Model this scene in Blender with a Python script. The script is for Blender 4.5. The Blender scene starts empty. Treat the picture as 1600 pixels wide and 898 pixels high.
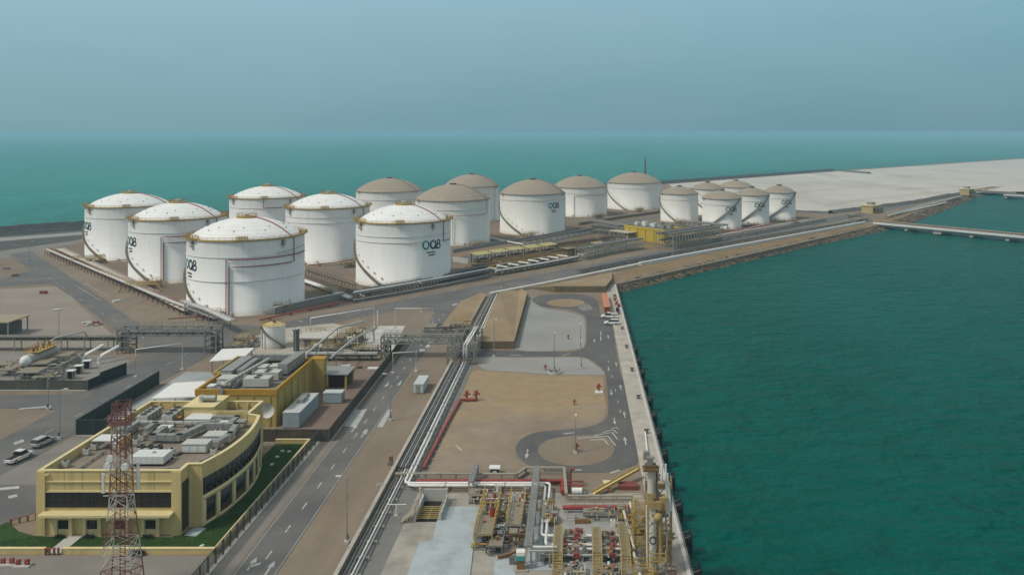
import bpy, bmesh, math, random
from mathutils import Vector, Matrix
random.seed(7)
sc = bpy.context.scene
COL = sc.collection
R_ = math.radians
CAM_H = 60.0; F = 1333.0; PX, PY = 900.0, 207.0     # camera height (m), focal length and axis of the survey of the photo
SEA = -2.5

def G(px, py, z=0.0):
    """ground point seen at a photo pixel, on the level z"""
    k = (CAM_H - z) / (py - PY)
    return ((px - PX) * k, F * k)

def G3(px, py, z=0.0):
    x, y = G(px, py, z); return (x, y, z)

# ------------------------------------------------------------------ materials
MATS = {}
def nodes_of(name):
    m = bpy.data.materials.new(name); m.use_nodes = True
    nt = m.node_tree; b = nt.nodes['Principled BSDF']
    return m, nt, b
def N(nt, typ, **kw):
    n = nt.nodes.new(typ)
    for k, v in kw.items():
        if k in n.inputs: n.inputs[k].default_value = v
        else: setattr(n, k, v)
    return n
def noise(nt, co, scale, detail=6, rough=.6, sx=(1,1,1)):
    mp = N(nt, 'ShaderNodeMapping'); mp.inputs['Scale'].default_value = sx
    nt.links.new(co, mp.inputs['Vector'])
    n = N(nt, 'ShaderNodeTexNoise', Scale=scale, Detail=detail, Roughness=rough)
    nt.links.new(mp.outputs[0], n.inputs['Vector'])
    return n.outputs['Fac']
def ramp(nt, fac, p0, p1, c0=(0,0,0,1), c1=(1,1,1,1)):
    r = N(nt, 'ShaderNodeValToRGB')
    r.color_ramp.elements[0].position = p0; r.color_ramp.elements[0].color = c0
    r.color_ramp.elements[1].position = p1; r.color_ramp.elements[1].color = c1
    nt.links.new(fac, r.inputs[0]); return r.outputs[0]
def mix(nt, fac, a, b, mode='MIX'):
    n = N(nt, 'ShaderNodeMix', data_type='RGBA', blend_type=mode)
    for s, v in ((0, fac), (6, a), (7, b)):
        if hasattr(v, 'links'): nt.links.new(v, n.inputs[s])
        elif s == 0: n.inputs[0].default_value = v
        else: n.inputs[s].default_value = (v[0], v[1], v[2], 1)
    return n.outputs[2]
def rgb(c): return (c[0], c[1], c[2], 1)
def M(name, col, rough=.75, metal=0., var=.18, scale=.5, dirt=None, dirt_amt=.5, dscale=.12, sx=(1,1,1), bump=0., world=False, fine=3., alpha=1.):
    """painted / concrete / steel surface: base colour with two scales of unevenness and patchy dirt"""
    if name in MATS: return MATS[name]
    m, nt, b = nodes_of(name)
    if world: co = N(nt, 'ShaderNodeNewGeometry').outputs['Position']
    else: co = N(nt, 'ShaderNodeTexCoord').outputs['Object']
    n1 = noise(nt, co, scale, 5, .6, sx)
    lo = tuple(c * (1 - var) for c in col); hi = tuple(min(1, c * (1 + var)) for c in col)
    c = ramp(nt, n1, .3, .7, rgb(lo), rgb(hi))
    n2 = noise(nt, co, fine, 3, .7)
    c = mix(nt, .35 * min(1, var * 3), c, ramp(nt, n2, .25, .75, rgb(lo), rgb(hi)))
    if dirt:
        n3 = noise(nt, co, dscale, 7, .65, sx)
        f = ramp(nt, n3, .5, .72, (0, 0, 0, 1), (dirt_amt,) * 3 + (1,))
        c = mix(nt, f, c, dirt)
    nt.links.new(c, b.inputs['Base Color'])
    b.inputs['Roughness'].default_value = rough; b.inputs['Metallic'].default_value = metal
    b.inputs['Specular IOR Level'].default_value = .35
    if bump:
        bn = N(nt, 'ShaderNodeBump', Strength=bump, Distance=.1)
        nt.links.new(n2, bn.inputs['Height']); nt.links.new(bn.outputs[0], b.inputs['Normal'])
    if alpha < 1:
        b.inputs['Alpha'].default_value = alpha
    MATS[name] = m
    return m

# ------------------------------------------------------------------ mesh builder
class MB:
    def __init__(s): s.v = []; s.f = []; s.sm = []; s.st = []
    def add(s, vs, fs, smooth=False):
        s.st.append((len(s.v), len(s.f)))
        o = len(s.v); s.v += [tuple(p) for p in vs]
        for f in fs: s.f.append(tuple(i + o for i in f)); s.sm.append(smooth)
        return s
    def box(s, x0, y0, z0, x1, y1, z1):
        vs = [(x0,y0,z0),(x1,y0,z0),(x1,y1,z0),(x0,y1,z0),(x0,y0,z1),(x1,y0,z1),(x1,y1,z1),(x0,y1,z1)]
        return s.add(vs, [(3,2,1,0),(4,5,6,7),(0,1,5,4),(1,2,6,5),(2,3,7,6),(3,0,4,7)])
    def cbox(s, cx, cy, z0, lx, ly, h, rz=0.):
        c, n = math.cos(rz), math.sin(rz); vs = []
        for z in (z0, z0 + h):
            for dx, dy in ((-1,-1),(1,-1),(1,1),(-1,1)):
                x, y = dx*lx/2, dy*ly/2; vs.append((cx + x*c - y*n, cy + x*n + y*c, z))
        return s.add(vs, [(3,2,1,0),(4,5,6,7),(0,1,5,4),(1,2,6,5),(2,3,7,6),(3,0,4,7)])
    def beam(s, p, q, w, h=None):
        """square bar from p to q"""
        p, q = Vector(p), Vector(q); d = q - p
        if d.length < 1e-6: return s
        d.normalize(); up = Vector((0,0,1)) if abs(d.z) < .95 else Vector((1,0,0))
        a = d.cross(up).normalized(); b = a.cross(d).normalized(); h = h or w
        vs = []
        for c in (p, q):
            for i, j in ((-1,-1),(1,-1),(1,1),(-1,1)): vs.append(c + a*(i*w/2) + b*(j*h/2))
        return s.add(vs, [(3,2,1,0),(4,5,6,7),(0,1,5,4),(1,2,6,5),(2,3,7,6),(3,0,4,7)])
    def tube(s, pts, r, n=8, caps=True):
        P = [Vector(p) for p in pts]; k = len(P); rings = []
        for i in range(k):
            t = (P[min(i+1,k-1)] - P[max(i-1,0)])
            t = t.normalized() if t.length > 1e-6 else Vector((1,0,0))
            up = Vector((0,0,1)) if abs(t.z) < .9 else Vector((0,1,0))
            a = t.cross(up).normalized(); b = a.cross(t).normalized()
            rr = r
            if 0 < i < k-1:
                c = max(.5, (P[i+1]-P[i]).normalized().dot(t)); 
            rings.append([P[i] + a*(rr*math.cos(2*math.pi*j/n)) + b*(rr*math.sin(2*math.pi*j/n)) for j in range(n)])
        vs = [v for g in rings for v in g]; fs = []
        for i in range(k-1):
            for j in range(n):
                fs.append((i*n+j, i*n+(j+1)%n, (i+1)*n+(j+1)%n, (i+1)*n+j))
        s.add(vs, fs, True)
        if caps: s.add(rings[0], [tuple(range(n))]); s.add(rings[-1], [tuple(range(n-1,-1,-1))])
        return s
    def lathe(s, prof, n=48, cx=0., cy=0., a0=0., a1=2*math.pi, smooth=True):
        full = abs(a1-a0-2*math.pi) < 1e-6; m = n if full else n+1
        vs = [(cx + r*math.cos(a0+(a1-a0)*j/n), cy + r*math.sin(a0+(a1-a0)*j/n), z) for (r, z) in prof for j in range(m)]
        fs = []
        for i in range(len(prof)-1):
            for j in range(n):
                k = (j+1) % m if full else j+1
                fs.append((i*m+j, i*m+k, (i+1)*m+k, (i+1)*m+j))
        return s.add(vs, fs, smooth)
    def cyl(s, cx, cy, z0, z1, r, n=16, r1=None):
        r1 = r if r1 is None else r1
        s.lathe([(r,z0),(r1,z1)], n, cx, cy)
        s.add([(cx+r1*math.cos(2*math.pi*j/n), cy+r1*math.sin(2*math.pi*j/n), z1) for j in range(n)], [tuple(range(n))])
        return s
    def poly(s, pts, z): return s.add([(p[0],p[1],z if len(p)<3 else p[2]) for p in pts], [tuple(range(len(pts)))])
    def prism(s, pts, z0, z1):
        n = len(pts)
        a = sum(pts[i][0]*pts[(i+1)%n][1]-pts[(i+1)%n][0]*pts[i][1] for i in range(n))
        if a < 0: pts = pts[::-1]
        vs = [(p[0],p[1],z0) for p in pts] + [(p[0],p[1],z1) for p in pts]
        return s.add(vs, [tuple(range(n-1,-1,-1)), tuple(range(n,2*n))] + [(i,(i+1)%n,n+(i+1)%n,n+i) for i in range(n)])
    def sphere(s, c, r, n=16, m=8, sz=1.):
        prof = [(max(1e-3, r*math.sin(math.pi*i/m)), c[2]-r*sz*math.cos(math.pi*i/m)) for i in range(m+1)]
        return s.lathe(prof, n, c[0], c[1])
    def build(s, name, mat, parent=None, world=False):
        me = bpy.data.meshes.new(name)
        v = s.v
        if world and parent is not None:
            inv = ROOTM[root_of(parent)].inverted(); v = [tuple(inv @ Vector(p)) for p in v]
        me.from_pydata(v, [], s.f); me.materials.append(mat)
        me.polygons.foreach_set('use_smooth', s.sm); me.update()
        o = bpy.data.objects.new(name, me); COL.objects.link(o)
        if parent is not None: o.parent = parent
        return o
    def each(s, name, mat, parent, world=False, per=1):
        """one object per piece ('per' added shapes make a piece)"""
        st = s.st[::per] + [(len(s.v), len(s.f))]; out = []
        for (v0,f0),(v1,f1) in zip(st, st[1:]):
            m = MB(); m.v = s.v[v0:v1]; m.f = [tuple(i-v0 for i in f) for f in s.f[f0:f1]]; m.sm = s.sm[f0:f1]
            out.append(m.build(name, mat, parent, world))
        return out
ROOTM = {}
def root_of(o):
    while o.parent: o = o.parent
    return o.as_pointer()
def tag(o, label, cat, group=None, kind=None):
    if label: o['label'] = label
    if cat: o['category'] = cat
    if group: o['group'] = group
    if kind: o['kind'] = kind
    return o
def thing(name, label, cat, loc=(0,0,0), rz=0., group=None):
    o = bpy.data.objects.new(name, None); COL.objects.link(o); o.empty_display_size = .5
    o.location = loc; o.rotation_euler = (0,0,rz)
    ROOTM[o.as_pointer()] = Matrix.Translation(loc) @ Matrix.Rotation(rz, 4, 'Z')
    return tag(o, label, cat, group)
def struct(name, mb, mat, label, cat='ground', kind='structure'):
    return tag(mb.build(name, mat), label, cat, None, kind)
KIDS = {}
def dup(root, loc, rz, label, group=None, scale=None):
    """a copy of a thing with copies of its parts and their sub-parts (mesh data shared)"""
    if root.as_pointer() not in KIDS:
        KIDS[root.as_pointer()] = [(c, list(c.children)) for c in root.children]
    r = root.copy(); COL.objects.link(r); r.location = loc; r.rotation_euler = (0,0,rz)
    if scale: r.scale = scale
    r['label'] = label
    if group: r['group'] = group
    for ch, subs in KIDS[root.as_pointer()]:
        c = ch.copy(); COL.objects.link(c); c.parent = r
        for g in subs:
            d = g.copy(); COL.objects.link(d); d.parent = c
    return r
class Kind:
    """first use makes the thing, later uses copy it"""
    def __init__(s, make): s.make = make; s.o = None
    def put(s, loc, rz, label, group=None, scale=None):
        if s.o is None:
            s.o = s.make(); s.o.location = loc; s.o.rotation_euler = (0,0,rz); s.o['label'] = label
            if group: s.o['group'] = group
            if scale: s.o.scale = scale
            bpy.context.view_layer.update()
            return s.o
        return dup(s.o, loc, rz, label, group, scale or (1,1,1))
def catmull(pts, k=6, closed=True):
    n = len(pts); out = []
    for i in range(n if closed else n-1):
        p = [Vector(pts[(i+j-1) % n] if closed else pts[min(max(i+j-1,0),n-1)]) for j in range(4)]
        for t in range(k):
            u = t/k
            q = .5*((2*p[1]) + (p[2]-p[0])*u + (2*p[0]-5*p[1]+4*p[2]-p[3])*u*u + (3*p[1]-p[0]-3*p[2]+p[3])*u**3)
            out.append(tuple(q))
    if not closed: out.append(tuple(pts[-1]))
    return out
def offset_poly(pts, d):
    """inset (d>0) of a counter-clockwise polygon"""
    n = len(pts); out = []
    for i in range(n):
        a, b, c = (Vector(pts[(i+j) % n]) for j in (-1,0,1))
        e1 = (b-a).normalized(); e2 = (c-b).normalized()
        n1 = Vector((-e1.y, e1.x)); n2 = Vector((-e2.y, e2.x))
        m = (n1+n2); m = m / max(.2, m.dot(n1))
        out.append(tuple(b + m*d))
    return out
def ring_px(px, py, rx, ry, n=40, z=0):
    return [G(px+rx*math.cos(2*math.pi*i/n), py+ry*math.sin(2*math.pi*i/n), z) for i in range(n)]
# ------------------------------------------------------------------ surfaces of the setting
def ground_mat():
    m, nt, b = nodes_of('dry_ground'); co = N(nt, 'ShaderNodeNewGeometry').outputs['Position']
    c = ramp(nt, noise(nt, co, .022, 7, .62), .36, .66, rgb((.205,.162,.122)), rgb((.3,.252,.2)))
    c = mix(nt, ramp(nt, noise(nt, co, .05, 6, .7), .52, .7, rgb((0,0,0)), rgb((.55,)*3)), c, (.27,.19,.105))
    c = mix(nt, ramp(nt, noise(nt, co, .9, 5, .7), .3, .8, rgb((0,0,0)), rgb((.4,)*3)), c, (.15,.12,.095))
    c = mix(nt, .3, c, ramp(nt, noise(nt, co, .25, 4, .6, (1,.12,1)), .3, .7, rgb((.14,.11,.085)), rgb((.29,.23,.17))))
    nt.links.new(c, b.inputs['Base Color']); b.inputs['Roughness'].default_value = .95
    b.inputs['Specular IOR Level'].default_value = .15
    return m
def asphalt_mat(name, base, sandy=.65):
    m, nt, b = nodes_of(name); co = N(nt, 'ShaderNodeNewGeometry').outputs['Position']
    k = base
    c = ramp(nt, noise(nt, co, .06, 6, .65), .35, .68, rgb((k*.8,k*.8,k*.82)), rgb((k*1.2,k*1.17,k*1.11)))
    c = mix(nt, ramp(nt, noise(nt, co, .045, 8, .74), .5, .74, rgb((0,0,0)), rgb((sandy,)*3)), c, (.235,.2,.16))   # blown sand
    c = mix(nt, ramp(nt, noise(nt, co, .5, 4, .7, (1,.1,1)), .5, .8, rgb((0,0,0)), rgb((.35,)*3)), c, (k*.6,)*3)     # tyre wear
    nt.links.new(c, b.inputs['Base Color']); b.inputs['Roughness'].default_value = .85
    b.inputs['Specular IOR Level'].default_value = .25
    return m
def water_mat():
    m, nt, b = nodes_of('sea_water'); co = N(nt, 'ShaderNodeNewGeometry').outputs['Position']
    # open side of the spit is pale shallow water, the basin is deeper green
    dp = N(nt, 'ShaderNodeVectorMath', operation='DOT_PRODUCT'); nt.links.new(co, dp.inputs[0]); dp.inputs[1].default_value = (-.735, .678, 0)
    ad = N(nt, 'ShaderNodeMath', operation='MULTIPLY_ADD'); nt.links.new(dp.outputs['Value'], ad.inputs[0]); ad.inputs[1].default_value = 1/700; ad.inputs[2].default_value = -.42
    side = ramp(nt, ad.outputs[0], 0., .9)
    big = noise(nt, co, .004, 5, .6, (1, .35, 1))
    mid = noise(nt, co, .09, 7, .7, (.8, 1.8, 1))
    deep = mix(nt, ramp(nt, big, .35, .65), (.0,.086,.068), (.0,.115,.093))
    shal = mix(nt, ramp(nt, big, .35, .65), (.012,.225,.19), (.022,.29,.238))
    c = mix(nt, side, deep, shal)
    c = mix(nt, ramp(nt, mid, .4, .7, rgb((0,0,0)), rgb((.45,)*3)), c, (.0,.045,.037))
    foam = noise(nt, co, .22, 5, .75, (1, 1.6, 1))
    c = mix(nt, ramp(nt, foam, .745, .775, rgb((0,0,0)), rgb((.45,)*3)), c, (.42,.5,.48))
    nt.links.new(c, b.inputs['Base Color'])
    b.inputs['Roughness'].default_value = .28; b.inputs['IOR'].default_value = 1.33
    b.inputs['Specular IOR Level'].default_value = .035
    h1 = noise(nt, co, .19, 2.5, .5, (.85, 1.15, 1)); h2 = noise(nt, co, .55, 3, .55, (.8, 1.2, 1))
    ma = N(nt, 'ShaderNodeMath', operation='MULTIPLY_ADD'); nt.links.new(h2, ma.inputs[0]); ma.inputs[1].default_value = .35; nt.links.new(h1, ma.inputs[2])
    gu = N(nt, 'ShaderNodeMath', operation='MULTIPLY'); nt.links.new(ma.outputs[0], gu.inputs[0]); nt.links.new(ramp(nt, noise(nt, co, .016, 4, .6, (1.6,.7,1)), .3, .7, rgb((.45,)*3), rgb((1.15,)*3)), gu.inputs[1]); ma = gu      # gusts
    bp = N(nt, 'ShaderNodeBump', Strength=1., Distance=4.2); nt.links.new(ma.outputs[0], bp.inputs['Height']); nt.links.new(bp.outputs[0], b.inputs['Normal'])
    return m
GROUND = ground_mat(); ASPH = asphalt_mat('asphalt', .138); ASPH2 = asphalt_mat('dusty_asphalt', .112, .4); WATER = water_mat()
SAND = M('pale_sand_fill', (.52,.49,.44), .95, var=.1, scale=.01, dirt=(.37,.335,.285), dirt_amt=.95, dscale=.016, sx=(1,.35,1), world=True, fine=.2)
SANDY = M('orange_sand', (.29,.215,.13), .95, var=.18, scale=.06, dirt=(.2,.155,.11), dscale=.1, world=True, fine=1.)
GREYGRAVEL = M('grey_gravel', (.285,.283,.275), .95, var=.12, scale=.07, dirt=(.3,.265,.22), dirt_amt=.6, dscale=.03, world=True, fine=1.5)
CONC = M('concrete', (.42,.385,.335), .85, var=.16, scale=.2, dirt=(.2,.185,.16), dirt_amt=.6, dscale=.25, world=True)
CONCD = M('dark_concrete', (.19,.185,.175), .85, var=.2, scale=.3, dirt=(.1,.095,.09), dscale=.3)
PALEC = M('pale_concrete', (.5,.49,.46), .8, var=.12, scale=.3, dirt=(.3,.28,.24), dscale=.2)
ROCK = M('armour_rock', (.145,.112,.075), .95, var=.5, scale=.25, dirt=(.2,.16,.12), dscale=.15, world=True, fine=.8)
ROCKD = M('dark_armour_rock', (.05,.052,.05), .95, var=.45, scale=.2, world=True, fine=.8)
BENCH = M('brown_bench', (.215,.152,.08), .95, var=.25, scale=.08, dirt=(.27,.2,.115), dscale=.06, world=True, fine=.7)
TILE = M('paving', (.215,.2,.18), .9, var=.12, scale=.15, dirt=(.14,.13,.12), dirt_amt=.5, dscale=.1, world=True)
PAINTW = M('road_paint', (.45,.45,.43), .7, var=.25, scale=.8, dirt=(.2,.19,.17), dirt_amt=.85, dscale=.6, world=True)
BLUESLAB = M('blue_grey_slab', (.385,.44,.46), .6, var=.12, scale=.25, dirt=(.2,.22,.23), dirt_amt=.55, dscale=.3, world=True)
GRASS = M('lawn_grass', (.022,.06,.007), .95, var=.45, scale=.5, dirt=(.05,.065,.012), dirt_amt=.45, dscale=.4, world=True, fine=9.)
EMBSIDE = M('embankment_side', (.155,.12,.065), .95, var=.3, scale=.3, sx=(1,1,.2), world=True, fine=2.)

def yard_mat():
    m, nt, b = nodes_of('yard_ground'); co = N(nt, 'ShaderNodeNewGeometry').outputs['Position']
    c = ramp(nt, noise(nt, co, .05, 7, .65), .35, .68, rgb((.25,.195,.145)), rgb((.345,.285,.22)))
    sp = N(nt, 'ShaderNodeSeparateXYZ'); nt.links.new(co, sp.inputs[0])
    mr = N(nt, 'ShaderNodeMapRange'); nt.links.new(sp.outputs['Y'], mr.inputs[0]); mr.inputs[1].default_value = 165; mr.inputs[2].default_value = 214; mr.inputs[3].default_value = .0; mr.inputs[4].default_value = .3
    ad = N(nt, 'ShaderNodeMath', operation='ADD'); nt.links.new(mr.outputs[0], ad.inputs[0]); nt.links.new(noise(nt, co, .07, 7, .72, (.7,1.6,1)), ad.inputs[1])
    c = mix(nt, ramp(nt, ad.outputs[0], .52, .72, rgb((0,0,0)), rgb((.9,)*3)), c, (.345,.255,.14))       # drifted orange sand
    c = mix(nt, ramp(nt, noise(nt, co, .3, 7, .75), .42, .72, rgb((0,0,0)), rgb((.6,)*3)), c, (.2,.165,.13))
    tr = noise(nt, co, .35, 3, .6, (.08,1.,1)); c = mix(nt, ramp(nt, tr, .55, .75, rgb((0,0,0)), rgb((.3,)*3)), c, (.3,.26,.215))
    nt.links.new(c, b.inputs['Base Color']); b.inputs['Roughness'].default_value = .95; b.inputs['Specular IOR Level'].default_value = .15
    return m
YARD = yard_mat()
Z = 0.0
coast = [(2600,3640),(1050,2000),(400,1333),(123,1025),(-348,516),(-1250,-370)]
land = [(15.3,-400),(15.3,336.5),(28,352),(197,553),(384,838),(640,1150),(2900,1500)] + coast + [(-1250,-400)]
mb = MB().prism(land, -4.2, 0.)
struct('ground', mb, GROUND, 'dry brown gravel and sand ground of the terminal')
mb = MB(); S = 25000.
xs = [-S,-4000,-1500,-700,-300,-100,0,50,120,220,400,800,1600,4000,S]; ys = [-4000,-300,60,100,150,200,260,340,450,600,800,1100,1600,2600,5000,12000,S]
vs = [(x,y,SEA) for y in ys for x in xs]; w = len(xs)
mb.add(vs, [(j*w+i, j*w+i+1, (j+1)*w+i+1, (j+1)*w+i) for j in range(len(ys)-1) for i in range(w-1)])
struct('sea', mb, WATER, 'green turquoise sea around the terminal, fading into haze', 'water')

def sheet(name, pts, z, mat, label, cat='ground', kind='structure'):
    n = len(pts); a = sum(pts[i][0]*pts[(i+1)%n][1]-pts[(i+1)%n][0]*pts[i][1] for i in range(n))
    if a < 0: pts = pts[::-1]
    return struct(name, MB().poly(pts, z), mat, label, cat, kind)
def px(l, z=0): return [G(a, b, z) for a, b in l]

sheet('shore_rock', px([(-300,386),(0,360),(131,351.5),(215,345),(215,352),(131,374.5),(0,392),(-300,420)]), .018, M('dark_shore_gravel', (.075,.075,.07), .95, var=.35, scale=.08, dirt=(.13,.125,.115), dscale=.05, world=True, fine=.6), 'dark gravel strip between breakwater and inner ridge', 'shore')
sheet('crest_track', px([(-300,398),(0,371.5),(131,362),(131,366.5),(0,377),(-300,405)]), .022, GREYGRAVEL, 'grey track along the crest behind the breakwater', 'road')
# reclaimed sand spit
sheet('sand_flat', px([(1045,288),(1300,268.5),(1600,248.2),(1900,236),(1900,262),(1640,300),(1590,299.5),(1510,301.5),(1430,318),(1295,333.5),(1240,330),(1140,312),(1060,300)]), .03, SAND, 'pale reclaimed sand flat behind the small tanks')
# tank farm floor, sandy
sheet('tank_farm_floor', px([(75,392),(340,505),(450,492),(700,448),(905,408),(1100,376),(1290,338),(1240,331),(1060,303),(700,318),(130,372)]), .02,
      M('brown_floor', (.2,.145,.1), .95, var=.25, scale=.03, dirt=(.16,.145,.125), dirt_amt=.8, dscale=.035, world=True, fine=.7), 'brown gravel floor between the storage tanks')
# main roads
def strip(cl, w):
    L, Rr = [], []
    for i, p in enumerate(cl):
        a = Vector(cl[max(i-1,0)]); b = Vector(cl[min(i+1,len(cl)-1)]); d = (b-a).normalized(); n = Vector((-d.y,d.x))
        L.append(tuple(Vector(p)+n*w/2)); Rr.append(tuple(Vector(p)-n*w/2))
    return L + Rr[::-1]
main_cl = [(-116,232),(-70,287),(-22.8,342),(60,443),(120,516),(185,598),(245,672),(372,838)]
sheet('main_road', strip(main_cl, 12.5), .040, ASPH, 'grey asphalt main road running past the tank farm', 'road')
sheet('service_road', [(-46.6,60),(-40.6,60),(-41.2,300),(-33,331),(-44,318),(-56,296),(-47,285)], .044, ASPH, 'two lane asphalt service road beside the lawn fence', 'road')
sheet('west_road', [(-112.5,60),(-100.2,60),(-100,205),(-98,236),(-92,262),(-112,268),(-120,240),(-112.5,205)], .048, ASPH, 'asphalt road left of the curved yellow building', 'road')
sheet('north_road', px([(222,510),(150,459),(48,392),(14,397),(60,431),(110,462),(175,512),(230,545),(330,545),(345,525)]), .036, ASPH, 'wide asphalt road running up to the left shore', 'road')
sheet('branch_road', px([(-60,456),(0,436),(48,423),(90,437),(70,444),(30,445),(0,449),(-60,470)]), .032, ASPH, 'narrow asphalt branch leaving the road at far left', 'road')
sheet('shore_road', px([(-200,408),(0,392),(132,374),(132,378),(50,393),(10,402),(-200,418)]), .028, TILE, 'grey track behind the dark breakwater', 'road')
sheet('side_road', px([(-200,617),(0,617),(100,616),(155,607),(100,640),(0,637),(-200,637)]), .052, ASPH, 'asphalt side road in front of the grey wall', 'road')
sheet('parking_apron', px([(119,681),(160,683),(140,700),(57,757),(-30,757),(20,733),(60,712)]), .056, TILE, 'beige paved apron beside the parked cars', 'paving')
sheet('lot_road', px([(-80,757),(57,757),(57,800),(0,820),(-80,840)]), .060, ASPH, 'asphalt lane left of the yellow building front', 'road')
sheet('building_forecourt', [(-106,60),(-50.6,60),(-50.6,120.9),(-88,120.9),(-100,127)], .064, TILE, 'grey paving in front of the low yellow kerb wall', 'paving')
sheet('road_shoulder', [(-50.,60),(-46.7,60),(-47.3,172),(-49.9,172)], .016, TILE, 'dusty paved shoulder between fence and service road', 'paving')
sheet('plant_pavement', px([(0,548),(175,556),(200,560),(205,588),(145,605),(0,600)]), .012, M('plant_paving', (.235,.22,.2), .9, var=.12, scale=.2, world=True), 'grey paving of the left process plot', 'paving')
sheet('grey_plot', px([(0,452),(100,447),(122,476),(185,530),(185,545),(0,545)]), .010, M('dusty_plot', (.27,.235,.2), .95, var=.12, scale=.06, dirt=(.22,.185,.15), dirt_amt=.6, dscale=.05, world=True, fine=1.5), 'dusty beige plot left of the pipe bridge')
sheet('canopy_paving', [(-98.3,169.6),(-78.2,169.6),(-78.2,214),(-97.8,214)], .018, M('bluish_paving', (.33,.355,.365), .85, var=.12, scale=.2, dirt=(.22,.21,.195), dscale=.15, world=True), 'pale bluish paving under the white canopies', 'paving')
sheet('slab_pad', px([(592,509),(633,509),(612,551),(560,553)]), .05, PALEC, 'white concrete slab beside the pipe bridge', 'paving')
sheet('sump_pad', px([(360,522),(520,505),(590,520),(560,556),(440,560),(370,548)]), .045, CONC, 'concrete paving of the pump plot behind the mustard building', 'paving')
# quay yard
yard = [(934,470),(938,489),(950,494),(958.5,506),(960,530),(968,578),(977,605),(987,650),(995,697),(997,720),(985,729),(950,737),(880,737.5),(848,733),(820,723),(806,705),(812,688),(832,677),(870,671.5),(907,669),(934,662),(947,652),(950.5,638),(948,600),(943,578),(925,563),(905,556.5),(860,556.5),(744,557),(744,547.5),(880,549.5),(905,546),(916,538),(916,498),(900,487),(880,482.5),(852,479.5),(836,474),(832,467.5),(846,461.5),(880,459),(915,461)]
sheet('quay_road', catmull(px(yard), 5), .040, ASPH2, 'asphalt quay road with turning loops', 'road')
sheet('gravel_pad', catmull(px([(826,463),(833,470),(848,481),(878,486),(898,490),(913,500),(913.5,538),(903,544.5),(880,547.5),(806,546),(812,520)]), 4), .024, GREYGRAVEL, 'pale blue grey gravel pad inside the quay road')
sheet('gravel_strip', catmull(px([(748,558.5),(820,558.5),(905,558.5),(924,565.5),(939,577),(942.5,585),(905,585.5),(870,585),(800,580.5),(756,576.5)]), 4), .026, GREYGRAVEL, 'pale gravel strip south of the quay branch road')
sheet('sand_yard', px([(745,578),(800,582),(870,587),(942,587),(947,640),(940,656),(905,667),(850,673),(800,690),(812,730),(640,742),(712,590)]), .008, YARD, 'brown yard ground with orange sandy drifts')
sheet('turning_island', catmull([G(884+30*math.cos(a), 473.2+6.2*math.sin(a)) for a in [i*math.pi/8 for i in range(16)]], 3), .062, SANDY, 'sandy oval island in the far turning loop')
sheet('loop_island', catmull(px([(841,704),(846,693),(864,685),(893,681),(925,680),(945,683),(956,690),(960,700),(954,713),(940,721),(915,727),(885,727),(858,721),(845,713)]), 4), .062, GROUND, 'brown oval island in the near turning loop')
# quay apron and kerb
mb = MB().box(11.5,60,0,15.6,336,.12); struct('quay_apron', mb, CONC, 'pale concrete quay edge strip', 'quay')
mb = MB().box(15.05,60,.12,15.62,336,.34); struct('quay_kerb', mb, PALEC, 'raised kerb along the quay edge', 'quay')
mb = MB().box(15.63,60,-4.1,15.95,336,.2); struct('quay_wall', mb, CONCD, 'dark concrete quay wall above the water', 'quay')
# loading platform
sheet('loading_platform', px([(620,770),(1002,770),(1070,920),(540,920),(620,790)]) , .03, M('platform_concrete', (.35,.325,.285), .85, var=.18, scale=.2, dirt=(.17,.155,.13), dirt_amt=.7, dscale=.15, world=True), 'stained concrete floor of the loading platform', 'paving')
struct('painted_slab', MB().prism(px([(688,790),(752,791),(740,850),(732,920),(628,920),(655,847),(676,843)], .2), .02, .2), BLUESLAB, 'raised pale blue concrete slab on the loading platform', 'paving')
struct('painted_slab', MB().prism(px([(775,862),(805,862),(806,920),(768,920)], .16), .02, .16), BLUESLAB, 'narrow blue concrete slab beside the equipment skid', 'paving')
struct('painted_slab', MB().prism(px([(838,800),(862,800),(866,890),(822,890),(828,840)], .12), .02, .12), BLUESLAB, 'pale slab under the tall pipe rack', 'paving')
struct('painted_slab', MB().prism(px([(880,790),(985,790),(1010,905),(880,905)], .14), .02, .14), M('grey_slab', (.31,.32,.32), .7, var=.15, scale=.3, dirt=(.2,.19,.17), dscale=.2, world=True), 'grey slab under the yellow step over walkways', 'paving')

# lawn around the curved building
lawn = [(-51.8,121.9),(-51.8,164.5),(-58,164.5),(-58,152),(-56.2,152),(-54.7,142),(-55.2,135),(-57,129.2),(-60,126.6),(-73.4,126.6),(-73.4,121.9)]
sheet('lawn', lawn, .03, GRASS, 'dark green lawn beside the curved glass wall', 'grass', 'stuff')
sheet('lawn', [(-75.6,126.6),(-80.6,127),(-84,128.5),(-88,132),(-92,127),(-87.5,121.9),(-75.6,121.9)], .03, GRASS, 'small dark green lawn at the left corner of the yellow building', 'grass', 'stuff')
mb = MB(); rg = random.Random(3)
def blades(poly, n):
    xs = [p[0] for p in poly]; ys = [p[1] for p in poly]; k = 0
    while k < n:
        x, y = rg.uniform(min(xs),max(xs)), rg.uniform(min(ys),max(ys)); c = False; j = len(poly)-1
        for i in range(len(poly)):
            (xi,yi),(xj,yj) = poly[i],poly[j]
            if (yi > y) != (yj > y) and x < (xj-xi)*(y-yi)/(yj-yi)+xi: c = not c
            j = i
        if not c: continue
        h = rg.uniform(.05,.16); a = rg.uniform(0,6.3); w = .05
        mb.add([(x-w*math.cos(a),y-w*math.sin(a),.02),(x+w*math.cos(a),y+w*math.sin(a),.02),(x+rg.uniform(-.05,.05),y+rg.uniform(-.05,.05),h)], [(0,1,2)]); k += 1
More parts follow.
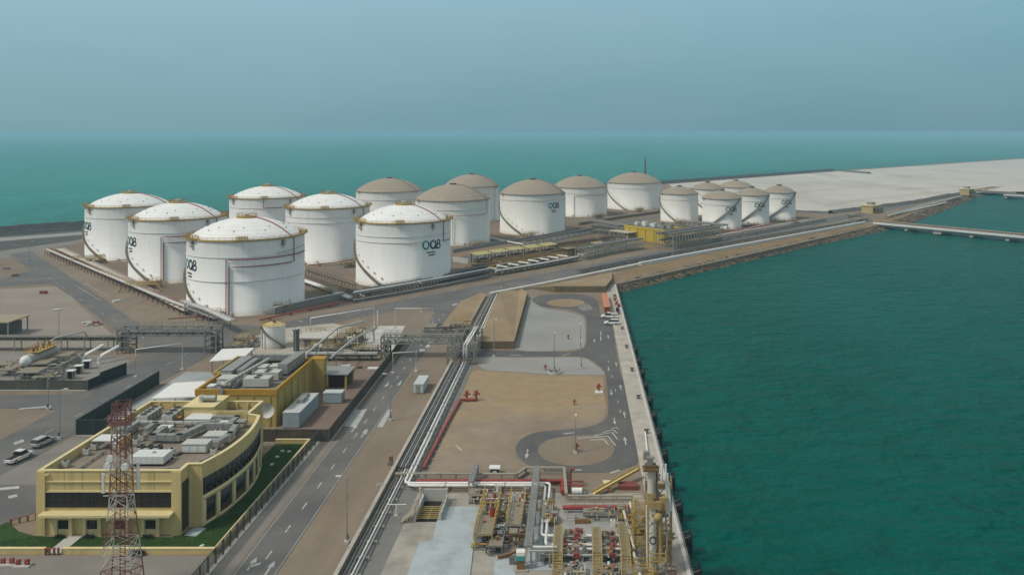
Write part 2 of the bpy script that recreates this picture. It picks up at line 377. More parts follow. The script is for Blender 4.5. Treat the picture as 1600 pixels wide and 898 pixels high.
blades(lawn, 9000); blades([(-75.8,126.4),(-80.6,126.8),(-86,125),(-87,122),(-75.8,122)], 1800)
struct('grass_blade', mb, GRASS, 'short grass blades on the dark lawns', 'grass', 'stuff')
struct('garden_path', MB().prism([(-73.4,121.5),(-75.6,121.5),(-75.6,127.2),(-73.4,127.2)], .01, .06), PALEC, 'pale path crossing the lawn to the building door', 'path')
sheet('plot_sand', [(-61,166),(-49.5,166),(-49.5,222),(-52,226),(-61,226)], .014, M('reddish_plot', (.2,.145,.115), .95, var=.2, scale=.1, dirt=(.15,.12,.1), dscale=.1, world=True), 'reddish brown gravel yard beside the mustard building')

# raised sand embankments behind the quay yard
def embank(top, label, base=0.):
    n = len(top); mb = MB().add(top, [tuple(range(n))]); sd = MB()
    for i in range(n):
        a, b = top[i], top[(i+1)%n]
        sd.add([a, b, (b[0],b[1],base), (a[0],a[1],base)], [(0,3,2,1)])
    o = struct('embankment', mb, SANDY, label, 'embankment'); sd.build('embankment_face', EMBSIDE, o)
embank([(-27.3,236.8,2.1),(-17.2,236.8,2.1),(-17.6,309,2.1),(-22,330,.2),(-30,318,.2),(-27.9,309,2.1)], 'raised sand embankment with a dark timbered front, beside the white pipes')
embank([(-8.4,320.5,2.3),(11.2,320.5,2.3),(14.2,338,2.1),(15.5,364,.6),(-9,335.5,.6),(-17,328,.3)], 'raised sand bank at the far end of the quay yard')
embank([(-41.5,262,.5),(-33.2,262,.5),(-33,311,.5),(-35.5,320,.1),(-41,302,.3)], 'low sand bank between the service road and the pipe corridor')

# shore protection
def slope(name, top, toe, z0, z1, mat, label, rows=5, amp=.35, per=2.5, seed=1):
    rg = random.Random(seed); mb = MB(); L = []
    d = sum((Vector(top[i+1])-Vector(top[i])).length for i in range(len(top)-1))
    for i in range(len(top)-1):
        n = max(2, int((Vector(top[i+1])-Vector(top[i])).length/per))
        for k in range(n): L.append((Vector(top[i]).lerp(Vector(top[i+1]),k/n), Vector(toe[i]).lerp(Vector(toe[i+1]),k/n)))
    L.append((Vector(top[-1]),Vector(toe[-1])))
    vs = []
    for j in range(rows+1):
        for a, b in L:
            p = a.lerp(b, j/rows); e = amp if 0 < j else amp*.2
            vs.append((p.x+rg.uniform(-e,e), p.y+rg.uniform(-e,e), z0+(z1-z0)*j/rows+rg.uniform(-e,e)*.8))
    n = len(L)
    mb.add(vs, [(j*n+i, (j+1)*n+i, (j+1)*n+i+1, j*n+i+1) for j in range(rows) for i in range(n-1)])
    return struct(name, mb, mat, label, 'shore')
wallL = [(16,360),(29,383),(110,474),(193,566)]
edge = [(15.7,338),(27,355),(110,456),(198,556)]
toe = [(15.9,329),(27.5,345),(115,450),(206,552)]
slope('shore_bench', wallL, edge, .16, .02, BENCH, 'brown sand bench between the white flood wall and the rock slope', 4, .15, 4, 2)
slope('rock_revetment', edge, toe, .06, -3.2, ROCK, 'brown rock slope dropping into the green basin', 6, .45, 1.6, 3)
edge2 = [(206,566),(300,706),(384,838),(470,940)]; toe2 = [(214,561),(309,701),(393,832),(480,934)]
slope('shore_bench', [(198,580),(291,716),(376,846),(462,948)], edge2, .16, .02, BENCH, 'olive sand bench beyond the trestle root', 4, .15, 5, 4)
slope('rock_revetment', edge2, toe2, .06, -3.2, ROCK, 'far rock slope beyond the trestle root', 5, .5, 2.5, 5)
def boulder(mb, c, s, rg):
    ve = [(c[0]+s*(x+rg.uniform(-.3,.3)), c[1]+s*(y+rg.uniform(-.3,.3)), c[2]+s*.8*(z+rg.uniform(-.3,.3))) for x in (-.6,.6) for y in (-.6,.6) for z in (-.6,.6)]
    mb.add(ve, [(0,1,3,2),(4,6,7,5),(0,4,5,1),(2,3,7,6),(0,2,6,4),(1,5,7,3)])
mb = MB(); rg = random.Random(5)
for e, t in ((edge, toe), (edge2, toe2)):
    for i in range(len(e)-1):
        for _ in range(int((Vector(e[i+1])-Vector(e[i])).length*3.2)):
            u, v = rg.random(), rg.random()
            p = Vector(e[i]).lerp(Vector(e[i+1]),u).lerp(Vector(t[i]).lerp(Vector(t[i+1]),u),v)
            boulder(mb, (p.x,p.y,.0-3.*v+.1), rg.uniform(.35,.95), rg)
struct('boulder_armour', mb, ROCK, 'loose brown boulders along the basin shore', 'rocks', 'stuff')
# breakwater on the open sea side
def ridge(name, line, off, w, h, base, mat, label, per=4., amp=.5, seed=1):
    rg = random.Random(seed); mb = MB(); prof = [(-w/2,base),(-w*.3,h*.6),(-w*.12,h),(w*.12,h),(w*.3,h*.5),(w/2,-.3)]
    L = []
    for i in range(len(line)-1):
        a, b = Vector(line[i]), Vector(line[i+1]); n = max(2,int((b-a).length/per)); nn = Vector((-(b-a).y,(b-a).x)).normalized()
        for k in range(n+1): L.append((a.lerp(b,k/n), nn))
    vs = []
    for p, nn in L:
        for o, z in prof:
            q = p - nn*(o+off); vs.append((q.x+rg.uniform(-amp,amp), q.y+rg.uniform(-amp,amp), z+rg.uniform(-amp,amp)*.6))
    k = len(prof)
    mb.add(vs, [(i*k+j, i*k+j+1, (i+1)*k+j+1, (i+1)*k+j) for i in range(len(L)-1) for j in range(k-1)])
    return struct(name, mb, mat, label, 'shore')
cl = coast[::-1]
cl2 = [(-1100,-222)] + [c for c in cl if c != cl[0]][:3]
ridge('breakwater', cl2, -2, 18, 3., -4., ROCKD, 'dark rock breakwater along the open sea', 4, .5, 6)
ridge('inner_bund', [(-1000,-150),(-356,478),(-255,585)], 0, 10, 1.2, -.2, ROCKD, 'second dark rock ridge behind the breakwater', 4, .4, 8)
ridge('sand_bund', [G(1296,333.5), G(1430,317), G(1507,302.5)], 0, 9, 2.2, -.2, M('grey_bund', (.12,.115,.1), .95, var=.3, scale=.1, world=True), 'grey bund between the pale sand flat and the road', 6, .4, 9)
ridge('sand_bund', [G(1525,299.5), G(1590,303)], 0, 9, 1.6, -.2, MATS['grey_bund'], 'short grey bund beyond the far gatehouse', 6, .4, 10)
ridge('sand_bund', [G(1312,267.5), G(1358,271.5)], 0, 9, 2.5, -.2, MATS['grey_bund'], 'short dark ridge crossing the far shore of the sand flat', 6, .4, 12)
ridge('sand_bund', [G(1240,331), G(1296,333.8)], 0, 7, 1.4, -.2, MATS['grey_bund'], 'grey bund right of the small tanks', 6, .4, 11)

# ------------------------------------------------------------------ painted markings
def marks(label, polys, z=.056, mat=PAINTW):
    mb = MB()
    for p in polys:
        n = len(p); a = sum(p[i][0]*p[(i+1)%n][1]-p[(i+1)%n][0]*p[i][1] for i in range(n))
        mb.poly(p if a > 0 else p[::-1], z)
    return struct('road_marking', mb, mat, label, 'road marking')
def arrow(x, y, L=3.2, dirn=1, s=1., turn=0):
    w = .12*s; h = L*dirn
    pl = [[(x-w,y),(x+w,y),(x+w,y+h*.55),(x-w,y+h*.55)], [(x-.42*s,y+h*.55),(x+.42*s,y+h*.55),(x,y+h)]]
    if turn: pl.append([(x,y+h*.2),(x,y+h*.36),(x+turn*1.0*s,y+h*.62),(x+turn*1.0*s,y+h*.4)])
    return pl
def along(cl, start, n, dash, gap, off=0, w=.28):
    out = []; segs = [(Vector(cl[i]),Vector(cl[i+1])) for i in range(len(cl)-1)]
    tot = sum((b-a).length for a,b in segs)
    def at(s):
        for a, b in segs:
            L = (b-a).length
            if s <= L: d = (b-a)/L; return a+d*s, d
            s -= L
        return segs[-1][1], (segs[-1][1]-segs[-1][0]).normalized()
    s = start
    for _ in range(n):
        if s+dash > tot: break
        p, d = at(s); q, d2 = at(s+dash); m = Vector((-d.y,d.x))
        out.append([tuple(p+m*(off+w/2)), tuple(p+m*(off-w/2)), tuple(q+m*(off-w/2)), tuple(q+m*(off+w/2))]); s += dash+gap
    return out
marks('white centre dashes of the service road', along([(-43.6,96),(-43.8,290)], 0, 30, 2.4, 5.6, 0, .22))
marks('thin pale edge lines of the service road', along([(-40.9,90),(-41.2,290)], 0, 1, 190, 1, 0, .14)+along([(-46.4,90),(-46.7,280)], 0, 1, 185, 1, 0, .14), .056, M('dusty_paint', (.33,.32,.3), .8, var=.3, scale=.3, world=True))
marks('white direction arrows on the service road', arrow(-45.1,117,3.6,1,1.2,1)+arrow(-42.2,115.5,4.2,1,1.2)+arrow(-45,171,4,1,1.2)+arrow(-42.3,168,5,1,1.2,.5)+arrow(-42.2,206,4,-1,1.2)+arrow(-45,205,4,-1,1.2))
marks('lane dashes of the main road', along(main_cl, 30, 45, 3, 9, 0, .2), .056, MATS['dusty_paint'])
marks('worn edge line of the main road', along(main_cl, 10, 1, 640, 1, -5.7, .16), .056, MATS['dusty_paint'])
marks('lane dashes of the left road', along([(-105.8,150),(-105.8,240)], 0, 9, 3, 7, 0, .22), .066, MATS['dusty_paint'])
marks('white lane lines of the left road', along([(-103.2,176),(-103.2,210)], 0, 3, 9, 3, 0, .2), .066)
marks('lane lines on the road toward the left shore', along([G(225,528),G(120,465),G(48,414)], 0, 14, 3, 12, 0, .3)+along([G(158,470),G(105,438)], 0, 1, 40, 2, 0, .3)+along([G(172,465),G(118,434)], 0, 1, 40, 2, 0, .3), .06, MATS['dusty_paint'])
marks('white bars and arrows on the left asphalt lane', [px([(0,762),(30,759),(30,763),(0,766)]), px([(12,775),(26,772),(28,776),(14,779)]), px([(30,638),(80,634),(80,636),(30,640)]), px([(20,692),(36,686),(38,690),(24,695)])], .07)
q = []
for yy, xs_, dr in ((527,(928,950.5),1),(570,(950,963),-1),(606,(954,970),1),(649,(959,976),-1)):
    for k, xx in enumerate(xs_):
        X, Y = G(xx, yy); q += arrow(X, Y-1.5, 4.2, (-1 if k == 0 else 1), .9)
X, Y = G(978,695); q += arrow(X, Y, 4.6, 1, 1.); X, Y = G(824.5,702); q += arrow(X, Y, 4.6, -1, 1.)
for a, b, c, d in ((880,678.5,897,676.3),(893,734.2,909,734.8),(878,556,892,552.4),(797,554.6,815,556)):
    p0, p1 = Vector(G(a,b)), Vector(G(c,d)); q.append([tuple(p0),(p0.x,p0.y+.5),(p1.x,p1.y+.4),tuple(p1)])
q += [px([(953,738),(967,733.5),(968,735.5),(955,740)])]
for yy in (524,532): X, Y = G(939,yy); q.append([(X-.15,Y),(X+.15,Y),(X+.2,Y+5),(X-.1,Y+5)])
for yy in (566,590,612,630,645): X, Y = G(939+(yy-527)*.235+3,yy); q.append([(X-.08,Y),(X+.08,Y),(X+.08,Y+2),(X-.08,Y+2)])
marks('white arrows and dashes on the quay road', q)
hat = [[(968,667),(943,671),(962,670),(969,676)], [(957,671),(928,680),(943,679),(958,672)]]
hl = [((955.6,669),(963,667.2),(967.7,670.2)), ((940.6,675.2),(958,670.7),(966,677.2)), ((926.8,680.2),(956.9,674.7),(966,686.5)), ((902,684),(950.6,680.8),(963,696)), ((923,686.8),(944,685.8),(952,695))]
hp = []
for a, b, c in hl:
    w = 1.15
    hp.append(px([a,(a[0]+.3,a[1]+w*.8),(b[0]-.6,b[1]+w),b])); hp.append(px([b,(b[0]-1.6,b[1]+w*.6),(c[0]-1.9,c[1]),c]))
marks('white chevron hatching at the near turning loop', hp, .068)
hp = []
for k in range(5):
    a = 903+k*3.4; hp.append(px([(a,479.5-k*1.2),(a+.7,479.1-k*1.2),(a+9,485.2-k*.7),(a+7.8,485.7-k*.7)]))
marks('white hatching at the far turning loop', hp, .068)
marks('pale worn patches on the yard ground', [px([(711,696),(714,695),(722,703),(720,704.5)])], .05)
marks('pale concrete patches beside the service road', [px([(537,666),(555,640),(574,639),(557,667)]), px([(589,667),(606,640),(613,640),(598,668)])], .06, M('worn_patch', (.4,.41,.4), .8, var=.15, scale=.4, world=True))
marks('white bars on the junction of roads', [px([(664,543),(670,543),(676,529),(674,529)]), px([(706,476),(714,474),(715,475.5),(707,478)]), px([(655,546),(664,545),(664,548),(656,549)])], .06)

# faint tyre tracks worn into the open ground
TRACK = M('tyre_track', (.4,.37,.32), .95, var=.12, scale=.4, dirt=(.22,.18,.14), dirt_amt=.9, dscale=.25, world=True)
def track(label, pts, gauge=1.7, w=.32, z=.071):
    c = catmull(pts, 8, False); mb = MB()
    for s in (-1,1):
        L = []
        for i,p in enumerate(c):
            d = (Vector(c[min(i+1,len(c)-1)])-Vector(c[max(i-1,0)])).normalized(); n = Vector((-d.y,d.x)); L.append((Vector(p)+n*(s*gauge/2-w/2), Vector(p)+n*(s*gauge/2+w/2)))
        for (a,b_),(c2,d2) in zip(L,L[1:]): mb.poly([tuple(b_),tuple(a),tuple(c2),tuple(d2)], z)
    struct('tyre_track', mb, TRACK, label, 'track')
for k,l in enumerate(([(1395,298),(1440,294),(1500,292.5),(1545,289)],[(1180,312),(1260,300),(1340,292),(1420,288)],[(1290,322),(1350,312),(1430,304),(1520,296)])):
    track(('upper','left','lower')[k]+' faint vehicle trail across the pale sand flat', px(l), 5., 1.6)
# ------------------------------------------------------------------ storage tanks
def shell_mat(name, col, dirtc):
    m, nt, b = nodes_of(name); co = N(nt, 'ShaderNodeTexCoord').outputs['Object']
    sp = N(nt, 'ShaderNodeSeparateXYZ'); nt.links.new(co, sp.inputs[0])
    c = ramp(nt, noise(nt, co, .1, 5, .6), .3, .7, rgb(tuple(k*.94 for k in col)), rgb(col))
    st = noise(nt, co, 1.3, 5, .7, (1,1,.04))                       # rain streaks
    c = mix(nt, ramp(nt, st, .5, .8, rgb((0,0,0)), rgb((.42,)*3)), c, dirtc)
    rs = noise(nt, co, .55, 6, .7, (1,1,.03)); c = mix(nt, ramp(nt, rs, .66, .8, rgb((0,0,0)), rgb((.3,)*3)), c, (.4,.29,.17))
    md = N(nt, 'ShaderNodeMath', operation='FRACT'); dv = N(nt, 'ShaderNodeMath', operation='DIVIDE'); nt.links.new(sp.outputs['Z'], dv.inputs[0]); dv.inputs[1].default_value = 2.45
    nt.links.new(dv.outputs[0], md.inputs[0])                       # plate courses
    c = mix(nt, ramp(nt, md.outputs[0], .0, .06, rgb((.3,)*3), rgb((0,0,0))), c, dirtc)
    hi = N(nt, 'ShaderNodeMapRange'); nt.links.new(sp.outputs['Z'], hi.inputs[0]); hi.inputs[1].default_value = 17.; hi.inputs[2].default_value = 25.
    hm = N(nt, 'ShaderNodeMath', operation='MULTIPLY'); nt.links.new(hi.outputs[0], hm.inputs[0]); nt.links.new(ramp(nt, noise(nt, co, .9, 6, .7, (1,1,.02)), .5, .75, rgb((0,0,0)), rgb((.4,)*3)), hm.inputs[1])
    c = mix(nt, hm.outputs[0], c, (.45,.34,.2))                     # rust runs below the rim
    lo = N(nt, 'ShaderNodeMapRange'); nt.links.new(sp.outputs['Z'], lo.inputs[0]); lo.inputs[1].default_value = 2.2; lo.inputs[2].default_value = 0.
    lm = N(nt, 'ShaderNodeMath', operation='MULTIPLY'); nt.links.new(lo.outputs[0], lm.inputs[0]); nt.links.new(noise(nt, co, .5, 4), lm.inputs[1])
    c = mix(nt, lm.outputs[0], c, (.42,.33,.22))                    # splashed sand at the foot
    nt.links.new(c, b.inputs['Base Color']); b.inputs['Roughness'].default_value = .5; b.inputs['Specular IOR Level'].default_value = .4
    return m
SHELL = shell_mat('white_tank_paint', (.8,.8,.785), (.55,.53,.49))
SHELLC = shell_mat('cream_tank_paint', (.76,.75,.71), (.5,.47,.42))
DOMEW = M('white_roof_paint', (.82,.82,.81), .5, var=.05, scale=.2, dirt=(.6,.57,.52), dirt_amt=.5, dscale=.15)
DOMET = M('tan_roof_dust', (.335,.285,.225), .8, var=.1, scale=.2, dirt=(.26,.215,.165), dirt_amt=.5, dscale=.1)
YEL = M('ochre_rail_paint', (.42,.27,.055), .6, var=.25, scale=.5, dirt=(.25,.16,.06), dscale=.4)
YELB = M('yellow_paint', (.45,.33,.1), .65, var=.25, scale=.8, dirt=(.3,.23,.12), dirt_amt=.8, dscale=.4)
RED = M('red_fire_pipe', (.29,.055,.048), .5, var=.2, scale=.6)
REDB = M('faded_red', (.33,.075,.055), .6, var=.25, scale=.5, dirt=(.22,.1,.07), dscale=.3)
STAIR = M('galvanised_grating', (.27,.235,.17), .6, .2, var=.2, scale=.8)
GALV = M('galvanised_steel', (.34,.34,.33), .5, .3, var=.15, scale=.6, dirt=(.2,.19,.17), dscale=.5)
STEELD = M('dark_steel', (.12,.12,.115), .6, .2, var=.25, scale=.5, dirt=(.2,.17,.13), dscale=.4)
STEEL = M('grey_steel', (.24,.235,.22), .6, .2, var=.2, scale=.5, dirt=(.16,.145,.12), dscale=.4)
PIPEW = M('white_pipe', (.74,.74,.72), .45, var=.1, scale=.3, dirt=(.45,.42,.38), dirt_amt=.4, dscale=.5)
PIPEG = M('silver_pipe_cladding', (.45,.45,.44), .42, .45, var=.12, scale=.3, dirt=(.3,.28,.25), dscale=.4)
TEAL = M('teal_letter', (.01,.26,.28), .5, var=.03); NAVY = M('navy_letter', (.008,.016,.05), .5, var=.03)
GREYL = M('grey_letter', (.12,.13,.15), .5, var=.03)
RUST = M('rusty_brown', (.22,.12,.055), .8, var=.3, scale=.6, dirt=(.13,.08,.045), dscale=.5)

def cyl_pt(r, th, z): return (r*math.cos(th), r*math.sin(th), z)
def ring_letter(R, s0, z0, rx, rz, t, n=28):
    mb = MB(); vs = []
    for j in range(n):
        a = 2*math.pi*j/n
        for q in (0,1):
            x, z = (rx-q*t)*math.cos(a), (rz-q*t)*math.sin(a)
            for dr in (.03,.09): vs.append(cyl_pt(R+dr, s0+x/R, z0+z))
    fs = []
    for j in range(n):
        k = (j+1) % n; a = 4*j; b = 4*k
        fs += [(a+1,b+1,b+3,a+3),(a,a+1,b+1,b)[::-1],(a+2,a+3,b+3,b+2)]
    return mb.add(vs, fs)
def tank(cx, cy, R, H, dome_h, white, label, stair=(-.56, -1), logo=None, pipes=(), roofpipe=None, group=None, girder=(.8,), col=None):
    ph = math.atan2(-cy, -cx)
    t = thing('storage_tank', label, 'tank', (cx,cy,0), ph, group)
    sm = col or (SHELL if white else SHELLC); dm = DOMEW if white else DOMET
    mb = MB().lathe([(R+.25,0),(R+.25,.35),(R,.4),(R,H)], 96); mb.build('shell', sm, t)
    mb = MB()
    for g in girder:
        z = H*g; mb.lathe([(R+.02,z-.04),(R+.2,z-.04),(R+.2,z+.04),(R+.02,z+.04)], 72, smooth=False)
    mb.build('wind_girder', M('girder_grey', (.6,.61,.61), .6, var=.1), t)
    # dome with lapped roof plates
    Rd = R-.9 if white else R+.15; z0 = H-.05; prof = []
    rr = (Rd*Rd+dome_h*dome_h)/(2*dome_h); k = 8
    def capz(r): return z0 + math.sqrt(max(0, rr*rr-r*r)) - (rr-dome_h)
    for i in range(k):
        r1 = Rd*(1-i/k); r2 = Rd*(1-(i+1)/k)
        for q in range(3):
            r = r1+(r2-r1)*q/3; prof.append((max(r,.01), capz(r)+.16-.16*q/3))
    prof.append((.01, z0+dome_h))
    d = MB().lathe([(Rd,z0-.1)]+prof, 96).build('dome', dm, t)
    mb = MB(); mb2 = MB()
    for i in range(1,k):
        r = Rd*(1-i/k); z = capz(r)+.1; mb2.lathe([(r+.1,z-.14),(r+.1,z+.02),(r-.06,z+.06),(r-.06,z-.1)], 64, smooth=False)
    mb2.build('roof_seam', M('seam_grey',(.47,.47,.45),.7,var=.12) if white else M('seam_brown',(.23,.195,.15),.8,var=.12), d)
    rgs = random.Random(int(cx*7+cy))
    for i in range(1, 3):
        for q in range(9):
            a = 2*math.pi*(q+.3*i)/9+.2; r = Rd*(1-.1*i-.12); mb.cyl(r*math.cos(a), r*math.sin(a), capz(r), capz(r)+.4, .2, 8)
    mb.each('roof_vent', GALV, d, per=2)
    if white:   # rim walkway with ochre guard rail
        MB().lathe([(R-.9,H),(R+.35,H),(R+.35,H+.08),(R-.9,H+.08)], 72, smooth=False).build('rim_walkway', STAIR, t)
        mb.lathe([(.1,0),(.1,.1)],3) if False else None
        rl = MB(); rl.lathe([(R+.3,H-.25),(R+.36,H-.25),(R+.36,H+.3),(R+.3,H+.3)], 72, smooth=False)
        for zz in (.62,1.1): rl.lathe([(R+.26,H+zz-.06),(R+.36,H+zz-.06),(R+.36,H+zz+.06),(R+.26,H+zz+.06)], 72, smooth=False)
        for j in range(56):
            a = 2*math.pi*j/56; rl.beam(cyl_pt(R+.31,a,H), cyl_pt(R+.31,a,H+1.1), .1)
        rl.build('guard_rail', YEL, t)
        # centre platform
        zc = z0+dome_h; cp = MB().cyl(0,0,zc-.3,zc+.35,3.4,24)
        for zz in (.7,1.3): cp.lathe([(3.3,zc+zz),(3.4,zc+zz),(3.4,zc+zz+.1),(3.3,zc+zz+.1)], 24, smooth=False)
        for j in range(14):
            a = 2*math.pi*j/14; cp.beam(cyl_pt(3.35,a,zc), cyl_pt(3.35,a,zc+1.35), .1)
        cp.build('centre_platform', YEL, t); MB().cyl(0,0,zc+.3,zc+1.1,.8,16).cyl(0,0,zc+1.1,zc+1.3,1.2,16).build('centre_vent', PIPEW, t)
        for a, w in ((-1.22,.24),(-.08,.09),(1.35,.12)):   # gauge platforms at the rim
            pm = MB().cbox((R-.2)*math.cos(a),(R-.2)*math.sin(a),H+.09,2.2,2*w*R,.1,a)
            for j in range(5):
                aa = a+w*(j-2)/2; pm.cbox((R-.2)*math.cos(aa),(R-.2)*math.sin(aa),H+.1,2.2,w*R/2.2,.15,aa)
                pm.beam(cyl_pt(R+.9,aa,H+.1),cyl_pt(R+.9,aa,H+1.3),.14); pm.beam(cyl_pt(R-1.2,aa,H+.1),cyl_pt(R-1.2,aa,H+1.3),.14)
            for zz in (.7,1.3):
                pm.beam(cyl_pt(R+.9,a-w,H+zz),cyl_pt(R+.9,a+w,H+zz),.14); pm.beam(cyl_pt(R-1.2,a-w,H+zz),cyl_pt(R-1.2,a+w,H+zz),.14)
            pm.build('gauge_platform', YEL, t)
        for a in (-1.05, .62):
            fm = MB().cbox((R+.5)*math.cos(a),(R+.5)*math.sin(a),H-2.1,1.1,1.3,.15,a)
            fm.beam(cyl_pt(R+1.,a-.03,H-2),cyl_pt(R+1.,a-.03,H-.9),.12).beam(cyl_pt(R+1.,a+.03,H-2),cyl_pt(R+1.,a+.03,H-.9),.12).beam(cyl_pt(R+1,a-.03,H-.95),cyl_pt(R+1,a+.03,H-.95),.12)
            fm.cbox((R+.3)*math.cos(a),(R+.3)*math.sin(a),H-1.6,.5,.7,1.,a)
            fm.beam(cyl_pt(R+.1,a,H-3.2),cyl_pt(R+.9,a,H-2.1),.14)
            fm.build('foam_platform', RUST, t)
    else:
        MB().lathe([(R+.1,H-.15),(R+.45,H-.15),(R+.45,H+.1),(R+.1,H+.1)], 72, smooth=False).build('roof_edge_ring', M('brown_ring', (.2,.16,.12), .8, var=.2), t)
        zc = z0+dome_h; MB().cyl(0,0,zc-.2,zc+.6,1.6,20).cyl(0,0,zc+.6,zc+.8,2.,20).build('centre_vent', M('brown_vent', (.17,.14,.11), .8, var=.2), t)
        for a in (1.05, -1.1):
            rl = MB()
            rl.cbox((R+.2)*math.cos(a),(R+.2)*math.sin(a),H+.05,1.8,2.4,.15,a)
            for da in (-.06,.06): rl.beam(cyl_pt(R+.9,a+da,H),cyl_pt(R+.9,a+da,H+1.2),.14)
            rl.beam(cyl_pt(R+.9,a-.06,H+1.15),cyl_pt(R+.9,a+.06,H+1.15),.14)
            rl.build('gauge_platform', STAIR, t)
    # spiral stair
    a0, dr = stair[0], stair[1]; rise = stair[2] if len(stair) > 2 else .6   # metres up per metre along
    n = int(H/.28); st = MB(); rail = MB(); pts = []
    for i in range(n+1):
        z = H*i/n; a = a0+dr*(z/rise)/R
        st.cbox((R+.5)*math.cos(a),(R+.5)*math.sin(a),z-.22,.8,.7,.3,a); pts.append(a)
    for i in range(0, n+1):
        z = H*i/n; a = pts[i]; pts[i] = (a, z)
    for off in (.92,):
        p3 = [cyl_pt(R+off,a,z+1.05) for a,z in pts[::3]]; rail.tube(p3, .07, 5); p3 = [cyl_pt(R+off,a,z-.05) for a,z in pts[::3]]; rail.tube(p3, .12, 5)
        for a,z in pts[::5]: rail.beam(cyl_pt(R+off,a,z-.1),cyl_pt(R+off,a,z+1.1),.06)
    st.build('spiral_stair', STAIR, t).name = 'spiral_stair'; rail.build('stair_rail', M('stair_brown',(.21,.165,.09),.7,var=.2) if white else STAIR, t)
    # fire water pipes on the shell: list of (angle, z) way points
    for p in pipes:
        mat = p.get('mat', RED); r = p.get('r', .17); P = []
        w = p['w']
        for i in range(len(w)-1):
            (aa,za),(ab,zb) = w[i],w[i+1]; m = max(1, int(abs(ab-aa)/.08))
            for k in range(m): P.append(cyl_pt(R+.32, aa+(ab-aa)*k/m, za+(zb-za)*k/m))
        P.append(cyl_pt(R+.32, *w[-1]))
        if 'end' in p:
            e = ROOTM[t.as_pointer()].inverted() @ Vector(p['end']); P = [tuple(e), (P[0][0]*1.06,P[0][1]*1.06,P[0][2])] + P
        if p.get('roof'):
            a = w[-1][0]
            for k in range(8):
                r_ = Rd*(1-k/8.); P.append(cyl_pt(r_, a, capz(r_)+.4))
        MB().tube(P, r, 6).build('fire_pipe', mat, t)
    if roofpipe is not None:
        P = [cyl_pt(R+.3, roofpipe, H-1.5)]+[cyl_pt(Rd*(1-k/8.), roofpipe, capz(Rd*(1-k/8.))+.45) for k in range(9)]
        MB().tube(P, .2, 6).build('roof_pipe', RUST if white else STAIR, t)
    # short nozzles by the stair
    nz = MB(); rgn = random.Random(int(abs(cx)))
    for i in range(7):
        z = H*(.1+.08*i); a = a0+dr*(z/rise)/R+.12
        nz.cbox((R+.25)*math.cos(a),(R+.25)*math.sin(a),z+1.2,.5,.7,.12,a)
    nz.each('stair_bracket', GALV, t)
    # manway and drains
    mw = MB()
    for a in (-.25,.3,.85):
        c, s_ = math.cos(a), math.sin(a)
        mw.tube([((R)*c,(R)*s_,1.2),((R+.55)*c,(R+.55)*s_,1.2)], .5, 12)
    mw.each('manway', sm, t, per=3)
    if logo:
        th, z, h = logo; lg = thing_part(t, 'logo'); s = h/3.4
        ring_letter(R, th-2.75*s/R, z, 1.55*s, 1.72*s, .66*s).build('letter', TEAL, lg)
        q = ring_letter(R, th+.45*s/R, z, 1.55*s, 1.72*s, .64*s)
        vs = []
        for (x,zz) in ((.3,-.75),(.75,-.45),(1.75,-1.55),(1.25,-1.8)): vs += [cyl_pt(R+.03, th+(.45+x)*s/R, z+zz*s), cyl_pt(R+.11, th+(.45+x)*s/R, z+zz*s)]
        q.add(vs, [(1,7,5,3),(1,3,5,7)]); q.build('letter', NAVY, lg)
        e = ring_letter(R, th+3.1*s/R, z+.82*s, .95*s, .92*s, .46*s); e2 = ring_letter(R, th+3.1*s/R, z-.78*s, 1.15*s, 1.05*s, .48*s)
        e.add(e2.v, e2.f); e.build('letter', NAVY, lg)
        cp = MB(); rgc = random.Random(11)
        for row, (n, z1) in enumerate(((9,-3.1),(6,-4.1))):
            x = -n*.27
            for i in range(n):
                w = rgc.uniform(.25,.5); vs = [cyl_pt(R+.05, th+(x+dx)*s/R, z+(z1+dz)*s) for dx,dz in ((0,0),(w,0),(w,rgc.uniform(.4,.7)),(0,rgc.uniform(.4,.7)))]
                cp.add(vs, [(0,1,2,3),(3,2,1,0)]); x += w+.12
        cp.build('caption', GREYL, lg)
    return t
def thing_part(t, name):
    o = bpy.data.objects.new(name, None); COL.objects.link(o); o.parent = t; return o

def locate(xl, xr, yr, H):
    """centre and radius of a tank from its left and right pixel and the pixel of its front rim"""
    tl, tr = math.atan((xl-PX)/F), math.atan((xr-PX)/F); tc, phi = (tl+tr)/2, (tr-tl)/2
    near = (CAM_H-H)*F/(yr-PY)                      # = D (cos tc - sin phi)
    D = near/(math.cos(tc)-math.sin(phi)); return D*math.sin(tc), D*math.cos(tc), D*math.sin(phi)
WG = 'white domed storage tanks'; TG = 'tan domed storage tanks'; SG = 'small storage tanks'
def P3(x, y, z): a, b = G(x, y, z); return (a, b, z)
c = locate(132,271,325,25); tank(*c, 25, 5.6, True, 'leftmost white domed tank, the one nearest the breakwater', (-.5,-1), (-1.22,16.3,3.6),
    [dict(w=[(-.02,1.),(-.02,16.5),(1.3,16.5)], end=P3(128,412,1.5)), dict(w=[(.05,1.),(.05,18.5),(1.1,18.5),(1.1,25)], roof=1)], group=WG)
c = locate(200,353,345,25); tank(*c, 25, 5.8, True, 'second white domed tank from the left, between the leftmost tank and the nearest tank', (-.46,-1), (-1.19,16.3,3.6),
    [dict(w=[(-.33,1.),(-.33,18.6),(1.2,18.6)], end=P3(222,449,1.5)), dict(w=[(-.28,1.),(-.28,16.2),(.88,16.2),(.88,25)], roof=1)], group=WG)
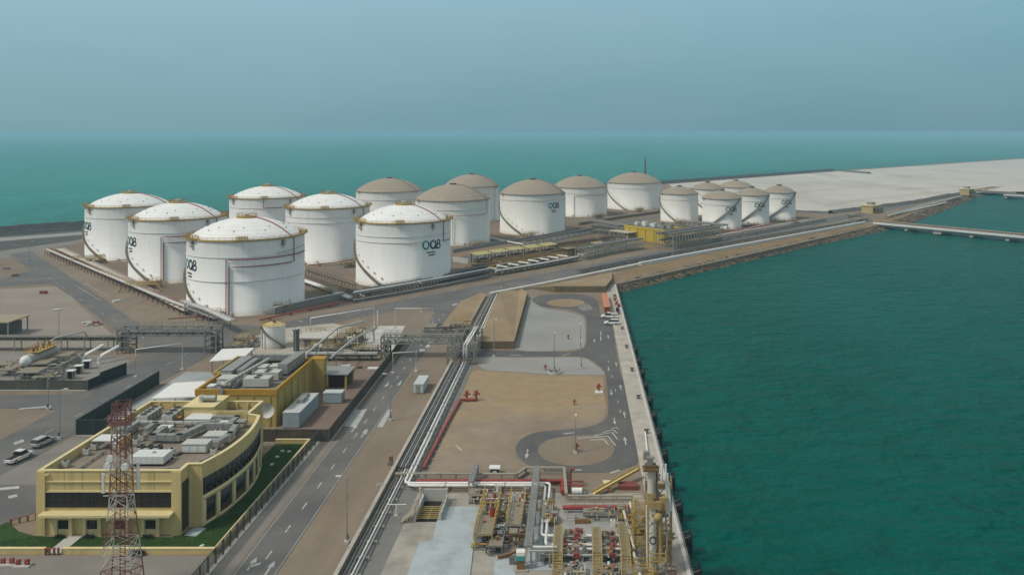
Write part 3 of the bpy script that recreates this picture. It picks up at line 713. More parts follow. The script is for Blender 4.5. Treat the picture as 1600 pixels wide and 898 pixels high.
TC3 = c = locate(291,476,377,24.6); tank(*c, 24.6, 6., True, 'largest white domed tank in view, nearest to the camera above the pipe bridge', (-.6,-1), (-1.16,16.2,3.5),
    [dict(w=[(-.33,1.),(-.33,18.6),(1.35,18.6)], end=P3(262,498,1.5)), dict(w=[(-.28,1.),(-.28,16.2),(.88,16.2),(.88,24.6)], roof=1), dict(w=[(.5,19.8),(1.35,21)], mat=STEEL, r=.09)], group=WG, girder=(.78,.46))
c = locate(358,476,311,25); tank(*c, 25, 5.6, True, 'white domed tank standing behind the others, against the open sea at left', (-.5,-1), None,
    [dict(w=[(-.1,25),(-.1,20.3),(.9,20.3),(.9,25)], roof=1)], group=WG)
c = locate(446,578,327,25); tank(*c, 25, 5.8, True, 'plain white domed tank without lettering, left of the tank with the full front logo', (-.5,-1), None,
    [dict(w=[(.95,21),(.95,25)], roof=1)], group=WG, girder=(.84,.74))
TC6 = c = locate(556,704,350,24.6); tank(*c, 24.6, 6., True, 'white domed tank with the full logo facing front, beside the main road', (-.36,-1), (.62,15.9,3.6),
    [dict(w=[(.95,16.5),(.95,25)], roof=1), dict(w=[(.95,16.8),(1.3,16.8)], r=.1)], group=WG, girder=(.79,.7))
c = locate(556,660,301,23.5); tank(*c, 23.5, 7.6, False, 'tan domed tank at far left of the tan row, behind the white tanks', (-.5,-1), None, [], .9, TG)
c = locate(649,765,315,23.5); tank(*c, 23.5, 7.8, False, 'tan domed tank directly behind the white tank with the front logo', (-.5,-1), None,
    [dict(w=[(.0,1.),(.0,16),(1.12,16.),(1.12,23)], mat=REDB, r=.11)], 1.12, TG)
c = locate(693,780,293,23.5); tank(*c, 23.5, 7.8, False, 'tan domed tank half hidden behind two others, topmost dome of the tan row', (-.5,-1), None, [dict(w=[(.95,23),(.95,1)], mat=STEEL, r=.12)], 1.1, TG)
c = locate(781,883,305,23.4); tank(*c, 23.4, 8., False, 'tan domed tank with lettering at the upper right of its wall', (-.25,-1), (.7,17.,3.3), [dict(w=[(1.4,22),(1.4,1)], mat=STEEL, r=.12)], 1.2, TG, girder=(.86,))
c = locate(864,948,294,20.5); tank(*c, 20.5, 7.6, False, 'tan domed tank with a stepped pink pipe, right of the lettered tan tank', (-.75,-1), None,
    [dict(w=[(-.2,1.),(-.2,15.2),(1.2,15.2),(1.2,20)], mat=REDB, r=.13)], None, TG)
c = locate(949,1033,287,20.5); tank(*c, 20.5, 7.6, False, 'last big tan domed tank, in front of the thin red mast', (-.25,-1), None, [], None, TG)
for a in ((1032,1091,304,18.6,(-.05,-1,.72),None,'small tan roofed tank without lettering, nearest the yellow substation'),
          (1080,1131,296.5,18.6,(.4,-1,.72),None,'small tank mostly hidden, its tan roof just left of the nearest lettered small tank'),
          (1097,1159,311.5,18.5,(-.8,1,.8),(.5,12.4,3.1),'nearest of the three small lettered tanks'),
          (1122,1178,293.5,18.5,(-.4,-1,.72),None,'small tank hidden at the back behind the lettered small tanks'),
          (1148,1202,306,18.5,(-.8,1,.8),(.5,12.4,3.1),'middle one of the three small lettered tanks'),
          (1192,1243,302,18.5,(-.8,1,.8),(.5,12.4,3.1),'rightmost of the three small lettered tanks, next to the pale sand flat')):
    c = locate(a[0],a[1],a[2],a[3]); tank(*c, a[3], 4.6, False, a[6], a[4], a[5], [], None, SG)
# small day tank behind the mustard building
c = locate(409,446,511,6.2)
t = thing('day_tank', 'small white tank with a pale yellow railed roof, behind the mustard building', 'tank', (c[0],c[1],0), math.atan2(-c[1],-c[0]))
R = c[2]; MB().lathe([(R,0),(R,6.2)], 40).build('shell', SHELL, t); MB().lathe([(R+.1,6.2),(R*.5,6.75),(.01,6.95)], 40).build('roof', M('pale_yellow_roof', (.62,.5,.25), .6, var=.15), t)
rl = MB()
for j in range(16):
    a = j*math.pi/8; rl.beam(cyl_pt(R,a,6.2),cyl_pt(R,a,7.2),.09)
for zz in (6.7,7.2): rl.lathe([(R-.05,zz),(R+.05,zz),(R+.05,zz+.09),(R-.05,zz+.09)], 24, smooth=False)
rl.build('guard_rail', YEL, t); MB().cyl(0,0,6.9,7.5,.35,10).cbox(.8,.4,6.6,.5,.4,.9).build('roof_nozzle', RUST, t)
sm = MB()
for i in range(22):
    z = 6.2-6.0*i/22; a = -1.3+i*.105; sm.cbox((R+.35)*math.cos(a),(R+.35)*math.sin(a),z-.2,.7,.36,.3,a)
sm.build('spiral_stair', STAIR, t)
MB().tube([cyl_pt(R+.25,-1.2,0),cyl_pt(R+.25,-1.2,5.6)], .22, 8).tube([cyl_pt(R+.25,-.8,0),cyl_pt(R+.25,-.8,4.9)], .12, 8).build('inlet_pipe', PIPEW, t)
# ------------------------------------------------------------------ buildings
CREAM = M('yellow_cream_render', (.6,.475,.215), .85, var=.1, scale=.3, dirt=(.42,.325,.15), dirt_amt=.75, dscale=.5, sx=(1,1,.12))
CREAML = M('pale_cream_coping', (.7,.59,.32), .8, var=.08, scale=.4, dirt=(.42,.35,.19), dscale=.4)
MUST = M('mustard_render', (.43,.32,.1), .85, var=.1, scale=.25, dirt=(.3,.22,.06), dscale=.3, sx=(1,1,.3))
MUSTD = M('orange_ochre_band', (.44,.25,.03), .8, var=.1, scale=.4, dirt=(.33,.19,.04), dscale=.3)
ROOFB = M('brown_roof_screed', (.235,.195,.155), .95, var=.16, scale=.25, dirt=(.15,.125,.1), dirt_amt=.6, dscale=.3, world=True)
ROOFG = M('grey_roof_screed', (.2,.195,.18), .95, var=.2, scale=.25, dirt=(.12,.115,.1), dscale=.3, world=True)
def glass_mat():
    m, nt, b = nodes_of('dark_glass'); co = N(nt, 'ShaderNodeTexCoord').outputs['Object']
    c = ramp(nt, noise(nt, co, .5, 3), .3, .7, rgb((.012,.011,.01)), rgb((.03,.026,.022)))
    nt.links.new(c, b.inputs['Base Color']); b.inputs['Roughness'].default_value = .18; b.inputs['Specular IOR Level'].default_value = .4
    return m
GLASS = glass_mat()
DUCT = M('duct_cladding', (.33,.335,.325), .5, .35, var=.12, scale=.5, dirt=(.22,.21,.19), dscale=.6)
DUCTL = M('pale_unit_casing', (.52,.52,.48), .6, .1, var=.1, scale=.5, dirt=(.36,.34,.29), dscale=.6)
WHITEP = M('white_panel', (.66,.68,.68), .5, var=.08, scale=.5, dirt=(.45,.44,.41), dscale=.5)
BLACK = M('black_grille', (.02,.02,.02), .8, var=.3)
BLUEC = M('blue_grey_container', (.36,.43,.47), .55, var=.1, scale=.6, dirt=(.27,.3,.31), dscale=.5)

# --- curved glass office building
GB = 'curved yellow office building'
t = thing('office_building', 'yellow cream two storey office building with a curved dark glass side', 'building', (-70,127.4,0))
curve = catmull([(-57.0,130.0),(-55.5,135.6),(-54.95,142.2),(-55.4,147.5),(-56.4,152.2)], 6, False)
foot = [(-80.3,127.4),(-59.,127.4),(-59.,129.9)] + curve + [(-58.8,153.2),(-58.8,160.4),(-80.,160.4)]
H, RZ = 9.5, 8.25
mb = MB(); n = len(foot); inn = offset_poly(foot, .38)
vs = [(p[0],p[1],0) for p in foot]+[(p[0],p[1],H) for p in foot]; mb.add(vs, [(i,(i+1)%n,n+(i+1)%n,n+i) for i in range(n)])
vs = [(p[0],p[1],RZ-.1) for p in inn]+[(p[0],p[1],H) for p in inn]; mb.add(vs, [((i+1)%n,i,n+i,n+(i+1)%n) for i in range(n)])
wall = mb.build('wall', CREAM, t, True)
o2, i2 = offset_poly(foot,-.1), offset_poly(foot,.46); mb = MB()
for a, z in ((o2,H),(o2,H+.14),(i2,H+.14),(i2,H)): mb.v += [(p[0],p[1],z) for p in a]
for k in range(3):
    for i in range(n): j=(i+1)%n; mb.f.append((k*n+i,k*n+j,(k+1)*n+j,(k+1)*n+i)); mb.sm.append(False)
mb.build('coping', CREAML, t, True)
MB().poly(inn, RZ).build('roof', ROOFB, t, True)
# front: window band, canopy, bays, corner pilasters
fr = MB().box(-79.1,127.30,4.1,-60.4,127.39,6.4).build('window', GLASS, t, True)
mb = MB()
for k in range(17): x = -79.1+18.7*k/16; mb.box(x-.05,127.24,4.1,x+.05,127.299,6.4)
mb.box(-79.1,127.24,5.2,-60.4,127.298,5.27); mb.build('mullion', M('bronze_frame', (.05,.042,.035), .5, var=.1), fr, True)
MB().box(-79.4,125.7,3.25,-59.9,127.395,3.6).build('canopy', CREAML, t, True)
mb = MB().box(-80.45,127.1,0,-79.15,127.396,H-.02).box(-60.3,127.1,0,-58.9,127.396,H-.02); mb.each('corner_pilaster', CREAM, t, True)
MB().box(-79.1,127.2,6.4,-60.3,127.394,6.62).box(-79.1,127.2,7.9,-60.3,127.394,8.05).each('moulding', CREAML, t, True)
for k, xx in enumerate((101,146,190,237)):
    X = (xx-900)*60/628
    mb = MB().box(X-1.35,126.85,0,X-.85,127.393,2.45).box(X+.85,126.85,0,X+1.35,127.393,2.45).box(X-1.35,126.85,2.45,X+1.35,127.393,2.75).box(X-.85,127.1,0,X+.85,127.39,.95)
    mb.build('window_bay', CREAML, t, True)
    w = MB().box(X-.85,127.28,.96,X+.85,127.388,2.2).build('window', GLASS, t, True)
    mb = MB()
    for q in range(4): x = X-.85+1.7*q/3; mb.box(x-.05,127.2,.96,x+.05,127.279,2.2)
    mb.box(X-.85,127.2,1.55,X+.85,127.278,1.62); mb.build('mullion', MATS['bronze_frame'], w, True)
mb = MB()
for k in range(1,7): x=-79.1+18.8*k/7; mb.box(x-.03,127.375,6.63,x+.03,127.399,7.89).box(x-.03,127.375,8.06,x+.03,127.399,9.45)
mb.each('panel_joint', M('joint_brown',(.3,.235,.11),.9,var=.1), t, True)
MB().box(-79.2,127.05,8.9,-78.6,127.3,9.2).box(-67.,127.2,8.6,-66.4,127.392,8.9).each('wall_light', CREAML, t, True)
# entrance glass at the recess
MB().box(-58.97,127.75,.3,-58.9,129.75,7.6).build('entrance_glazing', GLASS, t, True)
MB().box(-58.95,129.76,0,-58.5,130.2,8.).build('entrance_post', CREAML, t, True)
# curved glazing: one band above, bays below
def band(c, d, z0, z1, th=.12):
    mb = MB(); k = len(c); nn = []
    for i in range(k):
        e = (Vector(c[min(i+1,k-1)])-Vector(c[max(i-1,0)])).normalized(); nn.append(Vector((e.y,-e.x)))
    a = [Vector(c[i])+nn[i]*d for i in range(k)]; b = [Vector(c[i])+nn[i]*(d+th) for i in range(k)]
    for q in (a, b):
        for z in (z0, z1): mb.v += [(p.x,p.y,z) for p in q]
    for i in range(k-1):
        mb.f += [(2*k+i,2*k+i+1,3*k+i+1,3*k+i),(k+i,3*k+i,3*k+i+1,k+i+1),(i,i+1,2*k+i+1,2*k+i)]; mb.sm += [True,False,False]
    mb.f += [(0,2*k,3*k,k),(k-1,2*k-1,4*k-1,3*k-1)]; mb.sm += [False,False]
    return mb
fine = catmull([(-57.0,130.0),(-55.5,135.6),(-54.95,142.2),(-55.4,147.5),(-56.4,152.2)], 14, False)
cw = band(fine[1:-1], .003, 4.75, 7.3).build('curved_window', GLASS, t, True)
mb = MB()
for i in range(2, len(fine)-2, 3):
    e = (Vector(fine[i+1])-Vector(fine[i-1])).normalized(); p = Vector(fine[i])+Vector((e.y,-e.x))*.15; mb.cbox(p.x,p.y,4.75,.08,.08,2.55,math.atan2(e.y,e.x))
mb.build('mullion', MATS['bronze_frame'], cw, True)
band(fine, .004, 3.95, 4.75, .22).build('string_course', CREAML, t, True)
band(fine, .004, 0, .5, .22).build('plinth', CREAML, t, True)
m_ = len(fine)
for k in range(6):
    i0, i1 = int(k*(m_-1)/6)+1, int((k+1)*(m_-1)/6)-1
    band(fine[i0:i1+1], .003, .5, 3.95, .05).build('window', GLASS, t, True)
for k in range(7):
    i = min(m_-2,max(1,int(k*(m_-1)/6))); e = (Vector(fine[i+1])-Vector(fine[i-1])).normalized(); p = Vector(fine[i])+Vector((e.y,-e.x))*.14
    MB().cbox(p.x,p.y,.5,.75,.3,3.45,math.atan2(e.y,e.x)).build('pilaster', CREAML, t, True)
# rear stair penthouse and inner parapet walls on the roof
mb = MB().box(-70.5,153.5,RZ,-65.2,159.9,10.6); mb.build('roof_penthouse', CREAM, t, True)
MB().box(-70.7,153.3,10.6,-65.,160.1,10.75).build('penthouse_roof', CREAML, t, True)
mb = MB().box(-79.5,149.3,RZ,-77.6,149.7,9.4).box(-74.6,138.6,RZ,-74.3,142.5,9.9).box(-65.2,152.7,RZ,-58.9,153.0,10.2)
for x in (-78.,-75.5,-73,-63.5,-61.5): mb.box(x-.15,159.6,RZ,x+.15,159.95,9.4)
mb.each('roof_screen_wall', CREAM, t, True)
MB().box(-72.9,152.6,8.9,-70.9,153.6,9.05).box(-72.5,152.9,RZ,-72.3,153.2,8.9).build('roof_hood', MUSTD, t, True)

# --- plant on the curved building's roof: every unit a thing
Z0 = RZ
def chiller(label, cx, cy, lx, ly, h, nf, mat, z=Z0, group='cooling units on the roofs', rz=0.):
    t = thing('chiller', label, 'cooling unit', (cx,cy,z), rz, group)
    MB().box(-lx/2,-ly/2,.25,lx/2,ly/2,h).build('casing', mat, t)
    mb = MB()
    for sx in (-1,1):
        for k in range(nf+1): y=-ly/2+.1+(ly-.2)*k/nf; mb.box(sx*(lx/2-.12)-.08,y-.08,0,sx*(lx/2-.12)+.08,y+.08,.25)
    mb.each('foot', STEELD, t)
    for k in range(nf):
        y = -ly/2+ly*(k+.5)/nf; r = min(lx, ly/nf)*.4
        f = MB().cyl(0,y,h,h+.16,r,16).build('fan', BLACK, t); MB().lathe([(r,h),(r+.07,h),(r+.07,h+.2),(r,h+.2)],16,0,y,smooth=False).build('fan_ring', DUCT, f)
    mb = MB()
    for k in range(nf): y=-ly/2+ly*k/nf+.15; mb.box(lx/2,y,.4,lx/2+.02,y+ly/nf-.3,h-.2).box(-lx/2-.02,y,.4,-lx/2,y+ly/nf-.3,h-.2)
    mb.each('side_grille', STEEL, t)
    return t
chiller('left one of two pale chillers with dark fans on the curved building roof', -77.,154., 1.9,5.4,1.5,4, DUCTL)
chiller('right one of two pale chillers with dark fans on the curved building roof', -72.7,154., 1.9,5.,1.5,3, DUCTL)
t = thing('water_tank', 'white panelled water tank on black feet near the front of the curved building roof', 'tank', (-66.6,133.9,Z0))
mb = MB()
for i in range(6):
    for j in range(3): mb.box(-2.6+i*.87,-1.55+j*1.04,.4,-2.6+i*.87+.84,-1.55+j*1.04+1.01,1.5)
mb.build('panel_box', WHITEP, t); MB().box(-2.62,-1.57,.34,2.62,1.57,.4).build('skid', STEEL, t)
mb = MB()
for i in range(7):
    for y in (-1.4,0,1.4): mb.box(-2.55+i*.83,y-.15,0,-2.3+i*.83,y+.15,.34)
mb.each('foot', BLACK, t); MB().cyl(.3,.2,1.5,1.62,.3,12).build('hatch', DUCT, t)
def ahu(name, label, x0, y0, x1, y1, h, mat, z=Z0, lid=True):
    cx, cy = (x0+x1)/2, (y0+y1)/2; t = thing(name, label, 'air handler', (cx,cy,z), 0, 'air handling boxes on the roofs'); lx, ly = x1-x0, y1-y0
    MB().box(-lx/2,-ly/2,.2,lx/2,ly/2,h).build('casing', mat, t)
    if lid: MB().box(-lx/2-.08,-ly/2-.08,h,lx/2+.08,ly/2+.08,h+.1).build('lid', mat, t)
    mb = MB()
    for k in range(3): x=-lx/2+lx*k/2; mb.box(x-.1 if k else x, -ly/2+.05,0,(x if k==2 else x+.1),ly/2-.05,.2)
    mb.each('base_skid', STEELD, t)
    mb = MB(); nn=max(2,int(lx/1.1))
    for k in range(nn): x=-lx/2+lx*k/nn+.12; mb.box(x,-ly/2-.03,.4,x+lx/nn-.24,-ly/2,h-.25)
    mb.each('access_panel', DUCTL if mat is not DUCTL else WHITEP, t)
    return t
ahu('air_handler','pale grey box with a flat lid, behind the ducts of the curved roof',-69.,150.4,-64.6,154.4,1.2,WHITEP)
ahu('air_handler','small pale box under the round duct, in the middle of the curved roof',-72.,146.8,-70.,148.4,.9,WHITEP)
ahu('air_handler','cream air handler inside the right duct loop on the curved roof',-62.,141.7,-57.6,144.2,1.3,DUCTL)
ahu('air_handler','cream air handler with a square casing, in front of the right duct loop',-63.6,137.5,-59.6,139.8,1.5,DUCTL)
ahu('air_handler','flat white box at the far end of the right ducts of the curved roof',-62.6,148.9,-60.,150.6,.9,WHITEP)
ahu('air_handler','grey box by the left parapet of the curved roof',-78.,144.2,-76.,148.2,1.5,DUCT)
ahu('air_handler','small grey box at the right edge of the curved roof, by the parapet',-59.4,148.9,-58.,150.5,1.2,DUCT)
t = thing('roof_shelter', 'white canopy on thin legs by the left parapet of the curved roof', 'shelter', (-77.2,140.4,Z0)); MB().box(-1.7,-1.5,1.5,1.7,1.5,1.62).build('canopy', WHITEP, t)
mb = MB(); [mb.box(x-.06,y-.06,0,x+.06,y+.06,1.5) for x in (-1.5,1.5) for y in (-1.3,1.3)]; mb.each('leg', STEEL, t)
ahu('air_handler','small white box beside the mast head, by the left canopy of the curved roof',-75.8,139.,-74.8,141,1.1,WHITEP)
for k, (x, w) in enumerate(((-70.6,'left'),(-69.2,'middle'),(-67.7,'right'))):
    t = thing('pump_unit', f'small dark unit with a pale front, {w} of three behind the white water tank', 'pump', (x,138.1,Z0), 0, 'three small units on the curved roof')
    MB().box(-.42,-.9,0,.42,.9,.95).build('casing', DUCTL, t); MB().box(-.42,-.6,.95,.42,.9,1.05).box(.425,-.8,.1,.45,.8,.85).build('dark_top', BLACK, t); MB().tube([(0,-.3,.95),(0,-.3,1.3),(0,.5,1.3)],.08,6).build('pipe', GALV, t)
def duct(name, label, path, w, h, z, mat=DUCT, legs=True, cat='duct', zg=Z0):
    P = [Vector(p) for p in path]; t = thing(name, label, cat, (P[0].x,P[0].y,zg), 0, 'ducts on the roofs'); mb = MB(); k=len(P)
    for i in range(k-1):
        d=(P[i+1]-P[i]).normalized(); a = P[i]-d*(w/2 if i else 0); b = P[i+1]+d*(w/2 if i < k-2 else 0)
        e = .004*(i%2); mb.beam((a.x,a.y,z+e),(b.x,b.y,z+e),w-2*e,h-2*e)
    mb.build('duct_run', mat, t, True)
    mb = MB(); lg = MB()
    for i in range(k-1):
        L=(P[i+1]-P[i]).length; d=(P[i+1]-P[i]).normalized(); nn=max(1,int(L/1.4))
        for q in range(nn):
            p=P[i]+d*(L*(q+.5)/nn); mb.beam((p.x-d.x*.05,p.y-d.y*.05,z),(p.x+d.x*.05,p.y+d.y*.05,z),w+.1,h+.1)
            if q%2==0:
                m=Vector((-d.y,d.x))*w*.45
                for s in (-1,1): lg.beam((p.x+s*m.x,p.y+s*m.y,zg),(p.x+s*m.x,p.y+s*m.y,z-h/2+.02),.09)
    mb.build('flange', GALV, t, True)
    if legs and z-h/2 > zg+.1: lg.build('leg', STEELD, t, True)
    return t
duct('roof_duct','U shaped grey duct in the middle of the curved building roof',[(-70.6,146.6),(-70.6,142.4),(-66.2,142.4),(-64.3,148.2)],1.,.9,Z0+1.)
duct('roof_duct','grey duct loop along the right side of the curved building roof',[(-64.6,147.6),(-58.8,147.6),(-58.0,143.),(-58.6,138.6)],.95,.9,Z0+1.1)
duct('roof_duct','grey duct hook at the back right of the curved building roof',[(-64.6,151.6),(-60.2,151.6),(-60.2,148.)],.9,.9,Z0+1.)
duct('roof_pipe','long thin pale pipe run across the curved building roof',[(-77.5,150.2),(-66.5,149.6),(-62.8,151)],.4,.35,Z0+.9,DUCTL,cat='pipe')
duct('roof_pipe','low grey pipe behind the water tank on the curved roof',[(-66.4,137.),(-64.,136.6),(-63.6,140.8)],.5,.25,Z0+.4,STEEL,cat='pipe')
duct('cable_tray','dark cable tray lying on the left half of the curved roof',[(-76.,143.8),(-71.6,145.2),(-71.6,149.2)],.5,.15,Z0+.3,STEELD,cat='tray')
t = thing('roof_fan', 'round grey fan set on the penthouse of the curved building', 'fan', (-67.3,156.2,10.75)); MB().tube([(-1.2,0,.7),(1.4,0,.7)],.55,14).build('drum', DUCT, t); MB().box(-1.5,-.5,0,-.9,.5,1.2).build('intake', DUCTL, t); MB().box(-.9,-.4,0,1.2,.4,.2).build('base_frame', STEELD, t)
t = thing('satellite_dish', 'round pale dish at the rear right corner of the curved building', 'dish', (-60.4,167.2,0)); 
MB().tube([(0,0,0),(0,0,4.6)],.14,8).build('pole', CREAML, t); mb = MB(); rr=[(.02,0),(.7,.12),(1.25,.35),(1.5,.6)]; mb.lathe(rr,24)
mb.v = [(v[0], -v[2]-.1 , v[1]+5.8) for v in mb.v]; mb.build('reflector', WHITEP, t)

KC=Kind(lambda:(lambda t:(MB().box(-.45,-.35,.12,.45,.35,1.).build('casing',DUCTL,t),MB().cyl(0,0,1.,1.08,.3,12).build('fan',BLACK,t),MB().box(-.4,-.3,0,-.25,.3,.12).box(.25,-.3,0,.4,.3,.12).each('foot',STEELD,t),MB().tube([(.45,0,.4),(.9,0,.4),(.9,0,.05)],.05,5).build('pipe',GALV,t),t)[-1])(thing('condenser','','cooling unit',(0,0,0))))
for x,y,lab in ((-78.6,137.,'small condenser by the left parapet, nearest the front of the curved roof'),(-78.6,139.2,'small condenser by the left parapet, second from the front'),(-78.7,151.6,'small condenser in the rear left of the curved roof, by the chillers'),(-73.,141.4,'small condenser left of the U shaped duct on the curved roof'),(-73.,143.4,'small condenser behind the yellow screen wall on the curved roof'),(-66.6,146.6,'small condenser inside the U shaped duct'),(-61.2,145.8,'small condenser inside the right duct loop, behind the cream air handler'),(-65.,135.6+1.6,'small condenser just behind the white water tank'),(-58.2,137.,'small condenser by the curved parapet, in front of the right ducts'),(-61.6,152.,'small condenser under the rear duct hook of the curved roof'),(-79,132.,'small condenser at the front left parapet of the curved roof')):
    KC.put((x,y,Z0),0,lab,'small condensers on the curved roof')
duct('roof_pipe','thin grey pipe along the left side of the curved roof',[(-76.2,131.),(-76.2,138)],.22,.2,Z0+.35,GALV,cat='pipe')
duct('roof_pipe','thin grey pipe along the front right of the curved roof',[(-63.4,130.6),(-59.6,131.4),(-58.,136.)],.22,.2,Z0+.35,GALV,cat='pipe')
duct('roof_duct','short grey duct joining the two cream air handlers on the curved roof',[(-61.4,139.6),(-61.4,141.9)],.7,.6,Z0+.8)
duct('roof_duct','grey duct behind the small condensers in the left middle of the curved roof',[(-76.,149.),(-73.6,149.),(-73.6,146.)],.8,.7,Z0+.9)
duct('cable_tray','grey cable tray across the rear of the curved roof',[(-78.,151.),(-70.,151.4)],.5,.12,Z0+.5,STEEL,cat='tray')
# low yellow kerb walls round the lawn
def lowwall(name, label, pts, w, h, mat, cat='wall', zb=0.):
    t = thing(name, label, cat, (pts[0][0],pts[0][1],zb)); mb = MB(); cp = MB()
    for i in range(len(pts)-1):
        a,b = Vector(pts[i]),Vector(pts[i+1]); d=(b-a).normalized(); e=.003*(i%2); b2=b+d*(w/2 if i<len(pts)-2 else 0); a2 = a-d*(w/2 if i else 0)
        mb.beam((a2.x,a2.y,zb+h/2-e),(b2.x,b2.y,zb+h/2-e),w-2*e,h); cp.beam((a2.x,a2.y,zb+h+.05-e),(b2.x,b2.y,zb+h+.05-e),w+.1-2*e,.1)
    mb.build('wall_body', mat, t, True); cp.build('coping', CREAML, t, True); return t
lowwall('garden_wall','low yellow wall in front of the right lawn, turning along the fence',[(-73.3,121.7),(-51.4,121.7),(-51.4,164.8),(-58,164.8)],.45,.75,CREAM)
lowwall('garden_wall','low yellow wall in front of the small left lawn',[(-87.6,121.7),(-75.7,121.7)],.45,.75,CREAM)
lowwall('garden_wall','short yellow wall slanting back at the left lawn corner',[(-87.9,122.2),(-92.,127.2),(-91,129.4)],.4,.6,CREAM)
bol = Kind(lambda: (lambda t: (MB().cyl(0,0,0,.8,.16,10).build('post', RUST, t), MB().cyl(0,0,.8,.92,.2,10).build('cap', REDB, t), t)[-1])(thing('bollard','','bollard')))
for k, x in enumerate((-75.4,-74.9,-74.2,-73.6)):
    bol.put((x,121.3,.06),0,['red brown bollard at the left end of the row by the garden path','second red brown bollard from the left by the garden path','third red brown bollard from the left by the garden path','red brown bollard at the right end of the row by the garden path'][k],'bollards by the garden path')
for k in range(4):
    bol.put((-86.5+.9*k,130.6+.6*k,.05),0,['nearest bollard','second bollard','third bollard','farthest bollard'][k]+' of the short row left of the yellow building corner','bollards left of the yellow building')
t = thing('entrance_mat', 'pale blue mat on the lawn below the glass entrance corner', 'mat', (-57.2,128.2,.03)); MB().cbox(0,0,0,1.9,2.6,.08,-.15).build('slab', BLUEC, t)
garden = Kind(lambda: (lambda t: (MB().box(-.3,-.2,0,.3,.2,.25).build('housing', WHITEP, t), t)[-1])(thing('lawn_light','','light')))
for k,(x,y,w) in enumerate(((-55.2,160.5,'nearest the rear wall of the right lawn'),(-53.9,160.2,'close to the fence at the rear of the right lawn'),(-55.2,157.6,'in the rear middle of the right lawn'),(-54.9,154,'beside the end of the curved glass'),(-54.2,123.6,'at the front right corner of the lawn'),(-84.3,123.9,'in the small left lawn'),(-82,122.9,'near the front wall of the small left lawn'))):
    garden.put((x,y,.03),.3*k,'small white floodlight box '+w,'floodlights on the lawn')

# --- mustard electrical building
t = thing('switch_house', 'mustard yellow flat roofed building with ducts crowding its roof', 'building', (-69.4,174,0))
def parapet_building(t, x0,y0,x1,y1,H,rz,wm,bm,rm,band=1.1):
    p = [(x0,y0),(x1,y0),(x1,y1),(x0,y1)]; q = offset_poly(p,.35); mb=MB(); n=4
    mb.v=[(a[0],a[1],0) for a in p]+[(a[0],a[1],H) for a in p]; mb.f=[(i,(i+1)%4,4+(i+1)%4,4+i) for i in range(4)]; mb.sm=[False]*4; mb.build('wall', wm, t, True)
    o=offset_poly(p,-.12); mb=MB()
    for a,z in ((o,H-band),(o,H+.05),(q,H+.05),(q,rz-.1)): mb.v += [(b[0],b[1],z) for b in a]
    for k in range(3):
        for i in range(4): j=(i+1)%4; mb.f.append((k*4+i,k*4+j,(k+1)*4+j,(k+1)*4+i)); mb.sm.append(False)
    mb.build('parapet', bm, t, True); MB().poly(q, rz).build('roof', rm, t, True)
parapet_building(t,-77.6,174,-61.2,198,7.6,6.7,MUST,MUSTD,ROOFG)
mb = MB()
for k in range(6): y=175.2+4.2*k; mb.box(-61.17,y-.14,0,-60.98,y+.14,6.45)
mb.each('wall_rib', MUST, t, True)
mb = MB()
for k in range(5): x=-76.+3.4*k; mb.box(x-.1,173.82,0,x+.1,173.97,6.45)
mb.each('wall_rib', MUST, t, True)
MB().box(-72.6,173.55,2,-71.8,173.86,7.8).build('downpipe_duct', DUCT, t, True)
MB().box(-61.6,198.05,0,-58.6,200.6,7.2).build('stair_tower', MUST, t, True); MB().box(-61.7,198.03,7.2,-58.5,200.7,7.5).build('tower_coping', MUSTD, t, True)
t2 = thing('loading_shed', 'grey roofed lean to with a dark red doorway behind the mustard building', 'shed', (-57,201,0))
MB().box(-60.9,199,3.4,-53.2,206,3.65).build('roof', DUCT, t2, True); MB().box(-58.5,200.75,0,-58.3,205.8,3.38).box(-58.5,205.6,0,-53.6,205.8,3.38).box(-54,199.2,0,-53.6,199.6,3.38).box(-54,205,0,-53.6,205.4,3.38).build('wall', MUST, t2, True)
MB().box(-58.2,201.4,0,-54.4,201.5,2.9).build('door', M('maroon_door', (.07,.02,.018), .7, var=.2), t2, True)
ZB = 6.7
chiller('nearer of two pale chillers on the mustard building roof', -66.9,179.6, 5.4,2.9,1.9,2, DUCTL, ZB)
chiller('farther of two pale chillers on the mustard building roof', -66.4,184.2, 5.2,2.7,1.9,2, DUCTL, ZB)
ahu('air_handler','long grey air handler at the left edge of the mustard building roof',-76.6,184.,-74.2,196,1.9,DUCT,ZB)
ahu('air_handler','pale air handler at the front left of the mustard building roof',-75.6,179.5,-72.4,182.8,1.4,DUCTL,ZB)
ahu('air_handler','small white box at the front left corner of the mustard building roof',-75.9,175.4,-74.6,177.2,1.1,WHITEP,ZB)
ahu('air_handler','pale box between the ducts in the middle of the mustard building roof',-71.2,187.5,-68.4,190.5,1.6,DUCTL,ZB)
ahu('air_handler','pale box right of the round pipes on the mustard building roof',-67.6,188.,-65.4,190.6,1.7,DUCTL,ZB)
duct('roof_duct','large grey square duct along the right side of the mustard building roof',[(-64.2,186.6),(-63.6,197.4)],2.1,2.2,ZB+1.6,DUCT,True,'duct',ZB)
duct('roof_duct','grey duct across the back of the mustard building roof',[(-74.6,197.),(-66.,197.)],1.2,1.2,ZB+1.5,DUCT,True,'duct',ZB)
duct('roof_duct','grey duct down the left middle of the mustard building roof',[(-73.,185.),(-73.,195)],1.3,1.3,ZB+1.2,DUCT,True,'duct',ZB)
duct('roof_pipe','white square pipe running front to back over the mustard building roof',[(-71.9,175.),(-69.8,194)],.5,.5,ZB+1.9,DUCTL,True,'pipe',ZB)
duct('roof_duct','low grey duct by the front chiller of the mustard building roof',[(-71.,177.6),(-71.2,184.6)],.8,.7,ZB+.7,DUCT,True,'duct',ZB)
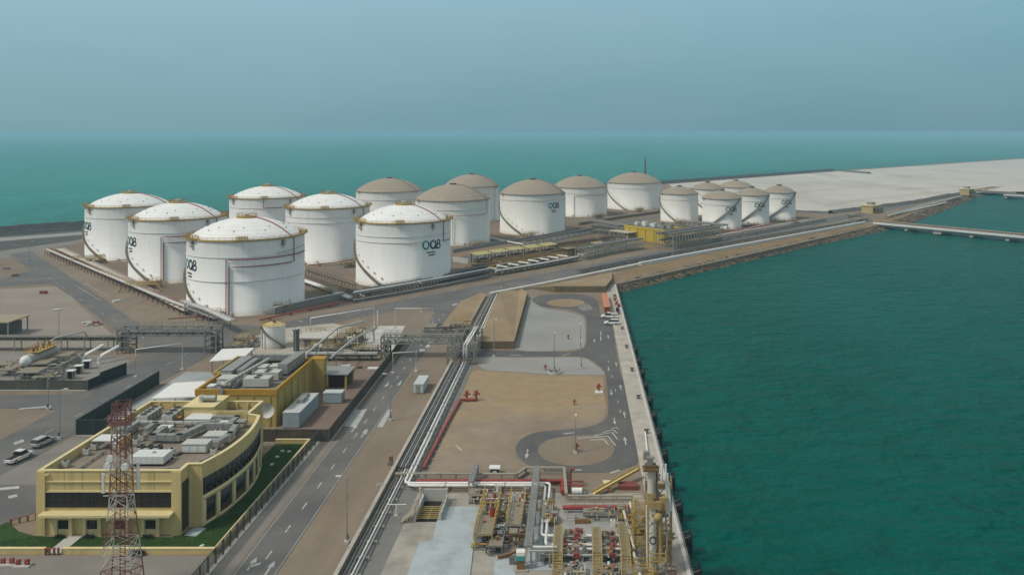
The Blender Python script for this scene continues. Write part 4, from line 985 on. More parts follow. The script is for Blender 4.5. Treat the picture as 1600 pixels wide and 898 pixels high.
t = thing('roof_blower','round grey blower at the front of the mustard building roof','fan',(-73.,178,ZB)); MB().tube([(-.9,0,.8),(1.,0,.8)],.55,12).build('drum', DUCTL, t); MB().box(-.9,-.5,0,1.,.5,.28).build('base_frame', STEELD, t)
# containers in the reddish yard
def container(label, x0,y0,x1,y1,h,mat,cat='container',rib=.45):
    t=thing('container',label,cat,((x0+x1)/2,(y0+y1)/2,0)); MB().box(x0,y0,.15,x1,y1,h).build('body', mat, t, True); mb=MB()
    n=max(2,int((x1-x0)/rib)); 
    for k in range(n): x=x0+(x1-x0)*(k+.25)/n; mb.box(x,y0-.05,.2,x+(x1-x0)/n*.5,y0-.001,h-.1).box(x,y1+.001,.2,x+(x1-x0)/n*.5,y1+.05,h-.1)
    n=max(2,int((y1-y0)/rib))
    for k in range(n): y=y0+(y1-y0)*(k+.25)/n; mb.box(x0-.05,y,.2,x0-.001,y+(y1-y0)/n*.5,h-.1).box(x1+.001,y,.2,x1+.05,y+(y1-y0)/n*.5,h-.1)
    mb.build('wall_rib', mat, t, True); MB().box(x0-.08,y0-.08,h,x1+.08,y1+.08,h+.12).build('roof', M('pale_container_roof', (.5,.54,.55), .5, var=.1, dirt=(.4,.38,.33)), t, True)
    mb=MB(); [mb.box(x,y,0,x+.3,y+.3,.15) for x in (x0,x1-.3) for y in (y0,y1-.3)]; mb.each('foot', STEELD, t, True); return t
c1 = container('large blue grey container close to the mustard building, with a duct hump on top',-59.5,173.2,-56.2,186.2,3.1,BLUEC)
MB().cbox(-57.9,180.5,3.22,1.2,3.2,.8).tube([(-57.9,182.4,3.6),(-57.9,184,3.6),(-57.9,184.6,3.2)],.35,10).build('roof_duct', DUCT, c1, True)
container('low blue grey container lying crosswise beyond the large one',-56.0,188.9,-51.9,191.4,2.3,BLUEC)
c1 = container('white site cabin standing alone on the ground beside the service road',-37.3,196.,-35.1,203.,2.15,M('pale_blue_white', (.56,.63,.64), .5, var=.07, dirt=(.42,.42,.4)),'cabin')
MB().box(-36.7,195.93,.3,-35.8,195.99,1.95).build('door', DUCT, c1, True)

# white canopies
def canopy(label, quad, z, cx, legs=None):
    c = Vector((sum(p[0] for p in quad)/4, sum(p[1] for p in quad)/4)); t = thing('shade_canopy', label, 'canopy', (c.x,c.y,0)); 
    mb=MB(); n=4; top=[(p[0],p[1],z+(.35 if i in (2,3) else 0)) for i,p in enumerate(quad)]; mid=(c.x,c.y,z+.55)
    a=sum(quad[i][0]*quad[(i+1)%4][1]-quad[(i+1)%4][0]*quad[i][1] for i in range(4))
    mb.v=top+[(p[0],p[1],p[2]-.18) for p in top]; F4=[(0,1,2,3),(7,6,5,4)]+[(i,4+i,4+(i+1)%4,(i+1)%4) for i in range(4)]; mb.f=F4; mb.sm=[False]*6
    mb.build('roof', M('white_canopy', (.76,.76,.74), .5, var=.05, dirt=(.55,.53,.48), dirt_amt=.4), t, True)
    lg=MB()
    for p in quad: q=Vector(p[:2]).lerp(c,.12); lg.box(q.x-.1,q.y-.1,0,q.x+.1,q.y+.1,z-.1)
    for i in range(4):
        q=Vector(quad[i]).lerp(c,.12); r=Vector(quad[(i+1)%4]).lerp(c,.12); lg.beam((q.x,q.y,z-.25),(r.x,r.y,z-.25),.12)
    lg.build('frame', STEEL, t, True); return t
canopy('white shade canopy between the two yellow buildings and the dark fence', [G(236,622,3.4),G(309,619,3.4),G(322,597,3.4),G(272,600,3.4)], 3.4, 0)
canopy('white shade canopy with dark stalls under it, left of the mustard roof', [G(327,564,3.4),G(379,560,3.4),G(397,545,3.4),G(347,547,3.4)], 3.4, 0)
t = thing('annex_block','low mustard annex under the farther white canopy','building',(-85,206,0)); parapet_building(t,-84.5,199,-78.2,213,4.2,3.9,MUST,MUST,ROOFG,.5)
# gatehouses at the far right
def gatehouse(label, cx, cy, rz, s):
    t=thing('gatehouse',label,'building',(cx,cy,0),rz); MB().box(-5*s,-4*s,0,5*s,4*s,5*s).build('wall', M('sand_yellow_render', (.47,.36,.17), .85, var=.1), t)
    MB().box(-5.5*s,-4.5*s,5*s,5.5*s,4.5*s,5.5*s).build('roof', CREAML, t); MB().box(-2*s,-2*s,5.5*s,2.4*s,2*s,7.2*s).build('roof_unit', DUCT, t)
    MB().box(-3.6*s,-4.06*s,1.*s,-1.*s,-4.001*s,3.6*s).box(1.2*s,-4.06*s,0,3.2*s,-4.001*s,3.4*s).each('window', GLASS, t); MB().box(-5.4*s,-4.3*s,0,5.4*s,-4.001*s,.9*s).build('plinth', MUSTD, t)
    MB().box(5.05*s,-3*s,0,11*s,3*s,3.2*s).build('side_annex', M('olive_annex', (.26,.21,.09), .85, var=.15), t); return t
x,y=G(1365,334); gatehouse('nearer yellow gatehouse at the root of the trestle',x,y+6,.75,1.12)
x,y=G(1515,305.5); gatehouse('farther yellow gatehouse, small above the far road end',x,y+6,.75,1.12)
# yellow substation by the tank farm
sx, sy = G(976,353,7.0); w=math.atan2(-.77,.64)
t=thing('substation','bright yellow substation with a pale awning, among the pipe racks','building',(sx,sy,0),w)
SUBY=M('bright_yellow_render',(.52,.38,.035),.8,var=.12,scale=.2,dirt=(.36,.27,.06),dscale=.2)
MB().box(0,0,0,31,15,7).build('wall', SUBY, t); MB().box(.4,.4,7.002,30.6,14.6,7.05).build('roof', ROOFG, t)
mb=MB().box(-.2,-.2,6.5,31.2,.2,7.6).box(-.2,14.8,6.5,31.2,15.2,7.6).box(-.2,.201,6.5,.2,14.799,7.6).box(30.8,.201,6.5,31.2,14.799,7.6); mb.build('parapet', SUBY, t)
mb=MB(); [mb.box(4+6.5*k-.15,-.35,0,4+6.5*k+.15,-.202,6.5) for k in range(5)]; mb.each('wall_rib', MUST, t)
MB().box(-6,-7,4.2,10,-.36,4.5).build('awning', M('pale_awning',(.47,.44,.35),.7,var=.1), t); mb=MB(); [mb.box(x,-6.8,0,x+.4,-6.4,4.2) for x in (-5.6,1.5,9.4)]; mb.each('awning_post', MUST, t)
mb=MB(); [mb.box(-4+2.6*k,-5.2,0,-2.6+2.6*k,-3.6,2.3) for k in range(5)]; mb.each('transformer', DUCTL, t)
for k in range(8):
    g=thing('roof_vent_unit',('nearest','second','third','fourth','fifth','sixth','seventh','farthest')[k]+' roof unit of the row on the yellow substation, counted from its left end','vent',(sx+math.cos(w)*(3+3.5*k)-math.sin(w)*(7+(k%2)*2),sy+math.sin(w)*(3+3.5*k)+math.cos(w)*(7+(k%2)*2),7.05),w,'roof units of the yellow substation')
    MB().box(-.9,-1.2,.3,.9,1.2,2.+.5*(k%3)).build('casing', WHITEP if k<5 else DUCT, g); MB().box(-1.,-1.3,0,1.,1.3,.3).build('base_frame', STEELD, g)
# ------------------------------------------------------------------ fences, poles, racks, plots
FENCEG = M('olive_fence_panel', (.085,.085,.07), .8, var=.15, scale=.3, dirt=(.14,.125,.1), dscale=.3)
FENCED = M('dark_green_fence', (.018,.03,.027), .8, var=.2, scale=.3)
FENCEB = M('brown_fence_panel', (.085,.068,.05), .85, var=.2, scale=.3, dirt=(.13,.11,.08), dscale=.3)
MESHF = M('mesh_fence_wire', (.13,.135,.12), .7, .2, var=.1, alpha=.34)
POSTB = M('fence_post_dark', (.07,.07,.065), .7, var=.1)
RAILB = M('beige_rail', (.34,.3,.24), .7, var=.15, scale=.5, dirt=(.22,.19,.15), dscale=.4)
REDR = M('oxide_red_steel', (.2,.05,.04), .7, var=.25, scale=.5, dirt=(.13,.06,.045), dscale=.4)
PIPEY = M('ochre_pipe', (.45,.3,.1), .6, var=.25, scale=.5, dirt=(.2,.14,.07), dscale=.4)
OLIVE = M('olive_grey_steel', (.3,.295,.245), .65, .15, var=.2, scale=.5, dirt=(.2,.18,.14), dscale=.4)
CREAMT = M('cream_tray_cover', (.5,.46,.37), .75, var=.15, scale=.4, dirt=(.3,.26,.2), dscale=.3)
def fence(label, a, b, h, mat, sp=3., th=.08, kerb=None, post=POSTB, ph=.15):
    a, b = Vector(a), Vector(b); d = b-a; L = d.length; t = thing('fence', label, 'fence', (a.x,a.y,0), math.atan2(d.y,d.x))
    z0 = .12 if kerb else .05
    MB().box(0,-th/2,z0,L,th/2,h).build('panel', mat, t)
    n = max(1, min(60, int(L/sp))); mb = MB()
    for k in range(n+1): mb.box(L*k/n-.06,-.1,0,L*k/n+.06,.1,h+ph)
    mb.each('post', post, t)
    if kerb: MB().box(-.1,-.3,0,L+.1,.3,.14).build('kerb', kerb, t)
    MB().box(0,-.07,h,L,.07,h+.09).build('top_rail', post, t)
    return t
fence('olive panelled fence in front of the left process plot', (-205,199.), (-113.9,198.6), 2.25, FENCEG, 5, .1, PALEC)
fence('dark end fence turning back at the right end of the olive panels', (-113.7,198.8), (-112.8,207), 2.3, FENCED, 3, .1)
fence('short dark gate screen beside the road, right of the olive panels', (-113.2,203.), (-111.5,211.5), 2.9, FENCED, 3, .12)
fence('dark green screen fence along the left road, seen past the mast', (-99.,169.), (-99.5,203.5), 3.1, FENCED, 3, .1)
fence('dark green screen fence turning toward the yellow building', (-98.9,169.), (-89,169.), 3.1, FENCED, 3, .1, PALEC)
fence('long dark brown fence along the left edge of the service road', (-47.9,166), (-48.6,244), 2.5, FENCEB, 3, .1, CONC)
fence('brown panelled fence behind the lawn, between lawn and reddish yard', (-60.8,165.8), (-48.1,165.8), 2.3, FENCEB, 2.4, .1)
fence('see through mesh fence on a pale kerb along the lawn', (-50.2,84), (-49.9,165.5), 2.3, MESHF, 2.4, .04, PALEC, POSTB)

def lamp_make(h, arms=1):
    def mk():
        t = thing('light_pole','','light pole'); MB().cyl(0,0,.35,h,.13,8,.07).build('pole', GALV, t)
        MB().box(-.35,-.35,0,.35,.35,.4).build('base_block', PALEC, t)
        for s in ((1,-1) if arms == 2 else (1,)):
            a = MB().tube([(0,0,h-.05),(s*.5,0,h+.2),(s*1.3,0,h+.28)], .06, 6).build('arm', GALV, t); MB().box(s*1.1-.25,-.16,h+.2,s*1.1+.55,.16,h+.34).build('lamp_head', WHITEP, t)
        MB().box(-.2,-.2,.6,.2,-.1,1.3).build('junction_box', STEELD, t)
        return t
    return mk
KL = Kind(lamp_make(9.5)); KS = Kind(lamp_make(6.5)); KD = Kind(lamp_make(11.5,2))
LG = 'light poles around the terminal'
for kind, x, y, rz, lab in ((KL,542,848,3.1,'light pole in the brown strip right of the service road, nearest the camera'),
    (KL,93,685,0,'light pole beside the silver car on the left apron'), (KL,610,657,3.1,'light pole right of the service road, between the two pale patches'),
    (KL,462,560,.5,'light pole rising behind the mustard building ducts'), (KS,899,708,1.5,'pole with a red box in the middle of the near turning loop'),
    (KL,772,557,1.2,'light pole in front of the timbered embankment end'), (KL,866,582,1.5,'light pole in a ring frame on the pale gravel strip'),
    (KS,908,576,1.5,'light pole at the right part of the pale gravel strip'), (KL,784,449,2.4,'light pole beside the main road above the embankment'),
    (KL,660,488,2.4,'light pole on the sand between main road and slab'), (KL,1051,400,2.4,'white light pole on the main road near the yellow substation'),
    (KL,92,535,.3,'thin light pole on the beige plot at far left'), (KL,46,410,.3,'thin pole by the left shore corner'), (KS,907,545,1.5,'short light pole at the corner of the pale blue gravel pad'),
    (KD,566,523,2.2,'pole by the left edge of the white slab'), (KL,520,470,2.4,'light pole in front of the bund of the largest tank'), (KL,1163,376,2.4,'light pole on the main road below the small tanks'),
    (KL,75,640,.3,'light pole on the sand island of the left roads'), (KL,925,420,2.4,'light pole on the main road in the middle distance')):
    X, Y = G(x,y); kind.put((X,Y,0), rz, lab, LG)

def rack(label, pts, w, zt, pipes, post=STEELD, sp=6., name='pipe_rack', tray=None, levels=1, cat='pipe rack', zb=0., rail=None, pw=.22):
    """pipes on trestles; pts on the ground, pipes = list of (offset, radius, material[, lift])"""
    P = [Vector(p) for p in pts]; t = thing(name, label, cat, (P[0].x,P[0].y,zb))
    nn = []
    for i in range(len(P)):
        d = (P[min(i+1,len(P)-1)]-P[max(i-1,0)]).normalized(); nn.append(Vector((-d.y,d.x)))
    for pi in pipes:
        o, r, m = pi[:3]; lift = pi[3] if len(pi) > 3 else 0
        MB().tube([(p.x+n.x*o, p.y+n.y*o, zb+zt+r+lift+.004) for p,n in zip(P,nn)], r, 8).build('pipe', m, t, True)
    if tray: 
        mb = MB()
        for i in range(len(P)-1): a,b=P[i]+nn[i]*tray[0],P[i+1]+nn[i+1]*tray[0]; mb.beam((a.x,a.y,zb+zt+tray[2]),(b.x,b.y,zb+zt+tray[2]),tray[1],.16)
        mb.build('tray', tray[3], t, True)
    if rail:
        mb = MB()
        for i in range(len(P)-1):
            a,b=P[i]+nn[i]*rail[0],P[i+1]+nn[i+1]*rail[0]; L=(b-a).length
            for z in (.55,1.05): mb.beam((a.x,a.y,zb+zt+z),(b.x,b.y,zb+zt+z),.1)
            n=int(L/2.2)
            for k in range(n+1): q=a.lerp(b,k/max(1,n)); mb.beam((q.x,q.y,zb+zt),(q.x,q.y,zb+zt+1.05),.1)
        mb.build('hand_rail', rail[1], t, True)
    tot = sum((P[i+1]-P[i]).length for i in range(len(P)-1)); sp = max(sp, tot/70)
    for i in range(len(P)-1):
        d = P[i+1]-P[i]; L = d.length; k = max(1,int(L/sp)); d = d/L; m = Vector((-d.y,d.x))
        for q in range(k):
            p = P[i]+d*(L*(q+.5)/k); mb = MB()
            for s in (-1,1): e = p+m*(s*w/2); mb.beam((e.x,e.y,zb),(e.x,e.y,zb+zt-.02),pw)
            for lv in range(levels):
                z = zb+zt-.12-lv*(zt*.45); a, b = p-m*w/2, p+m*w/2; mb.beam((a.x,a.y,z),(b.x,b.y,z),max(.24,pw*.9),max(.22,pw*.8))
            mb.build('trestle', post, t, True)
    return t
def gl(*l): return [G(a,b) for a,b in l]
# left racks of the tank farm
rack('beige topped pipe rack on red posts along the left road, outer of two', gl((73,396),(150,430),(240,469),(338,508)), 2.4, 1.9, [(-.7,.2,PIPEG,.1),(0,.16,PIPEW,.1)], REDR, 5, tray=(.7,.9,.12,CREAMT), rail=(1.2,REDR))
rack('inner rack with cream covers close to the white tanks, left side', gl((94,393),(160,424),(222,455),(296,492)), 4.2, 1.4, [(1.5,.22,PIPEG,.1),(2.0,.14,REDB,.1)], REDR, 6, tray=(-.4,2.9,.14,CREAMT))
rack('white pipes leaving the left racks for the pipe bridge', gl((287,488),(325,503),(362,521)), 3., 3.6, [(-1.,.32,PIPEW),(-.2,.28,PIPEW),(.6,.28,PIPEG),(1.2,.2,PIPEG)], STEEL, 7, rail=(-1.6,GALV))
for k,(x,y,x2,y2,lab) in enumerate(((112,414,160,411,'ochre step over walkway crossing the left racks by the leftmost tank'),(196,456,245,456,'ochre step over walkway crossing the left racks by the second tank'))):
    a,b=Vector(G(x,y)),Vector(G(x2,y2)); t=thing('walkway',lab,'walkway',(a.x,a.y,0)); MB().beam((a.x,a.y,2.9),(b.x,b.y,2.9),1.2,.12).build('deck',PIPEY,t,True)
    d=(b-a).normalized(); m=Vector((-d.y,d.x))*.6
    for s in (-1,1):
        mb=MB(); mb.beam((a.x+s*m.x,a.y+s*m.y,3.9),(b.x+s*m.x,b.y+s*m.y,3.9),.12).beam((a.x+s*m.x,a.y+s*m.y,3.4),(b.x+s*m.x,b.y+s*m.y,3.4),.1)
        for q in range(6): p=a.lerp(b,q/5)+m*s; mb.beam((p.x,p.y,2.9),(p.x,p.y,3.9),.1)
        mb.build('hand_rail',YEL,t,True)
    for e,o in ((a,-d),(b,d)): MB().beam((e.x,e.y,2.85),(e.x+o.x*2.6,e.y+o.y*2.6,.1),1.,.12).build('stair',PIPEY,t,True)
    mb=MB(); [mb.beam((p.x,p.y,0),(p.x,p.y,2.84),.2) for p in (a.lerp(b,.08),a.lerp(b,.5),a.lerp(b,.92))]; mb.each('leg',PIPEY,t,True)

def bridge(label, x0, x1, y, zt, zlo, dep, post, twr=3., pipes=(), rails=True):
    t = thing('pipe_bridge', label, 'pipe bridge', ((x0+x1)/2,y,0))
    for xa in (x0, x1-twr):
        mb = MB()
        for x in (xa, xa+twr):
            for yy in (y-dep/2,y+dep/2): mb.beam((x,yy,0),(x,yy,zt),.36)
        for z in (zlo*.33,zlo*.66,zlo):
            for yy in (y-dep/2,y+dep/2): mb.beam((xa,yy,z),(xa+twr,yy,z),.24)
            for x in (xa,xa+twr): mb.beam((x,y-dep/2,z+.01),(x,y+dep/2,z+.01),.22)
        mb.build('tower', post, t, True)
    mb = MB(); n = max(3,int((x1-x0)/3.2))
    for yy in (y-dep/2,y+dep/2):
        for z in (zlo,zt): mb.beam((x0-.1,yy,z),(x1+.1,yy,z),.32)
        for k in range(n+1): x=x0+(x1-x0)*k/n; mb.beam((x,yy,zlo),(x,yy,zt),.2)
        for k in range(n):
            xa,xb=x0+(x1-x0)*k/n,x0+(x1-x0)*(k+1)/n; mb.beam((xa,yy,zlo if k%2 else zt),(xb,yy,zt if k%2 else zlo),.14)
    for k in range(n+1):
        x=x0+(x1-x0)*k/n
        for z in (zlo,zt): mb.beam((x,y-dep/2,z+.01),(x,y+dep/2,z+.01),.2)
    mb.build('truss', post, t, True)
    for o,r,z,m in pipes:
        MB().tube([(x0+.5+abs(o)*.3,y+o,.6),(x0+.5+abs(o)*.3,y+o,z-.3),(x0+.8+abs(o)*.3,y+o,z),(x1-.8-abs(o)*.3,y+o,z),(x1-.5-abs(o)*.3,y+o,z-.3),(x1-.5-abs(o)*.3,y+o,.6)], r, 8).build('pipe', m, t, True)
    if rails:
        for yy in (y-dep/2-.1,y+dep/2+.1):
            mb=MB()
            for z in (.6,1.1): mb.beam((x0,yy,zt+z),(x1,yy,zt+z),.1)
            for k in range(2*n+1): x=x0+(x1-x0)*k/(2*n); mb.beam((x,yy,zt),(x,yy,zt+1.1),.09)
            mb.build('hand_rail', GALV, t, True)
    MB().box(x0,y+dep/2-1.,zt+.13,x1,y+dep/2-.2,zt+.2).build('walkway', STAIR, t, True)
    return t
bridge('wide grey steel pipe bridge spanning the left road below the nearest tank', -124.4,-97.6,233.5,6.6,4.9,4.4, STEEL, 3., [(-1.6,.34,5.5,STEELD),(-.8,.3,5.4,PIPEG),(0,.3,5.4,STEELD),(.8,.26,5.4,PIPEG),(1.5,.4,5.5,STEELD)])
bridge('lower grey pipe bridge crossing the service road near the embankment', -51.8,-30.2,228.5,5.6,3.9,3.2, STEEL, 1.8, [(-1.2,.24,4.5,PIPEG),(-.5,.28,4.5,STEEL),(.2,.2,4.5,PIPEG),(.9,.24,4.5,STEEL)])
def gauge(label, a, b, h, r=.12):
    t=thing('height_gauge',label,'height gauge',(a[0],a[1],0)); MB().tube([(a[0],a[1],0),(a[0],a[1],h),(b[0],b[1],h),(b[0],b[1],0)], r, 8).build('frame', PIPEW, t, True)
    for p in (a,b): MB().box(p[0]-.4,p[1]-.4,0,p[0]+.4,p[1]+.4,.35).build('footing', PALEC, t, True)
gauge('white goal shaped height gauge over the left road, before the wide pipe bridge', G(212,589), G(285,578), 6.8)
gauge('white goal shaped height gauge over the service road, before the lower pipe bridge', G(614,583), G(650,581), 5.1)
gauge('white height gauge over the service road behind the lower pipe bridge', (-55.5,262), (-44,262), 6.)
gauge('white pipe portal behind the pumps of the mustard building', (-77,247.5), (-62,262), 6.2, .16)
# corridor of pipes parallel to the service road
wl=thing('trench_wall','long beige concrete wall along the left edge of the pipe corridor','wall',(-32.1,60,0)); MB().box(-32.3,60,0,-31.9,150.2,1.05).box(-32.3,150.3,0,-31.9,221,1.05).each('wall_body',RAILB,wl,True); MB().box(-32.4,60,1.06,-31.8,221,1.16).build('coping',CONC,wl,True)
wl=thing('trench_wall','beige concrete wall of the pipe corridor beside the embankment, up to the main road','wall',(-32.1,246,0)); MB().box(-33.2,246,0,-32.8,312,.9).build('wall_body',RAILB,wl,True)
sheet('pipe_trench', [(-31.85,60),(-27.2,60),(-26.2,150),(-26.2,222),(-31.85,222)], .034, CONCD, 'dark concrete bed of the pipe corridor', 'paving')
rack('silver pipes in the near part of the corridor, below the platform wall', [(-30.2,70),(-30.2,150.5)], 2.2, .55, [(-.6,.13,PIPEG),(-.1,.13,PIPEW),(.5,.1,STEEL),(.9,.16,STEELD)], CONC, 4.5)
rack('grey pipes along the left side of the corridor', [(-30.6,151.2),(-30.6,220)], 2.2, .55, [(-.75,.13,STEELD),(-.3,.14,PIPEG),(.15,.1,STEEL),(.55,.14,PIPEG),(.95,.16,STEELD)], CONC, 4.)
t=thing('pipeline','pair of bright white pipes that run up the corridor and climb over the branch road','pipe',(-28.6,146,0))
for dx in (-.35,.35):
    x=-28.6+dx; xe=-4.75-dx*1.1; ye=123.6+dx*4; yb=143.3-dx*1.4
    MB().tube([(7.2,ye,1.),(xe+.8,ye,1.),(xe+.1,ye+.3,1.),(xe,ye+1.,1.),(xe,yb-.9,1.),(xe-.15,yb-.2,1.),(xe-.9,yb,.99),(x+.9,yb,.98),(x+.2,yb+.3,.98),(x,144.6-dx,.98),(x,219.2,.98),(x,219.8,1.4),(x,219.8,4.8),(x,220.4,5.2),(x+.5,241.3,5.2),(x+.5,242,4.8),(x+.5,242,1.3),(x+.4,242.8,1.),(x+.1,311,1.),(x+1.3,313.6,1.)], .22, 10).build('pipe',PIPEW,t,True)
mb=MB()
for k in range(18): y=150+3.9*k; mb.box(-29.3,y-.15,.03,-27.9,y+.15,.72)
for k in range(16): y=246+4.2*k; mb.box(-29.2,y-.15,.03,-27.7,y+.15,.74)
for k in range(5): x=-26.+4.4*k; mb.box(x-.15,142.2,.03,x+.15,144.4,.72)
for k in range(4): y=127.+4.2*k; mb.box(-5.5,y-.15,.16,-4.1,y+.15,.74)
mb.each('pipe_sleeper',PALEC,t,True); mb=MB()
for dx in (-.35,.35):
    for y in (151,168,186,204): mb.tube([(-28.6+dx,y,.98),(-28.6+dx,y+.18,.98)],.3,10)
    for y in (128.5,136.): mb.tube([(-4.75-dx*1.1,y,1.),(-4.75-dx*1.1,y+.15,1.)],.3,10)
    for x in (-22.,-12.): mb.tube([(x,143.3-dx*1.4,.99),(x+.15,143.3-dx*1.4,.99)],.3,10)
mb.each('flange',GALV,t,True,per=3)
bridge('short grey pipe tower where the white pipes climb at the branch road', -33.2,-26.4,230.5,4.7,3.6,20, STEEL, 2., [], True)
rack('grey pipes continuing beside the embankment', [(-30.8,246),(-30.8,312),(-26,322)], 2.2, .6, [(-.7,.16,PIPEG),(-.2,.14,STEELD),(.3,.14,PIPEG),(.8,.12,STEEL)], CONC, 5)
t=thing('fire_main','red fire water pipe lying right of the white pipes, ending in hydrants','pipe',(-26.6,152,0)); MB().tube([(-27.1,151.5,.5),(-26.5,176,.5),(-25.9,190,.5),(-24.4,190.5,.5),(-22.4,190.5,.5)],.32,8).build('pipe',REDB,t,True)
mb=MB(); [mb.box(-27.4+.03*k,153+3.5*k,.03,-26.2+.03*k,153.3+3.5*k,.2) for k in range(10)]; mb.each('pipe_sleeper',CONC,t,True)
def hydrant_make():
    t=thing('hydrant','','hydrant'); MB().cyl(0,0,0,1.3,.16,8).build('riser',REDB,t); MB().sphere((0,0,1.4),.26,8,6).build('head',REDB,t)
    for s in (-1,1): MB().tube([(0,0,1.),(s*.55,0,1.)],.12,6).build('outlet',REDB,t)
    MB().tube([(0,0,.5),(0,.6,.5),(0,.6,1.1)],.1,6).cyl(0,.6,1.1,1.18,.25,8).build('valve',REDB,t); return t
KH=Kind(hydrant_make)
for x,y,z,s,l in ((-24.4,190.8,0,1.5,'left of two big red hydrants at the end of the red fire main'),(-22.3,191,0,1.5,'right of two big red hydrants at the end of the red fire main'),(.1,160.4,0,1.1,'small red hydrant beside the pole in the near turning loop'),(5.3,197.5,.0,1.2,'red hydrant with a white base at the right edge of the sand yard'),(-7.7,215.5,0,.9,'dark hydrant left of the ring frame on the pale gravel strip'),(-.3,188,0,.8,'small hydrant alone in the middle of the sand yard'),(-2.2,247.5,0,.9,'hydrant near the right corner of the pale blue gravel pad')):
    KH.put((x,y,z),.4,l,'hydrants',(s,s,s))
t=thing('hydrant_slab','white concrete slab under the hydrant at the edge of the sand yard','slab',(5.3,197,0)); MB().box(-.9,-.9,0,.9,.9,.28).build('slab',WHITEP,t)
t=thing('ring_frame','round pale ring frame on the gravel strip','frame',(-5.3,213,0)); MB().lathe([(1.5,0),(1.7,0),(1.7,.5),(1.5,.5),(1.5,0)],24,smooth=False).build('ring',PALEC,t); mb=MB(); [mb.box(1.2*math.cos(a)-.15,1.2*math.sin(a)-.15,0,1.2*math.cos(a)+.15,1.2*math.sin(a)+.15,1.3) for a in (0,1.57,3.14,4.71)]; mb.each('post',GALV,t)
t=thing('cable_box','brown cable cabinet by the wall of the pipe corridor','cabinet',G3(611,725)); MB().box(-.3,-.3,0,.3,.3,1.5).build('cabinet',RUST,t); MB().box(-.5,-.6,0,.5,-.3,.5).build('plinth',CONCD,t)
t=thing('marker_frame','white two legged sign frame by the corner of the pipe corridor','sign frame',G3(594,768)); MB().tube([(-.6,0,0),(-.6,0,1.3),(.6,0,1.3),(.6,0,0)],.07,6).build('frame',PIPEW,t); MB().box(-.7,-.08,1.1,.7,-.03,1.5).build('board',PALEC,t)
t=thing('pipe_stub','tall white T shaped vent pipe at the edge of the loading platform','vent pipe',G3(619,805)); MB().tube([(0,0,0),(0,0,1.7)],.1,8).tube([(-1.5,0,1.75),(1.6,0,1.75)],.07,8).build('pipe',PIPEW,t); MB().box(-.3,-.3,0,.3,.3,.15).build('base',PALEC,t)

# flood wall along the shore with its inner pipe rack
def wallrun(name,label,pts,w,h,mat,cap=None,cat='wall'):
    P=[Vector(p) for p in pts]; t=thing(name,label,cat,(P[0].x,P[0].y,0)); mb=MB(); cp=MB()
    for i in range(len(P)-1):
        e=.004*(i%2); mb.beam((P[i].x,P[i].y,h/2-e),(P[i+1].x,P[i+1].y,h/2-e),w-2*e,h); cp.beam((P[i].x,P[i].y,h+.1-e),(P[i+1].x,P[i+1].y,h+.1-e),w+.2-2*e,.2)
    mb.build('wall_body',mat,t,True)
    if cap: cp.build('coping',cap,t,True)
    return t
wallrun('flood_wall','long white flood wall between the main road and the brown shore bench',gl((1000,414.5),(1100,396),(1200,377.5),(1352,349)),1.4,1.2,WHITEP,WHITEP)
rack('white pipes running from the embankment corner along the main road',gl((766,462),(850,446),(925,430.5),(1000,415)),2.,.8,[(-.6,.28,PIPEW),(.2,.28,PIPEW),(.8,.16,PIPEG)],CONC,6)
rack('dark pipe rack between the main road and the white flood wall',gl((905,427),(1000,407.5),(1100,388.5),(1200,371),(1330,349)),3.,.9,[(-1.1,.25,STEELD),(-.4,.3,STEELD),(.4,.2,STEEL),(1.1,.25,STEELD)],STEELD,9)
rack('dark pipes on the inner side of the road near the small tanks',gl((1115,378),(1200,362.5),(1290,345)),3.,1.1,[(-1.,.3,STEELD),(0,.3,STEEL),(1.,.3,STEELD)],STEELD,9)
rack('white pipe along the road edge right of the small tanks',gl((1120,371),(1200,357),(1268,345)),1.2,.8,[(0,.35,PIPEW)],CONC,9)
rack('pinkish red pipes in front of the small lettered tanks',gl((1112,366),(1160,362),(1205,352)),3.,1.,[(-1.,.3,REDB),(0,.25,PIPEW),(1.,.3,REDB)],REDR,7)
# racks and walls along the near edge of the tank farm
wallrun('bund_wall','grey bund wall with a white top in front of the nearest tank',gl((428,491.5),(490,476.5),(538,467)),.5,2.3,M('bund_grey',(.26,.255,.24),.85,var=.15,scale=.3,dirt=(.18,.165,.14),dscale=.3),WHITEP)
rack('red pipe at the foot of the grey bund wall',gl((405,504),(470,489),(530,477)),1.,.5,[(0,.3,REDB)],REDR,6)
wallrun('bund_wall','low brown bund between the nearest tank and the logo tank',gl((478,434),(553,459),(575,462)),1.6,1.7,M('brown_bund',(.16,.13,.1),.95,var=.2,scale=.3,dirt=(.2,.17,.13)))
rack('dark posted rack on the bund between the nearest tank and the logo tank',gl((478,431),(556,456)),1.4,2.4,[(0,.2,STEELD)],STEELD,3,rail=(.6,STEELD))
rack('fat white pipes passing between the nearest tank and the logo tank',gl((472,442),(500,452),(548,471)),3.,1.,[(-1.,.42,PIPEW),(0,.42,PIPEW),(1.,.36,PIPEG)],CONC,6)
rack('long dark rack with a white pipe in front of the logo tank',gl((552,471),(620,459.5),(690,446.5),(762,432)),3.8,2.3,[(-1.6,.3,STEELD),(-1.,.26,STEEL),(-.4,.34,PIPEW,.7),(.3,.28,STEELD),(.9,.24,PIPEG),(1.5,.26,STEELD)],STEELD,1.7,rail=(1.9,STEELD),levels=3)
wallrun('trench_wall','dark concrete kerb wall under the long dark rack, on the road side',gl((552,473.5),(620,462),(690,449),(764,434)),.4,1.1,CONCD,CONC)
